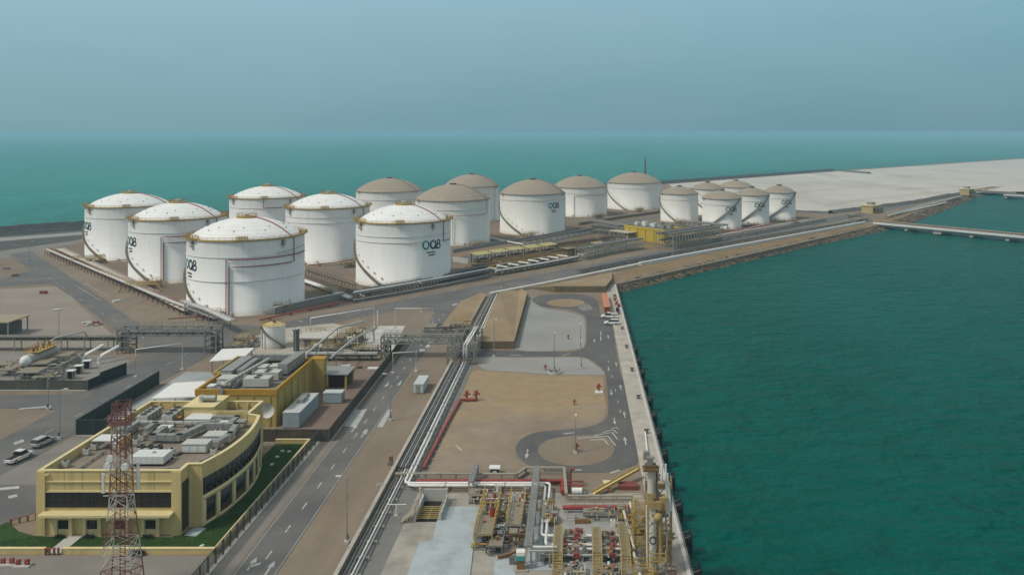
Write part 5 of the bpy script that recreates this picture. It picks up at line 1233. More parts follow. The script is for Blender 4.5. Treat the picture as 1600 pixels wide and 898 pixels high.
rack('second dark posted rack behind the white pipe of the logo tank',gl((570,463),(640,452),(700,439),(762,425)),2.,2.6,[(-.5,.24,STEELD),(.1,.22,STEEL),(.7,.24,STEELD)],STEELD,1.7,rail=(.9,STEELD),levels=2)
rack('fat silver pipes with cross pieces beside the main road',gl((772,430),(840,418.5),(900,407)),4.,1.2,[(-1.8,.35,STEELD),(-1.,.55,PIPEW),(-.1,.5,STEELD),(.9,.4,STEELD),(1.7,.35,STEELD)],STEELD,3,rail=(-2.2,STEELD))
for k in range(8):
    a=Vector(G(775,428)).lerp(Vector(G(895,406)),k/7.6); lab=('first','second','third','fourth','fifth','sixth','seventh','eighth')[k]
    t=thing('pipe_branch',lab+' white cross pipe, counted from the left, behind the fat silver pipes','pipe',(a.x,a.y,0),.85,'white cross pipes by the main road'); MB().tube([(0,-.4,2.1),(.2,1.4,2.1),(.3,6.5,2.1),(.3,7.,.6)],.35,8).build('pipe',PIPEW,t); MB().box(-.2,5.,0,.7,5.5,1.72).build('support',CONC,t)
rack('grey double rack at the junction left of the yellow substation',gl((905,406),(945,397),(1000,388)),6.,5.,[(-2.,.3,STEEL),(-1.,.3,STEELD),(0,.3,STEEL),(1.,.25,PIPEG),(2.,.25,STEELD),(-1.5,.35,PIPEW,-3.),(.5,.35,PIPEW,-3.)],OLIVE,2.4,levels=3,rail=(2.8,GALV),pw=.42)
rack('olive grey pipe rack in front of the yellow substation',gl((1036,389),(1078,382),(1116,375)),11.,7.5,[(-4.,.4,STEEL),(-2.5,.35,STEEL),(-1,.35,STEELD),(1.,.4,STEELD),(3,.35,STEEL),(4.5,.35,STEEL),(-3.,.4,STEEL,-3.4),(0,.4,STEELD,-3.4),(2.5,.4,STEEL,-3.4)],OLIVE,2.6,levels=3,rail=(5.4,GALV),pw=.42)
rack('grey pipe rack behind the yellow substation, toward the small tanks',gl((1062,360),(1100,363),(1134,367)),7.,5.5,[(-2.,.35,STEEL),(0,.35,STEELD),(2.,.35,STEEL),(-1,.35,STEEL,-2.6)],OLIVE,3,levels=3,rail=(3.,STEEL),pw=.42)
rack('grey pipe rack left of the yellow substation, below the tan tanks',gl((930,362),(950,366),(975,371)),9.,6.5,[(-3.,.35,STEEL),(-1.,.35,STEELD),(1.,.35,STEEL),(3.,.35,STEEL),(-2,.35,STEELD,-3),(2,.35,STEEL,-3)],OLIVE,2.6,levels=3,rail=(4.2,STEEL),pw=.42)
rack('dark rack running left to the grey rack below the lettered tan tank',gl((820,385),(870,375),(932,363)),3.,2.6,[(-1.,.3,STEELD),(0,.3,STEELD),(1.,.3,STEEL)],STEELD,6)
wallrun('bund_wall','grey bund wall beside the farm road, in front of the tan tanks',gl((707,395),(770,384),(850,371),(905,360)),.6,1.8,MATS['bund_grey'])
wallrun('bund_wall','short pale wall at the end of the yellow shelters',gl((708,409),(732,412)),.5,2.4,PALEC)
wallrun('bund_wall','brown bund between the tan tanks and the small tanks',gl((905,352),(960,343),(1030,333)),1.5,1.8,MATS['brown_bund'])
wallrun('bund_wall','low brown bund between the second and the nearest white tank',gl((226,450),(292,432)),1.4,1.5,MATS['brown_bund'])
wallrun('bund_wall','low brown bund between the leftmost and the second white tank',gl((148,412),(205,402)),1.4,1.5,MATS['brown_bund'])
rack('red pipes along the ground behind the second white tank',gl((480,418),(520,414),(556,408)),1.5,.9,[(-.3,.2,REDB),(.4,.25,PIPEW)],REDR,7)
rack('pale pipe run behind the lettered tan tank',gl((765,374),(790,380),(818,385)),2.,.9,[(-.4,.3,PIPEW),(.5,.3,PIPEG)],CONC,7)
sheet('farm_road', gl((706,413),(706,404),(780,389),(885,366),(990,344),(1060,332),(1062,335),(995,349),(890,373),(790,397)), .028, ASPH, 'grey inner road of the tank farm', 'road')
t=thing('radio_mast','thin red mast behind the last big tan tank','mast',G3(1008,318)); mb=MB()
for a in (0,2.09,4.19): mb.beam((1.2*math.cos(a),1.2*math.sin(a),0),(.25*math.cos(a),.25*math.sin(a),38),.45)
for k in range(12):
    z=3*k; r=1.2-.95*z/38
    for a in (0,2.09,4.19): mb.beam((r*math.cos(a),r*math.sin(a),z),((r-.07)*math.cos(a+2.09),(r-.07)*math.sin(a+2.09),z+3),.25)
mb.build('lattice',REDR,t); MB().cyl(0,0,38,41,.15,6).build('aerial',REDR,t); MB().box(-1.6,-1.6,0,1.6,1.6,.4).build('base',CONC,t)

# low ochre and dark pipe fields between shelters and substation
for pts,w_,h_,sp_,lab in ((((742,424),(800,415),(862,405)),5.,1.7,2.4,'low ochre pipe rack between the shelters and the silver pipes, near row'),(((775,414),(830,406),(885,397)),5.,1.5,2.6,'low ochre pipe rack just in front of the yellow shelters'),
    (((862,392),(905,385),(950,380)),7.,2.2,3.,'low brown pipe rack between the shelters and the left grey rack'),(((880,399),(930,391),(975,386)),6.,2.,3.,'low ochre pipe rack left of the substation awning'),(((925,383),(955,378),(978,378)),6.,2.4,3.,'low dark pipe rack close to the substation awning')):
    q=0 if 'ochre' in lab else 1
    rack(lab,gl(*pts),w_,h_,[(-w_*.42+w_*.14*k,.22,(PIPEY,RUST,PIPEY,STEELD,PIPEY,RUST,PIPEY)[k] if not q else (RUST,STEELD,STEEL,RUST,STEELD,STEEL,RUST)[k],(.5*k)%.9) for k in range(7)],PIPEY if not q else STEELD,sp_,levels=2,pw=.3,rail=(w_*.5,PIPEY if not q else STEELD))
sheet('pump_floor', gl((735,428),(905,402),(985,386),(1060,392),(1115,378),(1060,352),(930,352),(870,378),(735,404)), .026, M('rusty_floor',(.19,.135,.08),.95,var=.3,scale=.15,dirt=(.32,.22,.1),dirt_amt=.85,dscale=.06,world=True,fine=.7), 'rust stained floor of the pump area by the main road')
# yellow pump shelters
KSh=Kind(lambda:(lambda t:(MB().add([(-4.2,-2.2,3.3),(4.2,-2.2,3.3),(4.2,2.2,3.9),(-4.2,2.2,3.9),(-4.2,-2.2,3.15),(4.2,-2.2,3.15),(4.2,2.2,3.75),(-4.2,2.2,3.75)],[(0,1,2,3),(7,6,5,4),(0,4,5,1),(1,5,6,2),(2,6,7,3),(3,7,4,0)]).build('roof',M('yellow_shelter_roof',(.42,.37,.16),.7,var=.12),t),
    MB().box(-3.9,-2,0,-3.6,-1.7,3.2).box(3.6,-2,0,3.9,-1.7,3.2).box(-3.9,1.7,0,-3.6,2.,3.65).box(3.6,1.7,0,3.9,2,3.65).each('post',POSTB,t),MB().box(-3.4,-1.,0,-1.,1.2,1.5).box(.6,-1.,0,3.,1.2,1.5).each('pump',STEELD,t),MB().tube([(-2,-1.,.8),(-2,-2.6,.8),(2,-2.6,.8),(2,-1,.8)],.2,6).build('pipe',PIPEY,t),t)[-1])(thing('pump_shelter','','shelter')))
for k,(x,y) in enumerate(((752,409),(779,405),(805,401),(831,397.5),(856,394))):
    a=G(x,y); KSh.put((a[0],a[1],0),.8,('leftmost','second from the left','middle','fourth from the left','rightmost')[k]+' yellow roofed pump shelter in the row by the main road','yellow roofed pump shelters',(1.1,1.2,1.15))
a=G(935,390); KSh.put((a[0],a[1],0),.86,'separate yellow roofed shelter close to the yellow substation','yellow roofed pump shelters')

# ------------------------------------------------------------------ generic process skids
def skid(label, x, y, rz, lx, ly, h, fm, pm, seed, vessel=None, name='process_skid', levels=1, cat='process skid', group=None, z=0., npipe=6, rails=True, dense=True):
    rg=random.Random(seed); t=thing(name,label,cat,(x,y,z),rz,group)
    MB().box(-lx/2,-ly/2,0,lx/2,ly/2,.2).build('base_frame',STEEL,t)
    mb=MB()
    nx=max(1,int(lx/3)); 
    for i in range(nx+1):
        X=-lx/2+.1+(lx-.2)*i/nx
        for Y in (-ly/2+.1,ly/2-.1): mb.beam((X,Y,.2),(X,Y,h),.16)
        mb.beam((X,-ly/2+.1,h-.1),(X,ly/2-.1,h-.1),.16)
    for Y in (-ly/2+.1,ly/2-.1): mb.beam((-lx/2,Y,h-.11),(lx/2,Y,h-.11),.18).beam((-lx/2,Y,h*.5),(lx/2,Y,h*.5),.12)
    mb.build('frame',fm,t)
    MB().box(-lx/2,-ly/2,h,lx/2*(rg.uniform(-.2,.5)),ly/2,h+.08).build('platform',STAIR,t)
    if rails:
        mb=MB()
        for Y in (-ly/2+.05,ly/2-.05):
            for zz in (.55,1.1): mb.beam((-lx/2,Y,h+zz),(lx/2,Y,h+zz),.09)
            k=max(2,int(lx/1.4))
            for q in range(k+1): X=-lx/2+lx*q/k; mb.beam((X,Y,h),(X,Y,h+1.1),.09)
        mb.build('guard_rail',YEL,t)
    for k in range(npipe):
        r=rg.uniform(.08,.2); zz=rg.uniform(.5,h*.9); X=rg.uniform(-lx/2+.4,lx/2-.4); Y=rg.uniform(-ly/2+.3,ly/2-.3); X2=rg.uniform(-lx/2+.4,lx/2-.4)
        pts=[(X,Y,.2),(X,Y,zz),(X2,Y,zz),(X2,Y,rg.uniform(.3,h+.5))] if rg.random()<.6 else [(X,-ly/2-.6,zz),(X,ly/2+.4,zz),(X,ly/2+.4,.2)]
        MB().tube(pts,r,8).build('pipe',rg.choice(pm),t)
    for k in range(max(2,npipe//2)):
        X=rg.uniform(-lx/2+.4,lx/2-.4); Y=rg.uniform(-ly/2+.3,ly/2-.3); zz=rg.uniform(.5,h)
        MB().cbox(X,Y,zz-.25,.45,.4,.5).cyl(X,Y,zz+.25,zz+.55,.1,6).cyl(X,Y,zz+.55,zz+.62,.28,10).build('valve',rg.choice([RUST,STEEL,PIPEY,GALV,STEEL,REDB]),t)
    if vessel:
        r,L,vm,vz=vessel; MB().tube([(-L/2,0,vz),(L/2,0,vz)],r,16).sphere((-L/2,0,vz),r*.98,16,8).sphere((L/2,0,vz),r*.98,16,8).build('vessel',vm,t)
    if dense:
        for k in range(3):
            X=rg.uniform(-lx/2+.6,lx/2-.6); Y=rg.uniform(-ly/2+.4,ly/2-.4); MB().box(X-.5,Y-.35,.2,X+.5,Y+.35,rg.uniform(.8,1.7)).build(rg.choice(['pump','control_box','motor']),rg.choice([STEEL,DUCT,GALV]),t)
    return t
MX=[PIPEG,STEEL,PIPEY,GALV,STEELD]; MO=[PIPEY,PIPEY,RUST,YEL,PIPEG]; MR=[PIPEW,PIPEG,REDB,STEEL,GALV]
for k,(x,y,rz,lx,ly,h,lab) in enumerate(((432,487,.3,9,4,2.6,'ochre valve manifold at the right foot of the nearest tank'),(703,441,.8,8,4,2.4,'ochre valve manifold at the right foot of the logo tank'),(546,417,.8,8,4,2.4,'ochre valve manifold beside the plain white tank'),
    (520,462,.8,8,4,3.,'yellow manifold where the fat white pipes meet the bund wall'),(746,386,.8,8,4,2.2,'rusty manifold at the foot of the tan tank behind the logo tank'),(830,371,.8,9,4,2.4,'brown manifold at the left foot of the lettered tan tank'),(868,364,.8,8,4,2.4,'brown manifold at the right foot of the lettered tan tank'),
    (935,341,.8,9,4,2.6,'brown manifold between the stepped pipe tank and the last big tank'),(1000,331,.8,9,4,2.6,'brown manifold at the foot of the last big tan tank'),(1062,352,.8,8,4,3.,'dark manifold at the foot of the small tank without lettering'),(1240,349,.8,8,4,2.4,'brown manifold at the right foot of the rightmost small tank'),
    (150,412,.8,7,3,2.4,'ochre manifold by the foot of the leftmost tank'),(238,450,.8,8,4,2.6,'ochre manifold by the foot of the second white tank'),(335,498,.8,6,3,2.,'yellow manifold left of the nearest tank foot'),
    (795,417,.85,16,5,2.2,'long ochre manifold between the shelters and the silver pipes, left part'),(845,409,.85,18,5,2.2,'long ochre manifold between the shelters and the silver pipes, right part'),(896,397,.85,14,6,3.4,'ochre manifold by the grey double rack'),(745,425,.85,10,4,2.,'reddish manifold in front of the leftmost shelter'),
    (960,387,.85,12,6,2.6,'dark pump group between the shelters and the substation'),(1100,368,.7,12,6,3.2,'grey valve group behind the olive rack of the substation'),(1170,355,.8,10,5,1.8,'pink valve group in front of the middle small tank'))):
    a=G(x,y); skid(lab,a[0],a[1],rz,lx,ly,h,[PIPEY,RUST,YEL][k%3] if k<18 else STEEL,MO if k<18 else MR,20+k,name='valve_manifold',cat='manifold',npipe=7)
# pump plot behind the mustard building
for k,(x,y,lx,ly,h,fm,pm,ve,lab) in enumerate(((541,541,5.5,7,3.2,YEL,MX,(1.2,2.5,WHITEP,1.6),'ochre framed skid with a white vessel on the pump plot'),(556,535,4,7,3.6,STEELD,MX,None,'dark framed skid right of the ochre framed one'),
    (490,530,6,5,1.8,STEEL,MX,None,'low grey pump skid behind the mustard building'),(497,548,5,4,1.6,GALV,MR,(.8,1.6,WHITEP,1.1),'small skid with a pale vessel near the stair tower'),(520,552,5,3.5,1.8,STEEL,MX,None,'grey pump skid in front of the ochre framed one'),
    (575,552,8,3,1.4,STEELD,MX,None,'low dark valve row by the white slab'),(390,538,7,6,2.4,GALV,MR,None,'pale pump skid left of the small white tank'),(378,547,5,5,1.8,STEEL,MX,None,'low pump skid beside the farther white canopy'))):
    a=G(x,y); skid(lab,a[0],a[1],.0,lx,ly,h,fm,pm,60+k,ve,npipe=9)
t=thing('filter_column','dark grey upright cylinder behind the mustard building','vessel',G3(463,548)); MB().cyl(0,0,0,5.6,.8,14).cyl(0,0,5.6,5.9,1.05,14).build('body',STEELD,t); MB().cyl(0,0,5.9,6.2,.9,14).build('cap',DUCTL,t); MB().tube([(.8,0,2),(2.2,0,2),(2.2,0,0)],.2,6).build('pipe',PIPEG,t)
t=thing('pump_house','low grey flat roofed pump house on the pump plot','building',G3(498,537)); MB().box(-5,-4,0,5,4,2.4).build('wall',CONC,t); MB().box(-5.3,-4.3,2.4,5.3,4.3,2.7).build('roof',PALEC,t); MB().box(-3,-4.06,.2,-1,-4.001,2).box(1,-4.06,.2,3,-4.001,2).each('door',STEELD,t)
t=thing('pipeline','white slanting pipe from the mustard building roof to the pump plot','pipe',(-63,199,0)); MB().tube([(-63.2,198.6,7.2),(-63.6,201,7.8),(-66,236,6.),(-61,244,6.),(-60.8,246,5.6)],.3,8).build('pipe',DUCTL,t,True); mb=MB(); [mb.beam((x,y,0),(x,y,z),.18) for x,y,z in ((-64.3,211.5,7.),(-65.2,224,6.3),(-66,236,5.7))]; mb.each('post',STEEL,t,True)
t=thing('pipeline','second pale slanting pipe right of the first, over the pump plot','pipe',(-58,202,0)); MB().tube([(-59.5,207,5.4),(-60,230,4.4),(-57.5,242,4.4),(-57.5,243,.4)],.26,8).build('pipe',DUCTL,t,True); mb=MB(); [mb.beam((x,y,0),(x,y,z),.18) for x,y,z in ((-59.6,212,5.),(-60,229,4.1))]; mb.each('post',STEEL,t,True)
rack('low grey pipe rack along the near edge of the pump plot', [(-72,225.3),(-52.4,225.3)], 2.4, 1.6, [(-.9,.2,PIPEG),(-.3,.18,STEELD),(.4,.22,PIPEG),(1.,.16,STEEL)], STEELD, 3., levels=2, tray=(0,2.6,-.5,STEELD))
for k,(x,y,lab) in enumerate(((683,521,'dark equipment box under the gauge behind the lower pipe bridge'),(722,516,'brown valve box by the corner of the pipe corridor'),(705,520,'dark tank box between bridge and pipe corridor'))):
    a=G(x,y); skid(lab,a[0],a[1],0,7-k,5,2.4,STEELD if k-1 else RUST,MX,80+k,npipe=6,rails=k==1)
t=thing('pole_sign','white cross shaped marker pole in front of the white slab','marker',G3(559,551)); MB().cyl(0,0,0,4.6,.09,8).build('pole',PIPEW,t); MB().tube([(-2.6,0,2.6),(.4,0,2.6)],.07,6).build('arm',PIPEW,t)
t=thing('pole_sign','short white vent post on the sand above the white slab','marker',G3(590,508)); MB().cyl(0,0,0,4.2,.16,8).build('pole',PIPEW,t); MB().cyl(0,0,4.2,4.4,.3,8).build('cap',PIPEW,t)
for k,(x,y,m,lab) in enumerate(((562,575,RUST,'rusty drum lying in the reddish yard'),(540,572,PALEC,'pale slab left in the reddish yard, left of the drum'),(583,576,WHITEP,'white slab left in the reddish yard, right of the drum'))):
    a=G(x,y); t=thing('yard_slab' if k else 'drum',lab,'debris',(a[0],a[1],0)); (MB().box(-1.3,-.8,0,1.3,.8,.3) if k else MB().tube([(-.5,0,.45),(.5,0,.45)],.45,10)).build('body',m,t)
# left process plot
t=thing('bullet_tank','white horizontal pressure vessel with a yellow platform on top, in the left process plot','vessel',(-138,219.5,0))
MB().tube([(0,-5.5,2.7),(0,5.5,2.7)],1.45,24).build('shell',M('dusty_white_vessel',(.4,.385,.34),.6,var=.15,scale=.3,dirt=(.27,.25,.2),dscale=.3),t)
for s in (-1,1): MB().sphere((0,5.5*s,2.7),1.43,24,12).build('end_cap',PIPEW,t)
mb=MB(); [mb.box(-1.5,y-.4,0,1.5,y+.4,1.7) for y in (-4,4)]; mb.each('saddle',PALEC,t)
MB().box(-1.9,-3.5,4.25,1.9,5,4.35).build('platform',PIPEY,t); mb=MB()
for x in (-1.55,1.55):
    for z in (4.8,5.35): mb.beam((x,-3.5,z),(x,5,z),.12)
    for k in range(7): y=-3.5+1.4*k; mb.beam((x,y,4.35),(x,y,5.35),.12)
mb.build('guard_rail',YEL,t); mb=MB(); [mb.cyl(0,y,4.,5.4,.35,8) for y in (-2.5,-1,1.5,4)]; mb.each('nozzle',RUST,t,per=2)
MB().tube([(0,4,5.2),(.5,6,5.8),(4,13,5.8),(4,15,3.4)],.22,8).build('pipe',DUCTL,t)
for k,(x,y,lx,ly,h,lab) in enumerate(((30,584,8,5,1.6,'low pipe clutter left of the white horizontal vessel'),(62,589,9,5,1.8,'grey pump group in front of the white horizontal vessel'),(84,577,8,6,2.2,'grey valve group right of the white horizontal vessel'),(100,566,9,5,2.2,'pipe group under the rack of the left plot'),(10,575,8,5,1.4,'low valve group at the far left edge of the plot'),(78,592,7,4,1.,'low pipe loops close to the olive fence'))):
    a=G(x,y); skid(lab,a[0],a[1],.05*k,lx,ly,h,STEEL,[PIPEG,STEEL,GALV,CREAMT],100+k,npipe=9,rails=False)
rack('long dark rack behind the left process plot', [(-215,235.5),(-125.2,235.5)], 3., 3.4, [(-1.,.3,STEELD),(-.2,.25,STEELD),(.6,.3,STEEL),(1.2,.2,STEELD)], GALV, 6, rail=(-1.5,RAILB), tray=(0,3.2,-.35,STEELD))
for k,(x,y,lab) in enumerate(((111,588,'nearest of three cabinets with white hoods on the left plot'),(123,580,'middle of three cabinets with white hoods on the left plot'),(136,572,'farthest of three cabinets with white hoods on the left plot'))):
    t=thing('hooded_cabinet',lab,'cabinet',G3(x,y+4),.1*k,'cabinets with white hoods'); MB().box(-.6,-.4,.2,.6,.4,2.).build('cabinet',BLACK,t); MB().box(-.9,-.8,2.05,1.,.8,2.2).build('hood',PIPEW,t); mb=MB(); [mb.box(x-.06,y-.06,0,x+.06,y+.06,2.05) for x in (-.7,.8) for y in (-.6,.6)]; mb.each('leg',GALV,t)
for k,(x,y,lab) in enumerate(((131,566,'left of two bent white pipes coming down by the rack of the left plot'),(155,568,'right of two bent white pipes coming down by the rack of the left plot'))):
    t=thing('bent_pipe',lab,'pipe',G3(x,y),0,'bent white pipes'); MB().tube([(0,0,0),(0,0,1.6),(.3,.4,2.),(2.6,4.5,3.4)],.4,10).build('pipe',PIPEW,t); MB().box(-.6,-.6,0,.6,.6,.2).build('footing',PALEC,t)
t=thing('grey_shed','grey open sided shed cut by the left edge of the photo','shed',G3(2,522)); MB().box(-9,-5,4.4,5.4,5,4.7).build('roof',M('tan_roof_sheet',(.33,.28,.2),.8,var=.15),t); mb=MB(); [mb.box(x,y,0,x+.3,y+.3,4.4) for x in (-8.6,-2,4.8) for y in (-4.6,4.3)]; mb.each('post',GALV,t); MB().box(-8,3.,0,4,3.4,3.6).build('back_wall',STEEL,t)
t=thing('rubble_heap','small white and red rubble heap on the beige plot','heap',G3(144,508)); mb=MB(); rgx=random.Random(4)
for k in range(14): boulder(mb,(rgx.uniform(-2,2),rgx.uniform(-1.2,1.2),.3),rgx.uniform(.4,.9),rgx)
mb.build('stone',PALEC,t); MB().box(.3,-.5,.3,2.,.5,1.2).build('red_box',REDR,t)
for k,(x,y,m,lab) in enumerate(((68,459,REDR,'small dark red box alone on the brown ground at left'),(10,421,STEEL,'grey block on the sand by the left road bend'),(24,432,RUST,'brown block below the left road bend'),(90,485,WHITEP,'white slab on the ground near the thin pole at left'),(135,505,PALEC,'pale slab near the rubble heap'),(182,471,WHITEP,'white barrier beside the outer left rack'))):
    t=thing('ground_box',lab,'box',G3(x,y),.2*k); MB().box(-1.2,-.6,0,1.2,.6,.5 if k in (3,4,5) else 1.1).build('body',m,t); MB().box(-1.3,-.7,0,1.3,.7,.1).build('plinth',CONC,t)
for k,(x,y,lab) in enumerate(((12,882,'left pair of red and white barriers on the front paving'),(36,884,'red wedge barrier right of the pair on the front paving'))):
    t=thing('road_barrier',lab,'barrier',G3(x,y)); MB().box(-1.1,-.6,0,1.1,.6,.25).build('base',PALEC,t); MB().box(-.9,-.2,.25,-.4,.2,.95).box(.3,-.2,.25,.85,.2,1.).each('block',RED if k else REDB,t)

# ------------------------------------------------------------------ red and white lattice mast
MRED=M('mast_red',(.2,.085,.065),.6,var=.15,scale=.6,dirt=(.2,.09,.07),dscale=.5); MWHT=M('mast_white',(.5,.47,.42),.6,var=.1,scale=.6,dirt=(.4,.36,.3),dscale=.5)
bx,by=G(190,930); t=thing('lattice_mast','red and white lattice mast with white antennas in front of the yellow building','mast',(bx,by,0),.12)
bands=[(0,4.2,MRED),(4.2,7.2,MWHT),(7.2,10.3,MRED),(10.3,13.3,MWHT),(13.3,16.2,MRED),(16.2,18.,MWHT),(18.,21.,MRED),(21.,22.3,MWHT),(22.3,25.1,MRED)]
def hw(z): return 2.15-.085*z if z<13 else max(.85,1.05-.02*(z-13))
for z0,z1,m in bands:
    mb=MB(); n=max(1,round((z1-z0)/1.5))
    for q in range(n):
        a,b=z0+(z1-z0)*q/n,z0+(z1-z0)*(q+1)/n; wa,wb=hw(a),hw(b); c=((-1,-1),(1,-1),(1,1),(-1,1))
        for i in range(4):
            j=(i+1)%4; A=lambda k,w,z:(c[k][0]*w,c[k][1]*w,z)
            mb.beam(A(i,wa,a),A(i,wb,b),.12).beam(A(i,wa,a),A(j,wb,b),.055).beam(A(j,wa,a),A(i,wb,b),.055).beam(A(i,wb,b),A(j,wb,b),.05)
    mb.build('mast_section',m,t)
mb=MB(); [mb.beam((x,.3,0),(x,.3,25),.09) for x in (-.3,.3)]; [mb.beam((-.3,.3,.5*k),(.3,.3,.5*k),.06) for k in range(1,50)]; mb.build('ladder',REDR,t)
MB().box(-1.35,-1.35,22.4,1.35,1.35,22.5).build('platform',MRED,t); mb=MB()
for x in (-1.3,1.3):
    for z in (23.,23.6): mb.beam((x,-1.3,z),(x,1.3,z),.1).beam((-1.3,x,z),(1.3,x,z),.1)
mb.build('platform_rail',MRED,t)
for k,(x,y,z) in enumerate(((-2.,-.6,14.9),(2.2,-.4,15.3),(1.7,.9,15.6))):
    a=MB().box(x-.17,y-.1,z-1.25,x+.17,y+.1,z+1.25).build('antenna',PIPEW,t); MB().beam((x*.45,y,z),(x,y,z),.1).build('bracket',GALV,a)
for x,z in ((-1.2,17.4),(-.9,18.3),(.9,17.2)): MB().tube([(x,-1.2,z),(x,-1.55,z)],.42,14).build('dish',PIPEW,t)
mb=MB()
for z in (13.4,16.):
    for s in (-1,1): mb.beam((-1.9,s*.9,z),(1.9,s*.9,z),.1)
mb.build('antenna_frame',MWHT,t)
mb=MB(); [mb.box(sx*2.15-.5,sy*2.15-.5,0,sx*2.15+.5,sy*2.15+.5,.45) for sx in (-1,1) for sy in (-1,1)]; mb.each('footing',CONC,t)
t=thing('shrub','low dark reddish shrub beside the mast on the kerb wall','shrub',G3(214,868)); mb=MB(); rgx=random.Random(9)
for k in range(420):
    a,r=rgx.uniform(0,6.28),rgx.random()**.5; x,y,z=1.2*r*math.cos(a),.6*r*math.sin(a),.15+rgx.random()*.7*(1-.5*r); q=rgx.uniform(0,6.28); s=.13
    mb.add([(x-s*math.cos(q),y-s*math.sin(q),z),(x+s*math.cos(q),y+s*math.sin(q),z+.04),(x+rgx.uniform(-.1,.1),y+rgx.uniform(-.1,.1),z+.16)],[(0,1,2)])
mb.build('foliage',M('dark_shrub_leaf',(.055,.035,.02),.9,var=.4,scale=2.),t); MB().tube([(0,0,0),(.05,0,.4)],.06,6).tube([(.05,0,.2),(.4,.1,.6)],.04,5).build('stem',RUST,t)
rgs=random.Random(12)
for k,xx in enumerate((101,146,190,237)):
    X=(xx-900)*60/628; t=thing('planter_shrub',['leftmost','second','third','rightmost'][k]+' low dark shrub under a front window bay of the yellow building','shrub',(X,126.2,0),0,'shrubs under the front windows'); mb=MB()
    for q in range(160):
        x,y,z=rgs.uniform(-.8,.8),rgs.uniform(-.25,.25),rgs.uniform(.08,.5); a=rgs.uniform(0,6.28); s=.12
        mb.add([(x-s*math.cos(a),y-s*math.sin(a),z),(x+s*math.cos(a),y+s*math.sin(a),z+.03),(x+rgs.uniform(-.1,.1),y,z+.15)],[(0,1,2)])
    mb.build('foliage',M('dark_green_leaf',(.025,.04,.015),.9,var=.4,scale=2.),t); MB().tube([(0,0,0),(0,0,.3)],.05,5).build('stem',RUST,t)

# ------------------------------------------------------------------ vehicles (length along +y, metres)
CARW=M('white_car_paint',(.7,.7,.7),.3,var=.04,scale=.5); CARS=M('silver_car_paint',(.5,.51,.52),.3,.3,var=.04,scale=.5); TYRE=M('tyre_rubber',(.02,.02,.02),.85,var=.2); CARG=M('car_glass',(.015,.018,.02),.12,var=.1)
def car(label, loc, rz, kind, paint, group='parked vehicles'):
    t=thing('pickup_truck' if kind=='pickup' else 'car',label,'pickup' if kind=='pickup' else 'car',loc,rz,group); w=.92
    def loft(st, name, mat, par=None):     # stations (y, half width bottom, half width top, z bottom, z top)
        mb=MB(); vs=[]
        for y,wb,wt,z0,z1 in st:
            zm=z0+(z1-z0)*.55; vs+=[(-wb,y,z0),(-max(wb,wt)*1.01,y,zm),(-wt,y,z1-.03),(-wt*.9,y,z1),(wt*.9,y,z1),(wt,y,z1-.03),(max(wb,wt)*1.01,y,zm),(wb,y,z0)]
        fs=[]
        for i in range(len(st)-1):
            for j in range(8): k=(j+1)%8; fs.append((i*8+j,i*8+k,(i+1)*8+k,(i+1)*8+j))
        fs+=[tuple(range(7,-1,-1)),tuple(range((len(st)-1)*8,len(st)*8))]; mb.add(vs,fs); return mb.build(name,mat,par or t)
    if kind=='pickup':
        L=2.65; loft([(-L,.84,.8,.5,.95),(-2.3,w,.9,.42,1.02),(-.35,w,.9,.36,1.04),(.9,w,.9,.36,1.08),(1.5,w,.88,.38,1.06),(2.3,.9,.82,.42,.98),(L,.78,.7,.48,.82)],'body',paint)
        MB().box(-.74,-2.5,1.0,.74,-.55,1.055).build('cargo_bed',BLACK,t)
        loft([(-.5,.84,.78,1.03,1.55),(-.2,.84,.72,1.03,1.78),(.75,.84,.72,1.05,1.78),(1.5,.84,.76,1.07,1.12)],'cabin_window',CARG); loft([(-.4,.70,.66,1.74,1.82),(.0,.72,.68,1.75,1.84),(.7,.7,.66,1.74,1.82)],'roof',paint); ax=(-1.65,1.6)
    else:
        L=2.4; loft([(-L,.8,.76,.5,1.0),(-2.1,w,.9,.4,1.08),(0,w,.9,.34,1.06),(1.2,w,.88,.36,1.02),(2.,.88,.8,.4,.92),(L,.76,.68,.46,.76)],'body',paint)
        loft([(-2.25,.8,.7,1.04,1.2),(-1.9,.84,.72,1.05,1.6),(.2,.84,.72,1.05,1.66),(1.25,.84,.74,1.01,1.08)],'cabin_window',CARG); loft([(-1.95,.72,.66,1.6,1.66),(-1.,.72,.68,1.62,1.72),(.3,.7,.66,1.62,1.7)],'roof',paint); ax=(-1.4,1.45)
    for y in ax:
        for s in (-1,1):
            o=MB().tube([(s*.72,y,.36),(s*.95,y,.36)],.36,16).build('wheel',TYRE,t); MB().tube([(s*.951,y,.36),(s*.962,y,.36)],.21,12).build('rim',GALV,o)
    for s in (-1,1):
        MB().box(s*.6-.16,L-.22,.66,s*.6+.16,L-.03,.8).build('headlight',WHITEP,t); MB().box(s*.66-.12,-L-.01,.7,s*.66+.12,-L+.1,.92).build('tail_light',RED,t); MB().box(s*.98-.1,.95,1.05,s*.98+.1,1.1,1.2).build('mirror',paint,t)
    MB().box(-.75,L-.12,.42,.75,L+.04,.58).build('bumper',STEELD,t)
    return t
X,Y=G(30,719); car('white pickup truck with an open bed, parked on the left lane edge',(X,Y,.07),-.16,'pickup',CARW)
X,Y=G(67,695); car('silver estate car parked ahead of the white pickup',(X,Y,.07),-.16,'suv',CARS)
X,Y=G(952,497); car('white pickup beside the orange shed on the quay, farther of two',(X,Y,.05),1.45,'pickup',CARW)
X,Y=G(956,507); car('white car on the quay edge, nearer of two by the orange shed',(X,Y,.05),1.5,'suv',CARW)
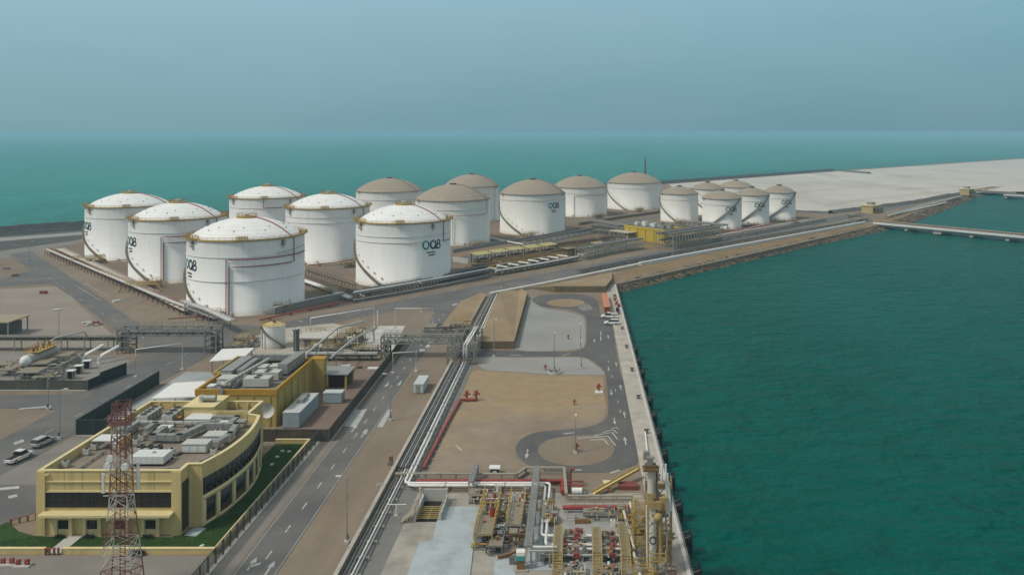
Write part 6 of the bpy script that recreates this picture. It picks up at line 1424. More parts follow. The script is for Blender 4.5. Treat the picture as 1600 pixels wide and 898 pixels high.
# ------------------------------------------------------------------ quay furniture and loading platform
RUB=M('black_rubber',(.012,.013,.013),.8,var=.3)
def fender_make():
    t=thing('fender','','fender'); MB().tube([(0,0,-.5),(1.0,0,-.5)],.75,16).build('rubber_cylinder',RUB,t); MB().box(1.0,-1.,-2.1,1.2,1.,.75).build('front_panel',RUB,t)
    MB().box(-.1,-.9,-1.4,.02,.9,.3).build('mounting_plate',STEELD,t)
    for s in (-1,1): MB().tube([(0,s*.85,.2),(1.0,s*.9,.6)],.06,5).build('chain',STEELD,t)
    return t
KF=Kind(fender_make); ordi=('first','second','third','fourth','fifth','sixth','seventh','eighth','ninth','tenth','eleventh','twelfth')
for k,Y in enumerate((236,224.7,213.5,203,191.8,181.4,170.6,159.7,148.7,137.7,126.8,117)):
    KF.put((15.96,Y,-.05),0,f'{ordi[k]} black rubber fender on the quay wall, counted from the far end','rubber fenders on the quay wall')
KB=Kind(lambda:(lambda t:(MB().cyl(0,0,0,.12,.5,12).build('base_plate',STEELD,t),MB().cyl(0,0,.12,.6,.24,12,.2).build('stem',STEELD,t),MB().tube([(-.5,0,.68),(.5,0,.68)],.2,10).build('horn',STEELD,t),t)[-1])(thing('mooring_bollard','','bollard')))
for k,Y in enumerate((281,259.7,237.4,214.5,192.3,170.2,147.5,126)):
    KB.put((14.1,Y,.12),0,f'{ordi[k]} dark mooring bollard on the quay edge strip, counted from the far end','mooring bollards on the quay')
t=thing('orange_shed','long low orange roofed shed beside the quay edge strip','shed',(10.4,284,0)); OR=M('orange_sheet',(.5,.2,.1),.6,var=.12,scale=.4,dirt=(.38,.19,.12),dscale=.3)
MB().add([(9.3,284,1.75),(11.5,284,1.95),(11.3,308,1.95),(9.2,308,1.75),(9.3,284,1.9),(11.5,284,2.1),(11.3,308,2.1),(9.2,308,1.9)],[(3,2,1,0),(4,5,6,7),(0,1,5,4),(1,2,6,5),(2,3,7,6),(3,0,4,7)]).build('roof',OR,t,True)
MB().box(9.5,284.3,0,11.3,307.5,1.74).build('wall',M('deep_orange_wall',(.4,.07,.015),.6,var=.2,scale=.5),t,True); MB().box(9.8,284.22,.2,10.5,284.29,1.6).build('door',RUST,t,True)
for k,(x,y,m,lab) in enumerate(((961,470,REDB,'red barrier block at the far end of the quay edge strip'),(963.5,476,REDB,'pink red block near the orange shed on the quay strip'),(967,480,RED,'red barrel block at the water side of the quay strip'),(965,487,NAVY,'dark blue crate on the quay strip near the cars'),(960.5,465,RUST,'brown crate beside the orange shed roof'))):
    t=thing('quay_crate',lab,'crate',(*G(x,y),.12)); MB().box(-.5,-.7,.1,.5,.7,1.1).build('body',m,t); MB().box(-.55,-.75,0,.55,.75,.1).build('pallet',RUST,t); MB().box(-.4,-.5,1.1,.1,.3,1.35).build('load',PALEC if k!=3 else NAVY,t)
t=thing('white_pole','long white pole lying on the quay edge strip','pole',(13.5,164,.12)); MB().tube([(13.8,170,.35),(13.3,158.6,.35)],.18,8).build('tube',PIPEW,t,True); mb=MB(); [mb.box(x-.2,y-.1,.12,x+.2,y+.1,.3) for x,y in ((13.7,168),(13.4,161))]; mb.each('support',CONC,t,True)
t=thing('quay_box','dark grey mesh box at the near end of the white pole on the quay','box',(13.,156.8,.12)); MB().box(-.6,-.5,.1,.6,.5,1.3).build('body',STEEL,t); MB().box(-.65,-.55,0,.65,.55,.1).build('pallet',STEELD,t)

# trestles
d=Vector((.614,-.79)); n_=Vector((.79,.614))
def trestle(label,a,L,w,bent,pipes):
    a=Vector(a); t=thing('trestle',label,'trestle',(a.x,a.y,0),math.atan2(d.y,d.x)); # local x along the trestle, y to its far side
    MB().box(0,0,.75,L,w,1.3).build('deck',CONC,t); MB().box(-.1,-.35,.5,L,-.003,1.75).box(-.1,w+.003,.5,L,w+.35,1.75).each('edge_beam',WHITEP,t)
    for k in range(3): y=w*(.15+.35*k); MB().box(0,y-.7,-.9,L,y+.7,.745).build('girder',CONC,t)
    nb=int(L/bent)
    for k in range(nb+1):
        x=2+bent*k; big=(k%3==2); MB().box(x-(2.6 if big else 1.),-.9 if big else -.2,-1.9,x+(2.6 if big else 1.),w+.6,-.905).build('pile_cap',CONC,t)
        mb=MB(); [mb.cyl(x,y,-5.,-1.895,.7,12) for y in (w*.12,w*.5,w*.88)]; mb.each('pile',CONCD,t,per=2)
    for o,r,m in pipes: MB().tube([(0,o,1.35+r),(L,o,1.35+r)],r,8).build('pipe',m,t)
    mb=MB()
    for z in (.6,1.1): mb.beam((0,w*.45,1.3+z),(L,w*.45,1.3+z),.12)
    for k in range(int(L/3)): mb.beam((3*k,w*.45,1.3),(3*k,w*.45,2.4),.12)
    mb.build('hand_rail',GALV,t); return t
trestle('long pale concrete trestle bridge leaving the shore toward the right edge',(193.5,555),190,13,21,[(w_,.4,m) for w_,m in ((7,RUST),(8.2,PIPEG),(9.3,STEEL),(10.4,RUST))])
trestle('second small concrete trestle at the far right edge of the photo',(404,806),150,12,24,[(7,.4,RUST),(8.5,.4,PIPEG)])
x,y=G(1345,346); skid('pale valve station at the root of the nearer trestle',x,y,.75,16,7,2.4,GALV,MR,150,npipe=9)
x,y=G(1335,341); skid('grey pipe group behind the valve station at the trestle root',x,y,.75,14,6,3.,STEEL,MX,151,npipe=8,rails=False)
rack('grey pipe rack along the road between the two gatehouses',gl((1385,341),(1450,322),(1500,309.5)),3.,1.4,[(-1,.4,PIPEW),(.1,.4,STEELD),(1.1,.35,PIPEG)],STEEL,14)
rack('pale pipes on the olive bench beyond the trestle root',gl((1402,336),(1440,327),(1478,318)),3.,.7,[(-.8,.35,PIPEW),(.6,.35,PIPEW)],CONC,14)

# beige handrail wall and red main behind the platform
def parapet_rail(label,pts,z):
    P=[Vector(p) for p in pts]; t=thing('trench_rail',label,'rail',(P[0].x,P[0].y,0)); mb=MB(); po=MB()
    for i in range(len(P)-1):
        a,b=P[i],P[i+1]; e=.004*(i%2); mb.beam((a.x,a.y,z-e),(b.x,b.y,z-e),.5-2*e,.28); L=(b-a).length; k=max(1,int(L/2.4))
        for q in range(k+1): p=a.lerp(b,min(.98,max(.02,q/k))); po.box(p.x-.12,p.y-.12,0,p.x+.12,p.y+.12,z-.145)
        mb.beam((a.x,a.y,.18-e),(b.x,b.y,.18-e),.35-2*e,.3)
    mb.build('beam',RAILB,t,True); po.each('post',RAILB,t,True); return t
parapet_rail('beige concrete rail behind the platform pipes, with a stepped right end',[(-31.3,147.6),(-10.2,147.4),(-8.9,150.2),(-2.1,150.2),(-1.6,139.4)],1.05)
parapet_rail('beige rail from the stepped corner toward the loading tower',[(-1.4,138.9),(9.4,138.9)],.9)
t=thing('fire_main','thick red fire water main along the back of the platform','pipe',(-15,145.4,0)); MB().tube([(-27.2,145.4,.62),(-2.4,145.4,.62),(-2.2,145.2,.62),(-2.2,141,.62)],.42,8).build('pipe',RED,t,True); mb=MB(); [mb.box(-26.5+3.4*k,145.1,.03,-26.2+3.4*k,145.7,.34) for k in range(8)]; mb.each('pipe_sleeper',CONC,t,True)
t=thing('fire_main','bright red fire water main in front of the loading tower','pipe',(3,134.6,0)); MB().tube([(-2.1,134.6,.9),(9.2,134.6,.9)],.38,8).build('pipe',RED,t,True); mb=MB(); [mb.box(-1.6+2.6*k,134.3,.14,-1.3+2.6*k,134.9,.61) for k in range(5)]; mb.each('pipe_sleeper',CONC,t,True)
t=thing('fire_monitor','red fire monitor group with criss cross pipes beside the stepped rail','hydrant',(-.9,144,0))
MB().tube([(-1.2,-2,.5),(-1.2,3,.5)],.18,8).tube([(-2,.5,1.),(2.2,.5,1.)],.14,8).tube([(-2,-1,1.),(2.2,-1,1.)],.14,8).build('pipe',RED,t); MB().cyl(0,1.6,0,2.4,.16,8).build('riser',RED,t); MB().tube([(0,1.6,2.4),(.3,1.,2.9),(.6,.2,3.2)],.2,10).build('nozzle',RED,t)
MB().box(.2,-2.4,0,1.8,-.9,1.).build('valve_box',REDR,t); MB().tube([(.2,-3.2,.9),(1.9,-3.2,.9)],.55,12).build('foam_drum',PIPEW,t)
t=thing('shelter_box','white topped dark cabinet behind the beige rail','cabinet',(*G(773,739),0)); MB().box(-.7,-.6,0,.7,.6,1.).build('body',BLACK,t); MB().box(-.95,-.8,1.0,.95,.8,1.18).build('top',PIPEW,t); MB().box(-.3,-.7,.1,.4,-.605,.7).build('vessel',PIPEW,t)
t=thing('pale_box','pale flat box on the sand right of the near turning loop','box',(*G(948,757),0)); MB().box(-.6,-.6,0,.6,.6,.5).build('body',CREAML,t); MB().box(-.65,-.65,.5,.65,.65,.56).build('lid',CREAML,t)
t=thing('gangway','long yellow edged gangway lying slantwise before the loading tower','gangway',(7,144,0)); a,b=(2.9,140.6,.5),(10.8,148.,1.7)
MB().beam(a,b,.9,.12).build('deck',CREAML,t,True); 
for s in (-.45,.45): MB().beam((a[0]-s*.6,a[1]+s*.7,a[2]+.12),(b[0]-s*.6,b[1]+s*.7,b[2]+.12),.12,.4).build('side_beam',YEL,t,True)
MB().box(7.2,143.2,.0,10.4,145.2,.7).build('cradle',REDR,t,True); MB().box(5.3,142.,0,6.,142.8,.6).build('trestle',RUST,t,True)
# sump pit with yellow grating
P=px([(650,815),(686,815),(688,783),(653,783)]); cx_=sum(p[0] for p in P)/4; cy_=sum(p[1] for p in P)/4
t=thing('sump_pit','open concrete pit with a yellow grating on the loading platform','pit',(cx_,cy_,0)); x0,x1,y0,y1=P[0][0],P[1][0],P[0][1],P[2][1]
MB().box(x0-.3,y0,.02,x0,y1,1.2).box(x1,y0,.02,x1+.3,y1,1.2).box(x0-.3,y1+.003,.02,x1+.3,y1+.35,2.).each('wall',PALEC,t,True); MB().poly([(x0,y0),(x1,y0),(x1,y1),(x0,y1)],.06).build('floor',BLACK,t,True)  # black floor sheet stands in for the shade inside a deep hole
mb=MB()
for k in range(7): y=y0+.3+(y1-y0)*.55*k/6; mb.box(x0+.02,y,.4,x1-.02,y+.14,.5)
for k in range(3): x=x0+.1+(x1-x0-.3)*k/2; mb.box(x,y0+.2,.3,x+.12,y0+.5+(y1-y0)*.55,.398)
mb.build('grating',YELB,t,True); mb=MB()
for s,xx in ((0,x0-.2),(1,x1+.2)):
    for z in (1.7,2.2): mb.beam((xx,y0,z),(xx,y1,z),.08)
    for k in range(5): y=y0+(y1-y0)*k/4; mb.beam((xx,y,1.2),(xx,y,2.2),.08)
mb.build('hand_rail',RAILB,t,True)
t=thing('stair_flight','beige stair climbing beside the open pit','stair',(*G(640,812),0)); mb=MB(); [mb.box(-1.2+.3*k,-1.2,.05+.22*k,-.9+.3*k,1.2,.12+.22*k) for k in range(8)]; mb.build('tread',RAILB,t); mb=MB(); [mb.beam((-1.2,y,.9),(1.1,y,2.7),.1).beam((-1.2,y,0),(-1.2,y,.95),.1).beam((1.1,y,1.4),(1.1,y,2.7),.1) for y in (-1.2,1.2)]; mb.build('hand_rail',RAILB,t)
# grey cable rack towers
def tallrack(label,x,y0,y1,z,w=.9):
    t=thing('cable_rack',label,'cable rack',(x,(y0+y1)/2,0)); mb=MB()
    for s in (-1,1): mb.beam((x+s*w/2,y0,z),(x+s*w/2,y1,z),.22)
    k=int((y1-y0)/1.5)
    for q in range(k+1): y=y0+(y1-y0)*q/k; mb.beam((x-w/2,y,z+.004),(x+w/2,y,z+.004),.16)
    mb.build('tray',STEEL,t,True); mb=MB(); k=max(2,int((y1-y0)/5))
    for q in range(k+1):
        y=y0+.2+(y1-y0-.4)*q/k
        for s in (-1,1): mb.beam((x+s*w/2,y,0),(x+s*w/2,y,z-.11),.24)
    mb.each('post',GALV,t,True); mb=MB(); [mb.tube([(x-.25+.17*q,y0,z+.14),(x-.25+.17*q,y1,z+.14)],.06,5) for q in range(4)]; mb.each('cable',PIPEG,t,True,per=3); return t
tallrack('tall grey cable rack beside the two white pipes on the platform',-6.7,118.6,147,2.5)
tallrack('short grey cable rack crossing the white pipes at the left',-17.4,141.2,148.6,2.2,.7)
rack('low grey pipe frame at the foot of the tall cable rack',[(-6.4,118.4),(-2.7,118.4)],1.6,2.1,[(-.5,.16,PIPEG),(.1,.16,STEEL),(.6,.16,PIPEW)],GALV,1.8)
rack('grey pipes turning down onto the skid left of the cable rack',[(-16.8,142.4),(-13.6,142.4),(-12.9,141.6),(-12.9,137)],1.2,.9,[(0,.3,PIPEG)],CONC,2)
skid('long ochre skid of valves with a red drum, left of the dusty one',-13.3,129.8,1.5708,14.5,2.7,2.3,YELB,MO+MX+MR,201,None,npipe=26)
t=thing('red_drum','small upright red drum on the long ochre skid','drum',(-12.6,128.3,2.4)); MB().cyl(0,0,0,1.1,.42,12).build('body',M('orange_red_drum',(.38,.05,.02),.5,var=.1),t); MB().cyl(0,0,1.1,1.2,.46,12).cyl(0,0,1.2,1.45,.1,8).build('lid',REDR,t)
skid('dusty grey skid with a yellow end platform, beside the tall cable rack',-9.2,131.6,1.5708,11.5,2.3,2.2,CREAMT,MR+MX+MO,202,None,npipe=24)
skid('rusty pump frame at the near end of the dusty grey skid',-8.3,124.3,0,2.8,1.6,2.,RUST,MO,203,None,npipe=5,rails=False)
skid('grey hose rack at the near end of the ochre skid',-11.4,123.3,1.5708,5.,2.,1.5,STEEL,[PIPEG,STEELD],204,None,npipe=9,rails=False)
t=thing('pump_unit','white crossing pipe joining the two long skids','pipe',(-11,126.6,0)); MB().tube([(-13,126.6,1.7),(-7.6,126.6,1.7)],.24,10).tube([(-13,126.6,1.7),(-13.2,126.,.4)],.2,8).build('pipe',PIPEG,t,True); MB().box(-11.3,126.2,0,-10.9,127.,1.45).build('support',CONC,t,True); MB().box(-10.6,126.25,1.4,-10.,126.95,2.05).build('valve',GALV,t,True)
t=thing('control_cabinet','upright cabinet with a white cap and a teal band on the platform','cabinet',(-7.6,117.2,.03)); MB().box(-.5,-.45,.2,.5,.45,1.45).build('rusty_base',RUST,t); MB().box(-.6,-.55,1.45,.6,.55,2.1).build('teal_band',M('teal_panel',(.06,.3,.3),.6,var=.1),t); MB().box(-.6,-.55,2.1,.6,.55,2.6).build('cap',PIPEW,t); MB().box(-1.,-.8,0,1.,.8,.2).build('plinth',CONC,t)
t=thing('rusty_beam','rusty bent beam lying on the blue slab beside the cabinet','beam',(-9.6,120.3,.17)); MB().beam((-1.4,-.5,.2),(.3,.2,.35),.4).beam((.3,.2,.35),(1.5,.5,.8),.35).build('beam',RUST,t); MB().box(-1.6,-.8,0,-1.,-.2,.12).build('pad',CONC,t)
t=thing('grey_bin','small grey brown bin near the rusty beam','bin',(-8.9,118.6,.17)); MB().box(-.35,-.35,0,.35,.35,.8).build('body',M('grey_brown_bin',(.2,.17,.14),.7,var=.1),t); MB().box(-.4,-.4,.8,.4,.4,.88).build('lid',STEELD,t)
AY2=M('tan_yellow_rail',(.4,.3,.12),.65,var=.25,scale=.8,dirt=(.3,.24,.14),dirt_amt=.8,dscale=.6)
# step over walkways with stairs
def walkover(label,x0,x1,yf,yb,z,ys):
    t=thing('walkway',label,'walkway',((x0+x1)/2,yf,.14)); MB().box(x0,yf,z-.1,x1,yb,z).build('deck',M('tan_grating',(.3,.245,.14),.7,.1,var=.2,scale=2.),t,True)
    mb=MB(); n=9; [mb.box(x0+.08,ys+(yf-ys)*k/n,.14+(z-.14)*k/n-.02,x1-.08,ys+(yf-ys)*(k+1)/n+.06,.14+(z-.14)*k/n+.05) for k in range(1,n)]; mb.each('tread',AY2,t,True)
    for x in (x0,x1):
        mb=MB().beam((x,ys,.14),(x,yf,z),.1,.2)
        for h in (.55,1.1): mb.beam((x,yf,z+h),(x,yb,z+h),.07).beam((x,ys,.2+h),(x,yf,z+h),.07)
        k=int((yb-yf)/1.2); [mb.beam((x,yf+(yb-yf)*q/k,z),(x,yf+(yb-yf)*q/k,z+1.1),.07) for q in range(k+1)]; mb.beam((x,ys,.14),(x,ys,1.3),.07)
        mb.build('hand_rail',AY2,t,True)
    mb=MB(); [mb.box(x-.1,y-.1,.14,x+.1,y+.1,z-.1) for x in (x0+.12,x1-.12) for y in (yf+.2,(yf+yb)/2,yb-.2)]; mb.each('leg',YEL,t,True); return t
walkover('leftmost of three yellow step over walkways with stairs on the platform',-3.15,-1.9,117.8,125.9,2.1,114.9)
walkover('middle of three yellow step over walkways with stairs on the platform',2.3,3.55,117.8,125.4,2.1,114.9)
walkover('rightmost of three yellow step over walkways, wider, beside the loading tower',6.1,7.4,116.4,126.4,2.3,113.4)
# loading manifold pipes with red valves between the walkways
for k,(y,m,lab) in enumerate(((119.2,PIPEG,'nearest grey cross pipe with a red valve between the walkways'),(121.0,PIPEW,'dusty cross pipe between the grey and the white ones at the walkways'))):
    t=thing('cross_pipe',lab,'pipe',(2,y,.14)); MB().tube([(-4.2,y,1.),(8.,y,1.)],.2,8).build('pipe',m,t,True); mb=MB(); [mb.box(x-.15,y-.2,.14,x+.15,y+.2,.79) for x in (-3.6,.9,5.2,7.6)]; mb.each('pipe_sleeper',CONC,t,True)
KV=Kind(lambda:(lambda t:(MB().box(-.4,-.3,-.35,.4,.3,.35).build('body',RED,t),MB().tube([(-.55,0,0),(-.45,0,0)],.42,12).tube([(.45,0,0),(.55,0,0)],.42,12).each('flange',GALV,t,per=3),MB().cyl(0,0,.35,.95,.09,8).build('stem',GALV,t),MB().lathe([(.3,.95),(.38,.95),(.38,1.03),(.3,1.03),(.3,.95)],16,smooth=False).box(-.33,-.04,.96,.33,.04,1.02).build('hand_wheel',RED,t),t)[-1])(thing('valve','','valve')))
for k,(x,y,lab) in enumerate(((.1,119.2,'red valve on the nearest grey cross pipe between left and middle walkway'),(.0,122.2,'red valve on the nearer white pipe between left and middle walkway'),(.2,125.,'red valve on the farther white pipe between left and middle walkway'),(5.2,122.2,'red valve on the nearer white pipe between middle and right walkway'),(5.1,119.2,'red valve on the grey cross pipe between middle and right walkway'))):
    KV.put((x,y,1.),0,lab,'red valves on the platform pipes')
skid('grey pump cluster between left and middle walkway',-.1,121.6,0,3.6,3.6,.9,STEEL,[PIPEG,STEEL,GALV,PIPEW,STEELD],210,None,npipe=26,rails=False,z=.14)
skid('grey pump cluster between middle and right walkway',4.8,121.4,0,2.,4.4,.9,STEEL,[PIPEG,STEEL,GALV,PIPEW,STEELD],211,None,npipe=22,rails=False,z=.14)
skid('grey pump cluster left of the leftmost walkway',-3.9,120.,1.57,2.6,1.2,.9,STEEL,[PIPEG,STEEL],212,None,npipe=5,rails=False,z=.14)
for k,(x0,x1,y,lab) in enumerate(((-1.6,9.,137.2,'thin pale handrail behind the bright red main'),(-1.4,7.6,131.4,'thin pale handrail in front of the bright red main'))):
    t=thing('hand_rail',lab,'rail',(x0,y,.1)); mb=MB()
    for z in (.65,1.2): mb.beam((x0,y,z),(x1,y,z),.08)
    mb.build('rail',RAILB,t,True); mb=MB(); n=7; [mb.beam((x0+(x1-x0)*q/n,y,.1),(x0+(x1-x0)*q/n,y,1.2),.08) for q in range(n+1)]; mb.each('post',RAILB,t,True)
for k,(x,y,lx,ly,h,m,lab) in enumerate(((.9,131.,2.2,1.,.7,RUST,'rusty box in front of the bright red main'),(5.6,129.8,.7,.7,1.,PIPEW,'small white bollard tank on the grey slab'),(-3.4,131.6,1.,2.4,1.,CREAMT,'pale valve frame left of the bright red main'),(-7.6,140.,2.6,1.4,.9,RUST,'rusty valve group behind the dusty grey skid'),(1.2,140.8,1.7,1.2,.5,STEELD,'dark box behind the thin pale handrail'))):
    if k in (2,3): skid(lab,x,y,0,lx,ly,h,RUST if k==3 else CREAMT,MO,220+k,npipe=5,rails=False,z=.1); continue
    t=thing('deck_box',lab,'box',(x,y,.1)); MB().box(-lx/2,-ly/2,.1,lx/2,ly/2,h).build('body',m,t); MB().box(-lx/2-.1,-ly/2-.1,0,lx/2+.1,ly/2+.1,.1).build('plinth',CONC,t); MB().box(-lx/4,-ly/4,h,lx/4,ly/4,h+.15).build('lid',GALV,t)

# ------------------------------------------------------------------ marine loading arms and access tower
AY=M('arm_ochre',(.39,.27,.12),.65,var=.3,scale=.8,dirt=(.46,.38,.27),dirt_amt=.85,dscale=.7); AW=M('dusty_arm_white',(.56,.52,.45),.55,var=.15,scale=.6,dirt=(.36,.27,.17),dscale=.6)
t=thing('marine_loader','tall ochre and white marine loading arm with lettering, at the quay edge','loading arm',(10.5,115,.12))
r=MB().cyl(10.35,115,.12,9.6,.52,18).build('riser',AW,t,True)
cu=bpy.data.curves.new('lettering','FONT'); cu.body='KANON'; cu.size=1.45; cu.offset=.05; cu.extrude=.02; cu.align_x='CENTER'; cu.space_character=1.05
to=bpy.data.objects.new('lettering',cu); COL.objects.link(to); bpy.context.view_layer.update()
me=bpy.data.meshes.new_from_object(to.evaluated_get(bpy.context.evaluated_depsgraph_get())); bpy.data.objects.remove(to)
me.name='lettering'; lo=bpy.data.objects.new('lettering',me); COL.objects.link(lo); lo.parent=r; me.materials.clear(); me.materials.append(STEELD)
for v in me.vertices:       # stand the word upright reading downward and wrap it on the riser
    s,h,e=v.co.y-.5,v.co.x,v.co.z; th=s/.52; v.co=Vector((10.35-10.5+math.sin(th)*(.535+e),-math.cos(th)*(.535+e),6.3-h-.12))
MB().cyl(10.35,115,.12,1.2,.8,16).build('base',AY,t,True); MB().box(9.9,114.2,2.5,12.1,115.9,2.62).build('platform',AY,t,True)
mb=MB()
for x in (9.95,12.05):
    for z in (3.1,3.7): mb.beam((x,114.25,z),(x,115.85,z),.09)
for y in (114.25,115.85):
    for z in (3.1,3.7): mb.beam((9.95,y,z),(12.05,y,z),.09)
    for x in (9.95,11,12.05): mb.beam((x,y,2.62),(x,y,3.7),.09)
mb.build('platform_rail',YELB,t,True)
MB().cyl(11.35,115.1,2.62,8.8,.34,14).build('hydraulic_column',AY,t,True); MB().sphere((11.0,114.7,8.4),.62,14,8).build('swivel_joint',YELB,t,True)
MB().cbox(10.6,115,9.6,1.9,1.4,.9).cbox(11.7,115.1,9.4,1.,1.2,1.6).cbox(10.,115,10.5,.8,1.1,1.1).build('swivel_housing',AY,t,True)
MB().cyl(10.15,115.1,11.5,14.6,.52,16).build('inboard_arm',AW,t,True); MB().box(10.75,114.9,11.6,10.98,115.4,14.5).box(10.8,114.8,11.,11.3,115.5,11.6).build('counterweight',STEELD,t,True)
MB().box(9.,114.2,14.6,11.1,116,14.85).box(9.3,114.5,14.85,10.8,115.7,15.3).build('head_platform',M('brown_head',(.16,.1,.045),.7,var=.25,scale=.8),t,True)
MB().box(9.6,114.6,15.3,10.4,115.4,16.3).build('head_box',STEEL,t,True)
for k,(x,z0,z1) in enumerate(((12.15,8.6,15.2),(12.5,8.2,14.),(12.75,9.,12.8))): MB().tube([(x+.1,115.2,z0),(x-.12*k,115.4,z1)],.14,8).build('outboard_arm',PIPEW,t,True)
MB().tube([(12.1,115.2,8.7),(12.3,115.2,5.),(12.2,115.2,.2)],.12,8).build('hose',PIPEG,t,True); MB().tube([(9.6,114.9,1),(9.5,114.9,9.8)],.1,8).build('cable_pipe',PIPEW,t,True)
mb=MB()
for k in range(22): mb.beam((9.5,116.2,.5+.65*k),(10.0,116.2,.5+.65*k),.07)
for x in (9.5,10.): mb.beam((x,116.2,.1),(x,116.2,14.6),.09)
mb.build('ladder',AY,t,True)
t=thing('marine_loader','second ochre loading arm folded behind the lettered one','loading arm',(10.6,121,.12)); MB().cyl(10.5,121,.12,8.2,.42,16).build('riser',AW,t,True); MB().cyl(10.5,121,.12,1.,.7,16).build('base',AY,t,True)
MB().cbox(10.8,121,8.2,1.7,1.2,1.1).cbox(11.5,121,7.6,.9,1.,1.5).build('swivel_housing',AY,t,True); MB().tube([(11.2,121,8.6),(11.6,121.6,12.6)],.3,10).build('inboard_arm',AY,t,True); MB().tube([(11.9,121,7.8),(12.3,121.4,12.8)],.14,8).build('outboard_arm',PIPEW,t,True); MB().cbox(10.2,121,9.3,.8,.9,1.2).build('counterweight',STEELD,t,True)
t=thing('access_tower','yellow lattice access tower with platforms among the loading arms','tower',(9.,119.6,.12)); mb=MB()
for x in (8.,10.):
    for y in (118.,121.2): mb.beam((x,y,.12),(x,y,7.6),.18)
for z in (2.6,5.2,7.5):
    for x in (8.,10.): mb.beam((x,118.,z),(x,121.2,z),.16)
    for y in (118.,121.2): mb.beam((8.,y,z+.005),(10.,y,z+.005),.15)
for q in range(3):
    z0,z1=.2+2.5*q,2.6+2.5*q
    for y in (118.,121.2): mb.beam((8.,y,z0),(10.,y,z1),.1)
    for x in (8.,10.): mb.beam((x,118.,z1),(x,121.2,z0),.1)
mb.build('frame',YEL,t,True)
for z in (2.7,5.3,7.6): MB().box(8.,118.,z,10.,121.2,z+.06).build('platform',MATS['tan_grating'],t,True)
mb=MB()
for z in (2.7,5.3,7.6):
    for h in (.55,1.1):
        for y in (118.05,121.15): mb.beam((8,y,z+h),(10,y,z+h),.08)
        mb.beam((8.05,118,z+h),(8.05,121.2,z+h),.08)
for x in (8.05,9.95):
    for y in (118.05,121.15): mb.beam((x,y,7.6),(x,y,8.7),.08)
mb.build('guard_rail',YELB,t,True)
for k,(a,b,lab) in enumerate((((7.2,128.5,3.),(8.,117.2,3.),'left of two pale slanting hose booms before the loading tower'),((8.3,131.,3.2),(8.9,122.,3.2),'right of two pale slanting hose booms before the loading tower'),((7.9,116.6,2.6),(8.5,110.,2.2),'near pale hose boom running out of the bottom of the photo'))):
    t=thing('hose_boom',lab,'boom',(a[0],a[1],.12)); MB().tube([a,b],.22,10).build('boom',AW,t,True); mb=MB(); [mb.beam((a[0]+(b[0]-a[0])*q,a[1]+(b[1]-a[1])*q,.12),(a[0]+(b[0]-a[0])*q,a[1]+(b[1]-a[1])*q,a[2]-.2),.16) for q in (.12,.88)]; mb.each('support',YEL,t,True)
    mb=MB(); [mb.box(a[0]+(b[0]-a[0])*q-.3,a[1]+(b[1]-a[1])*q-.3,a[2]-.3,a[0]+(b[0]-a[0])*q+.3,a[1]+(b[1]-a[1])*q+.3,a[2]+.3) for q in (.3,.5,.7)]; mb.each('clamp',GALV,t,True)
skid('ochre valve platform between the hose booms and the lettered loading arm',9.2,125.6,1.57,4.4,1.8,3.6,YELB,MO,230,None,npipe=8,z=.12)
skid('dusty ochre valve group behind the second loading arm',10.6,127.5,1.57,6.,2.2,2.6,AY,MO+[AW],231,None,npipe=10,z=.12)
skid('dark valve group at the foot of the access tower',7.9,113.8,0,2.4,2.4,1.6,STEEL,MX,232,None,npipe=9,z=.12,rails=False)
t=thing('guard_barrier','red and white guard frame on the quay edge beside the loading arm','frame',(12.9,114.6,.12)); mb=MB()
for z in (.5,1.1): mb.beam((12.1,113.6,z),(13.5,113.6,z),.12).beam((12.1,116,z),(13.5,116,z),.12).beam((13.5,113.6,z),(13.5,116,z),.12)
mb.build('rail',RED,t,True); mb=MB(); [mb.beam((x,y,.12),(x,y,1.2),.1) for x in (12.1,13.5) for y in (113.6,116)]; mb.each('post',PIPEW,t,True)

# slim service tower around the lettered arm and clutter of small valves on the quay side
t=thing('service_tower','slim ochre lattice tower wrapped round the lettered loading arm','tower',(11.8,116.8,.12)); mb=MB()
for x in (11.,13.):
    for y in (116.,117.8): mb.beam((x,y,.12),(x,y,11.6),.16)
for q in range(6):
    z0,z1=.3+1.9*q,2.1+1.9*q
    for y in (116.,117.8): mb.beam((11.,y,z0),(13.,y,z1),.09).beam((11.,y,z1+.01),(13.,y,z1+.01),.13)
    for x in (11.,13.): mb.beam((x,116.,z1),(x,117.8,z0),.09).beam((x,116.,z1+.01),(x,117.8,z1+.01),.12)
mb.build('frame',AY,t,True)
for z in (4.1,7.9,11.6): MB().box(10.9,115.95,z,13.1,117.85,z+.06).build('platform',RUST,t,True)
mb=MB()
for z in (4.1,7.9,11.6):
    for h in (.55,1.1): mb.beam((10.95,116,z+h),(13.05,116,z+h),.08).beam((13.02,116,z+h),(13.02,117.8,z+h),.08)
    for x in (10.95,12,13.05): mb.beam((x,116,z),(x,116,z+1.1),.08)
mb.build('guard_rail',YELB,t,True)
for k,(x,y,lx,ly,h,lab) in enumerate(((8.9,112.6,2.6,1.8,2.2,'ochre valve nest at the bottom edge, left of the lettered arm'),(9.4,131.8,2.2,3.,2.,'ochre valve nest behind the right hose boom'),(12.2,120.2,1.6,2.6,2.8,'dusty valve nest on the quay side of the access tower'),(7.2,132.6,1.6,2.,1.8,'small ochre valve nest at the right end of the bright red main'))):
    skid(lab,x,y,0,lx,ly,h,[YELB,AY][k%2],MO+[AW],240+k,npipe=9,z=.12,rails=k%2==0)

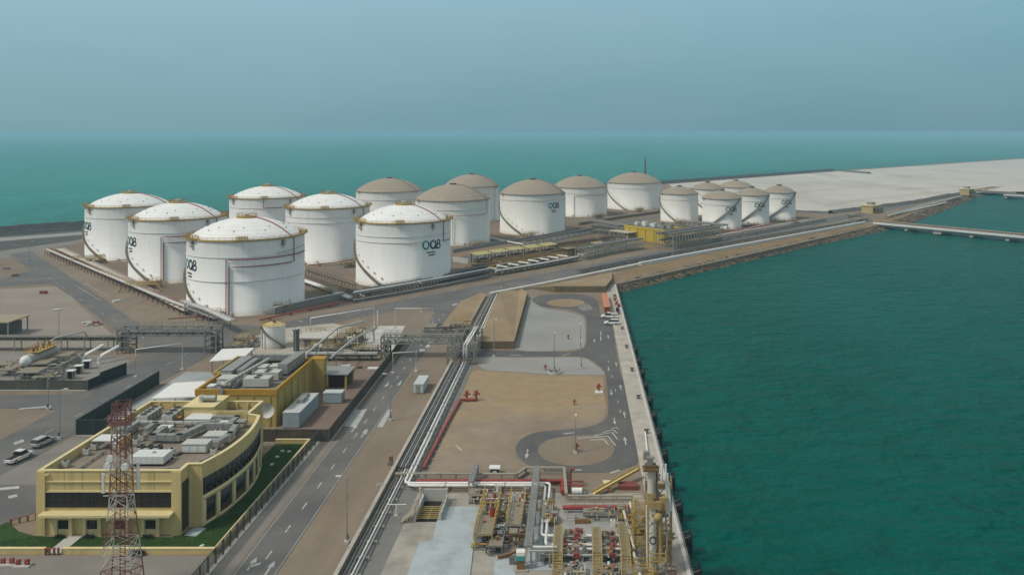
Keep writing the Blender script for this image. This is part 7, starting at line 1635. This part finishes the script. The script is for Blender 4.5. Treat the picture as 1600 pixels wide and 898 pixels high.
for k,(x,y,lx,ly,h,n,lab) in enumerate(((4.8,124.8,2.,1.6,1.2,14,'small pipe nest behind the white pipes between middle and right walkway'),(-.1,125.6,3.2,1.6,1.1,14,'small pipe nest behind the white pipes between left and middle walkway'),(-4.4,133.,1.6,6.,1.3,16,'thin pale pipe nest right of the two white pipes on the platform'),(3.6,133.,5.,1.6,1.,12,'thin grey pipe nest in front of the bright red main'),(-15.9,139.,3.,2.4,1.4,12,'grey valve nest at the top left of the long ochre skid'),(-11.2,134.5,1.2,6.,1.5,14,'narrow grey pipe nest between the two long skids'),(4.6,115.6,2.6,2.2,.9,14,'low pipe nest in front, between the middle and right stairs'),(-.4,115.8,3.4,2.,.9,14,'low pipe nest in front, between the left and middle stairs'))):
    skid(lab,x,y,0,lx,ly,h,[GALV,CREAMT,AY2][k%3],[PIPEG,GALV,CREAMT,STEEL,PIPEW,AY2],260+k,None,npipe=n,z=.14,rails=False,dense=False)
# ------------------------------------------------------------------ air, sky, sun, camera
m = bpy.data.materials.new('haze_air'); m.use_nodes = True; nt = m.node_tree; nt.nodes.clear()
out = nt.nodes.new('ShaderNodeOutputMaterial'); pv = nt.nodes.new('ShaderNodeVolumePrincipled')
pv.inputs['Color'].default_value = (.46,.74,.92,1); pv.inputs['Density'].default_value = .00021; pv.inputs['Anisotropy'].default_value = .1
nt.links.new(pv.outputs[0], out.inputs['Volume'])
struct('haze', MB().box(-26000,-5000,-5.3,26000,26000,63.), m, 'thin bluish haze over the sea and terminal', 'haze', 'stuff')
ELEV, AZ = 52., math.atan2(-.45,-.89)      # sun from the left, slightly behind the camera
w = bpy.data.worlds.new('World'); sc.world = w; w.use_nodes = True; nt = w.node_tree
bg = nt.nodes['Background']; sky = nt.nodes.new('ShaderNodeTexSky'); sky.sky_type = 'NISHITA'; sky.sun_disc = False
sky.sun_elevation = R_(ELEV); sky.sun_rotation = math.pi/2 - AZ; sky.dust_density = 6.; sky.air_density = 1.6; sky.ozone_density = 1.
tc = N(nt, 'ShaderNodeTexCoord'); sp = N(nt, 'ShaderNodeSeparateXYZ'); nt.links.new(tc.outputs['Generated'], sp.inputs[0])
# dust veil of an overcast gulf sky: grey blue low down, neutral overhead, laid over the physical sky
sx = N(nt, 'ShaderNodeMapRange'); nt.links.new(sp.outputs['X'], sx.inputs[0]); sx.inputs[1].default_value = -.62; sx.inputs[2].default_value = .5
low = mix(nt, sx.outputs[0], (2.35,4.5,5.05), (1.7,3.55,4.35))        # brighter toward the veiled sun at left
upp = mix(nt, sx.outputs[0], (3.85,6.2,7.5), (2.5,5.0,6.2))
zen = (4.9,5.2,5.1)  # unseen overhead sky turned neutral, shaped as fill light for the ground
f1 = N(nt, 'ShaderNodeMapRange'); nt.links.new(sp.outputs['Z'], f1.inputs[0]); f1.inputs[1].default_value = 0.; f1.inputs[2].default_value = .16
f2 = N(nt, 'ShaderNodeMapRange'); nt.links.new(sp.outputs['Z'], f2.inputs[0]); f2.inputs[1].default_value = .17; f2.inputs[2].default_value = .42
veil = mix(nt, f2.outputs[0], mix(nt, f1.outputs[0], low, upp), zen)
cl = noise(nt, tc.outputs['Generated'], 2.6, 6, .6, (1,1,4.5))
veil = mix(nt, ramp(nt, cl, .32, .72, rgb((0,0,0)), rgb((.2,)*3)), veil, (4.3,6.2,7.0))
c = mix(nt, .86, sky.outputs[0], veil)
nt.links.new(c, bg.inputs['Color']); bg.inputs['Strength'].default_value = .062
sl = bpy.data.lights.new('sun', 'SUN'); sl.energy = 1.5; sl.angle = R_(10); sl.color = (1., .93, .82)
so = bpy.data.objects.new('sun', sl); COL.objects.link(so)
d = Vector((math.cos(AZ)*math.cos(R_(ELEV)), math.sin(AZ)*math.cos(R_(ELEV)), math.sin(R_(ELEV))))
so.rotation_euler = d.to_track_quat('Z', 'Y').to_euler(); so.location = d*800
cam = bpy.data.cameras.new('camera'); co = bpy.data.objects.new('camera', cam); COL.objects.link(co); sc.camera = co
co.location = (0,0,CAM_H); co.rotation_euler = (R_(90),0,0)
cam.sensor_width = 36; cam.lens = 36*F/1600; cam.shift_x = -(PX-800)/1600; cam.shift_y = -(449-PY)/1600
cam.clip_start = 1.; cam.clip_end = 60000
vs = sc.view_settings; sc.display_settings.display_device = 'sRGB'; vs.view_transform = 'Standard'; vs.look = 'None'; vs.exposure = .54; vs.gamma = 1.; vs.use_curve_mapping = False
cy = sc.cycles; cy.max_bounces = 6; cy.diffuse_bounces = 3; cy.glossy_bounces = 2; cy.volume_bounces = 1; cy.transparent_max_bounces = 6
cy.use_denoising = True; cy.use_adaptive_sampling = True; cy.adaptive_threshold = .02
try: cy.denoiser = 'OPENIMAGEDENOISE'
except Exception: pass
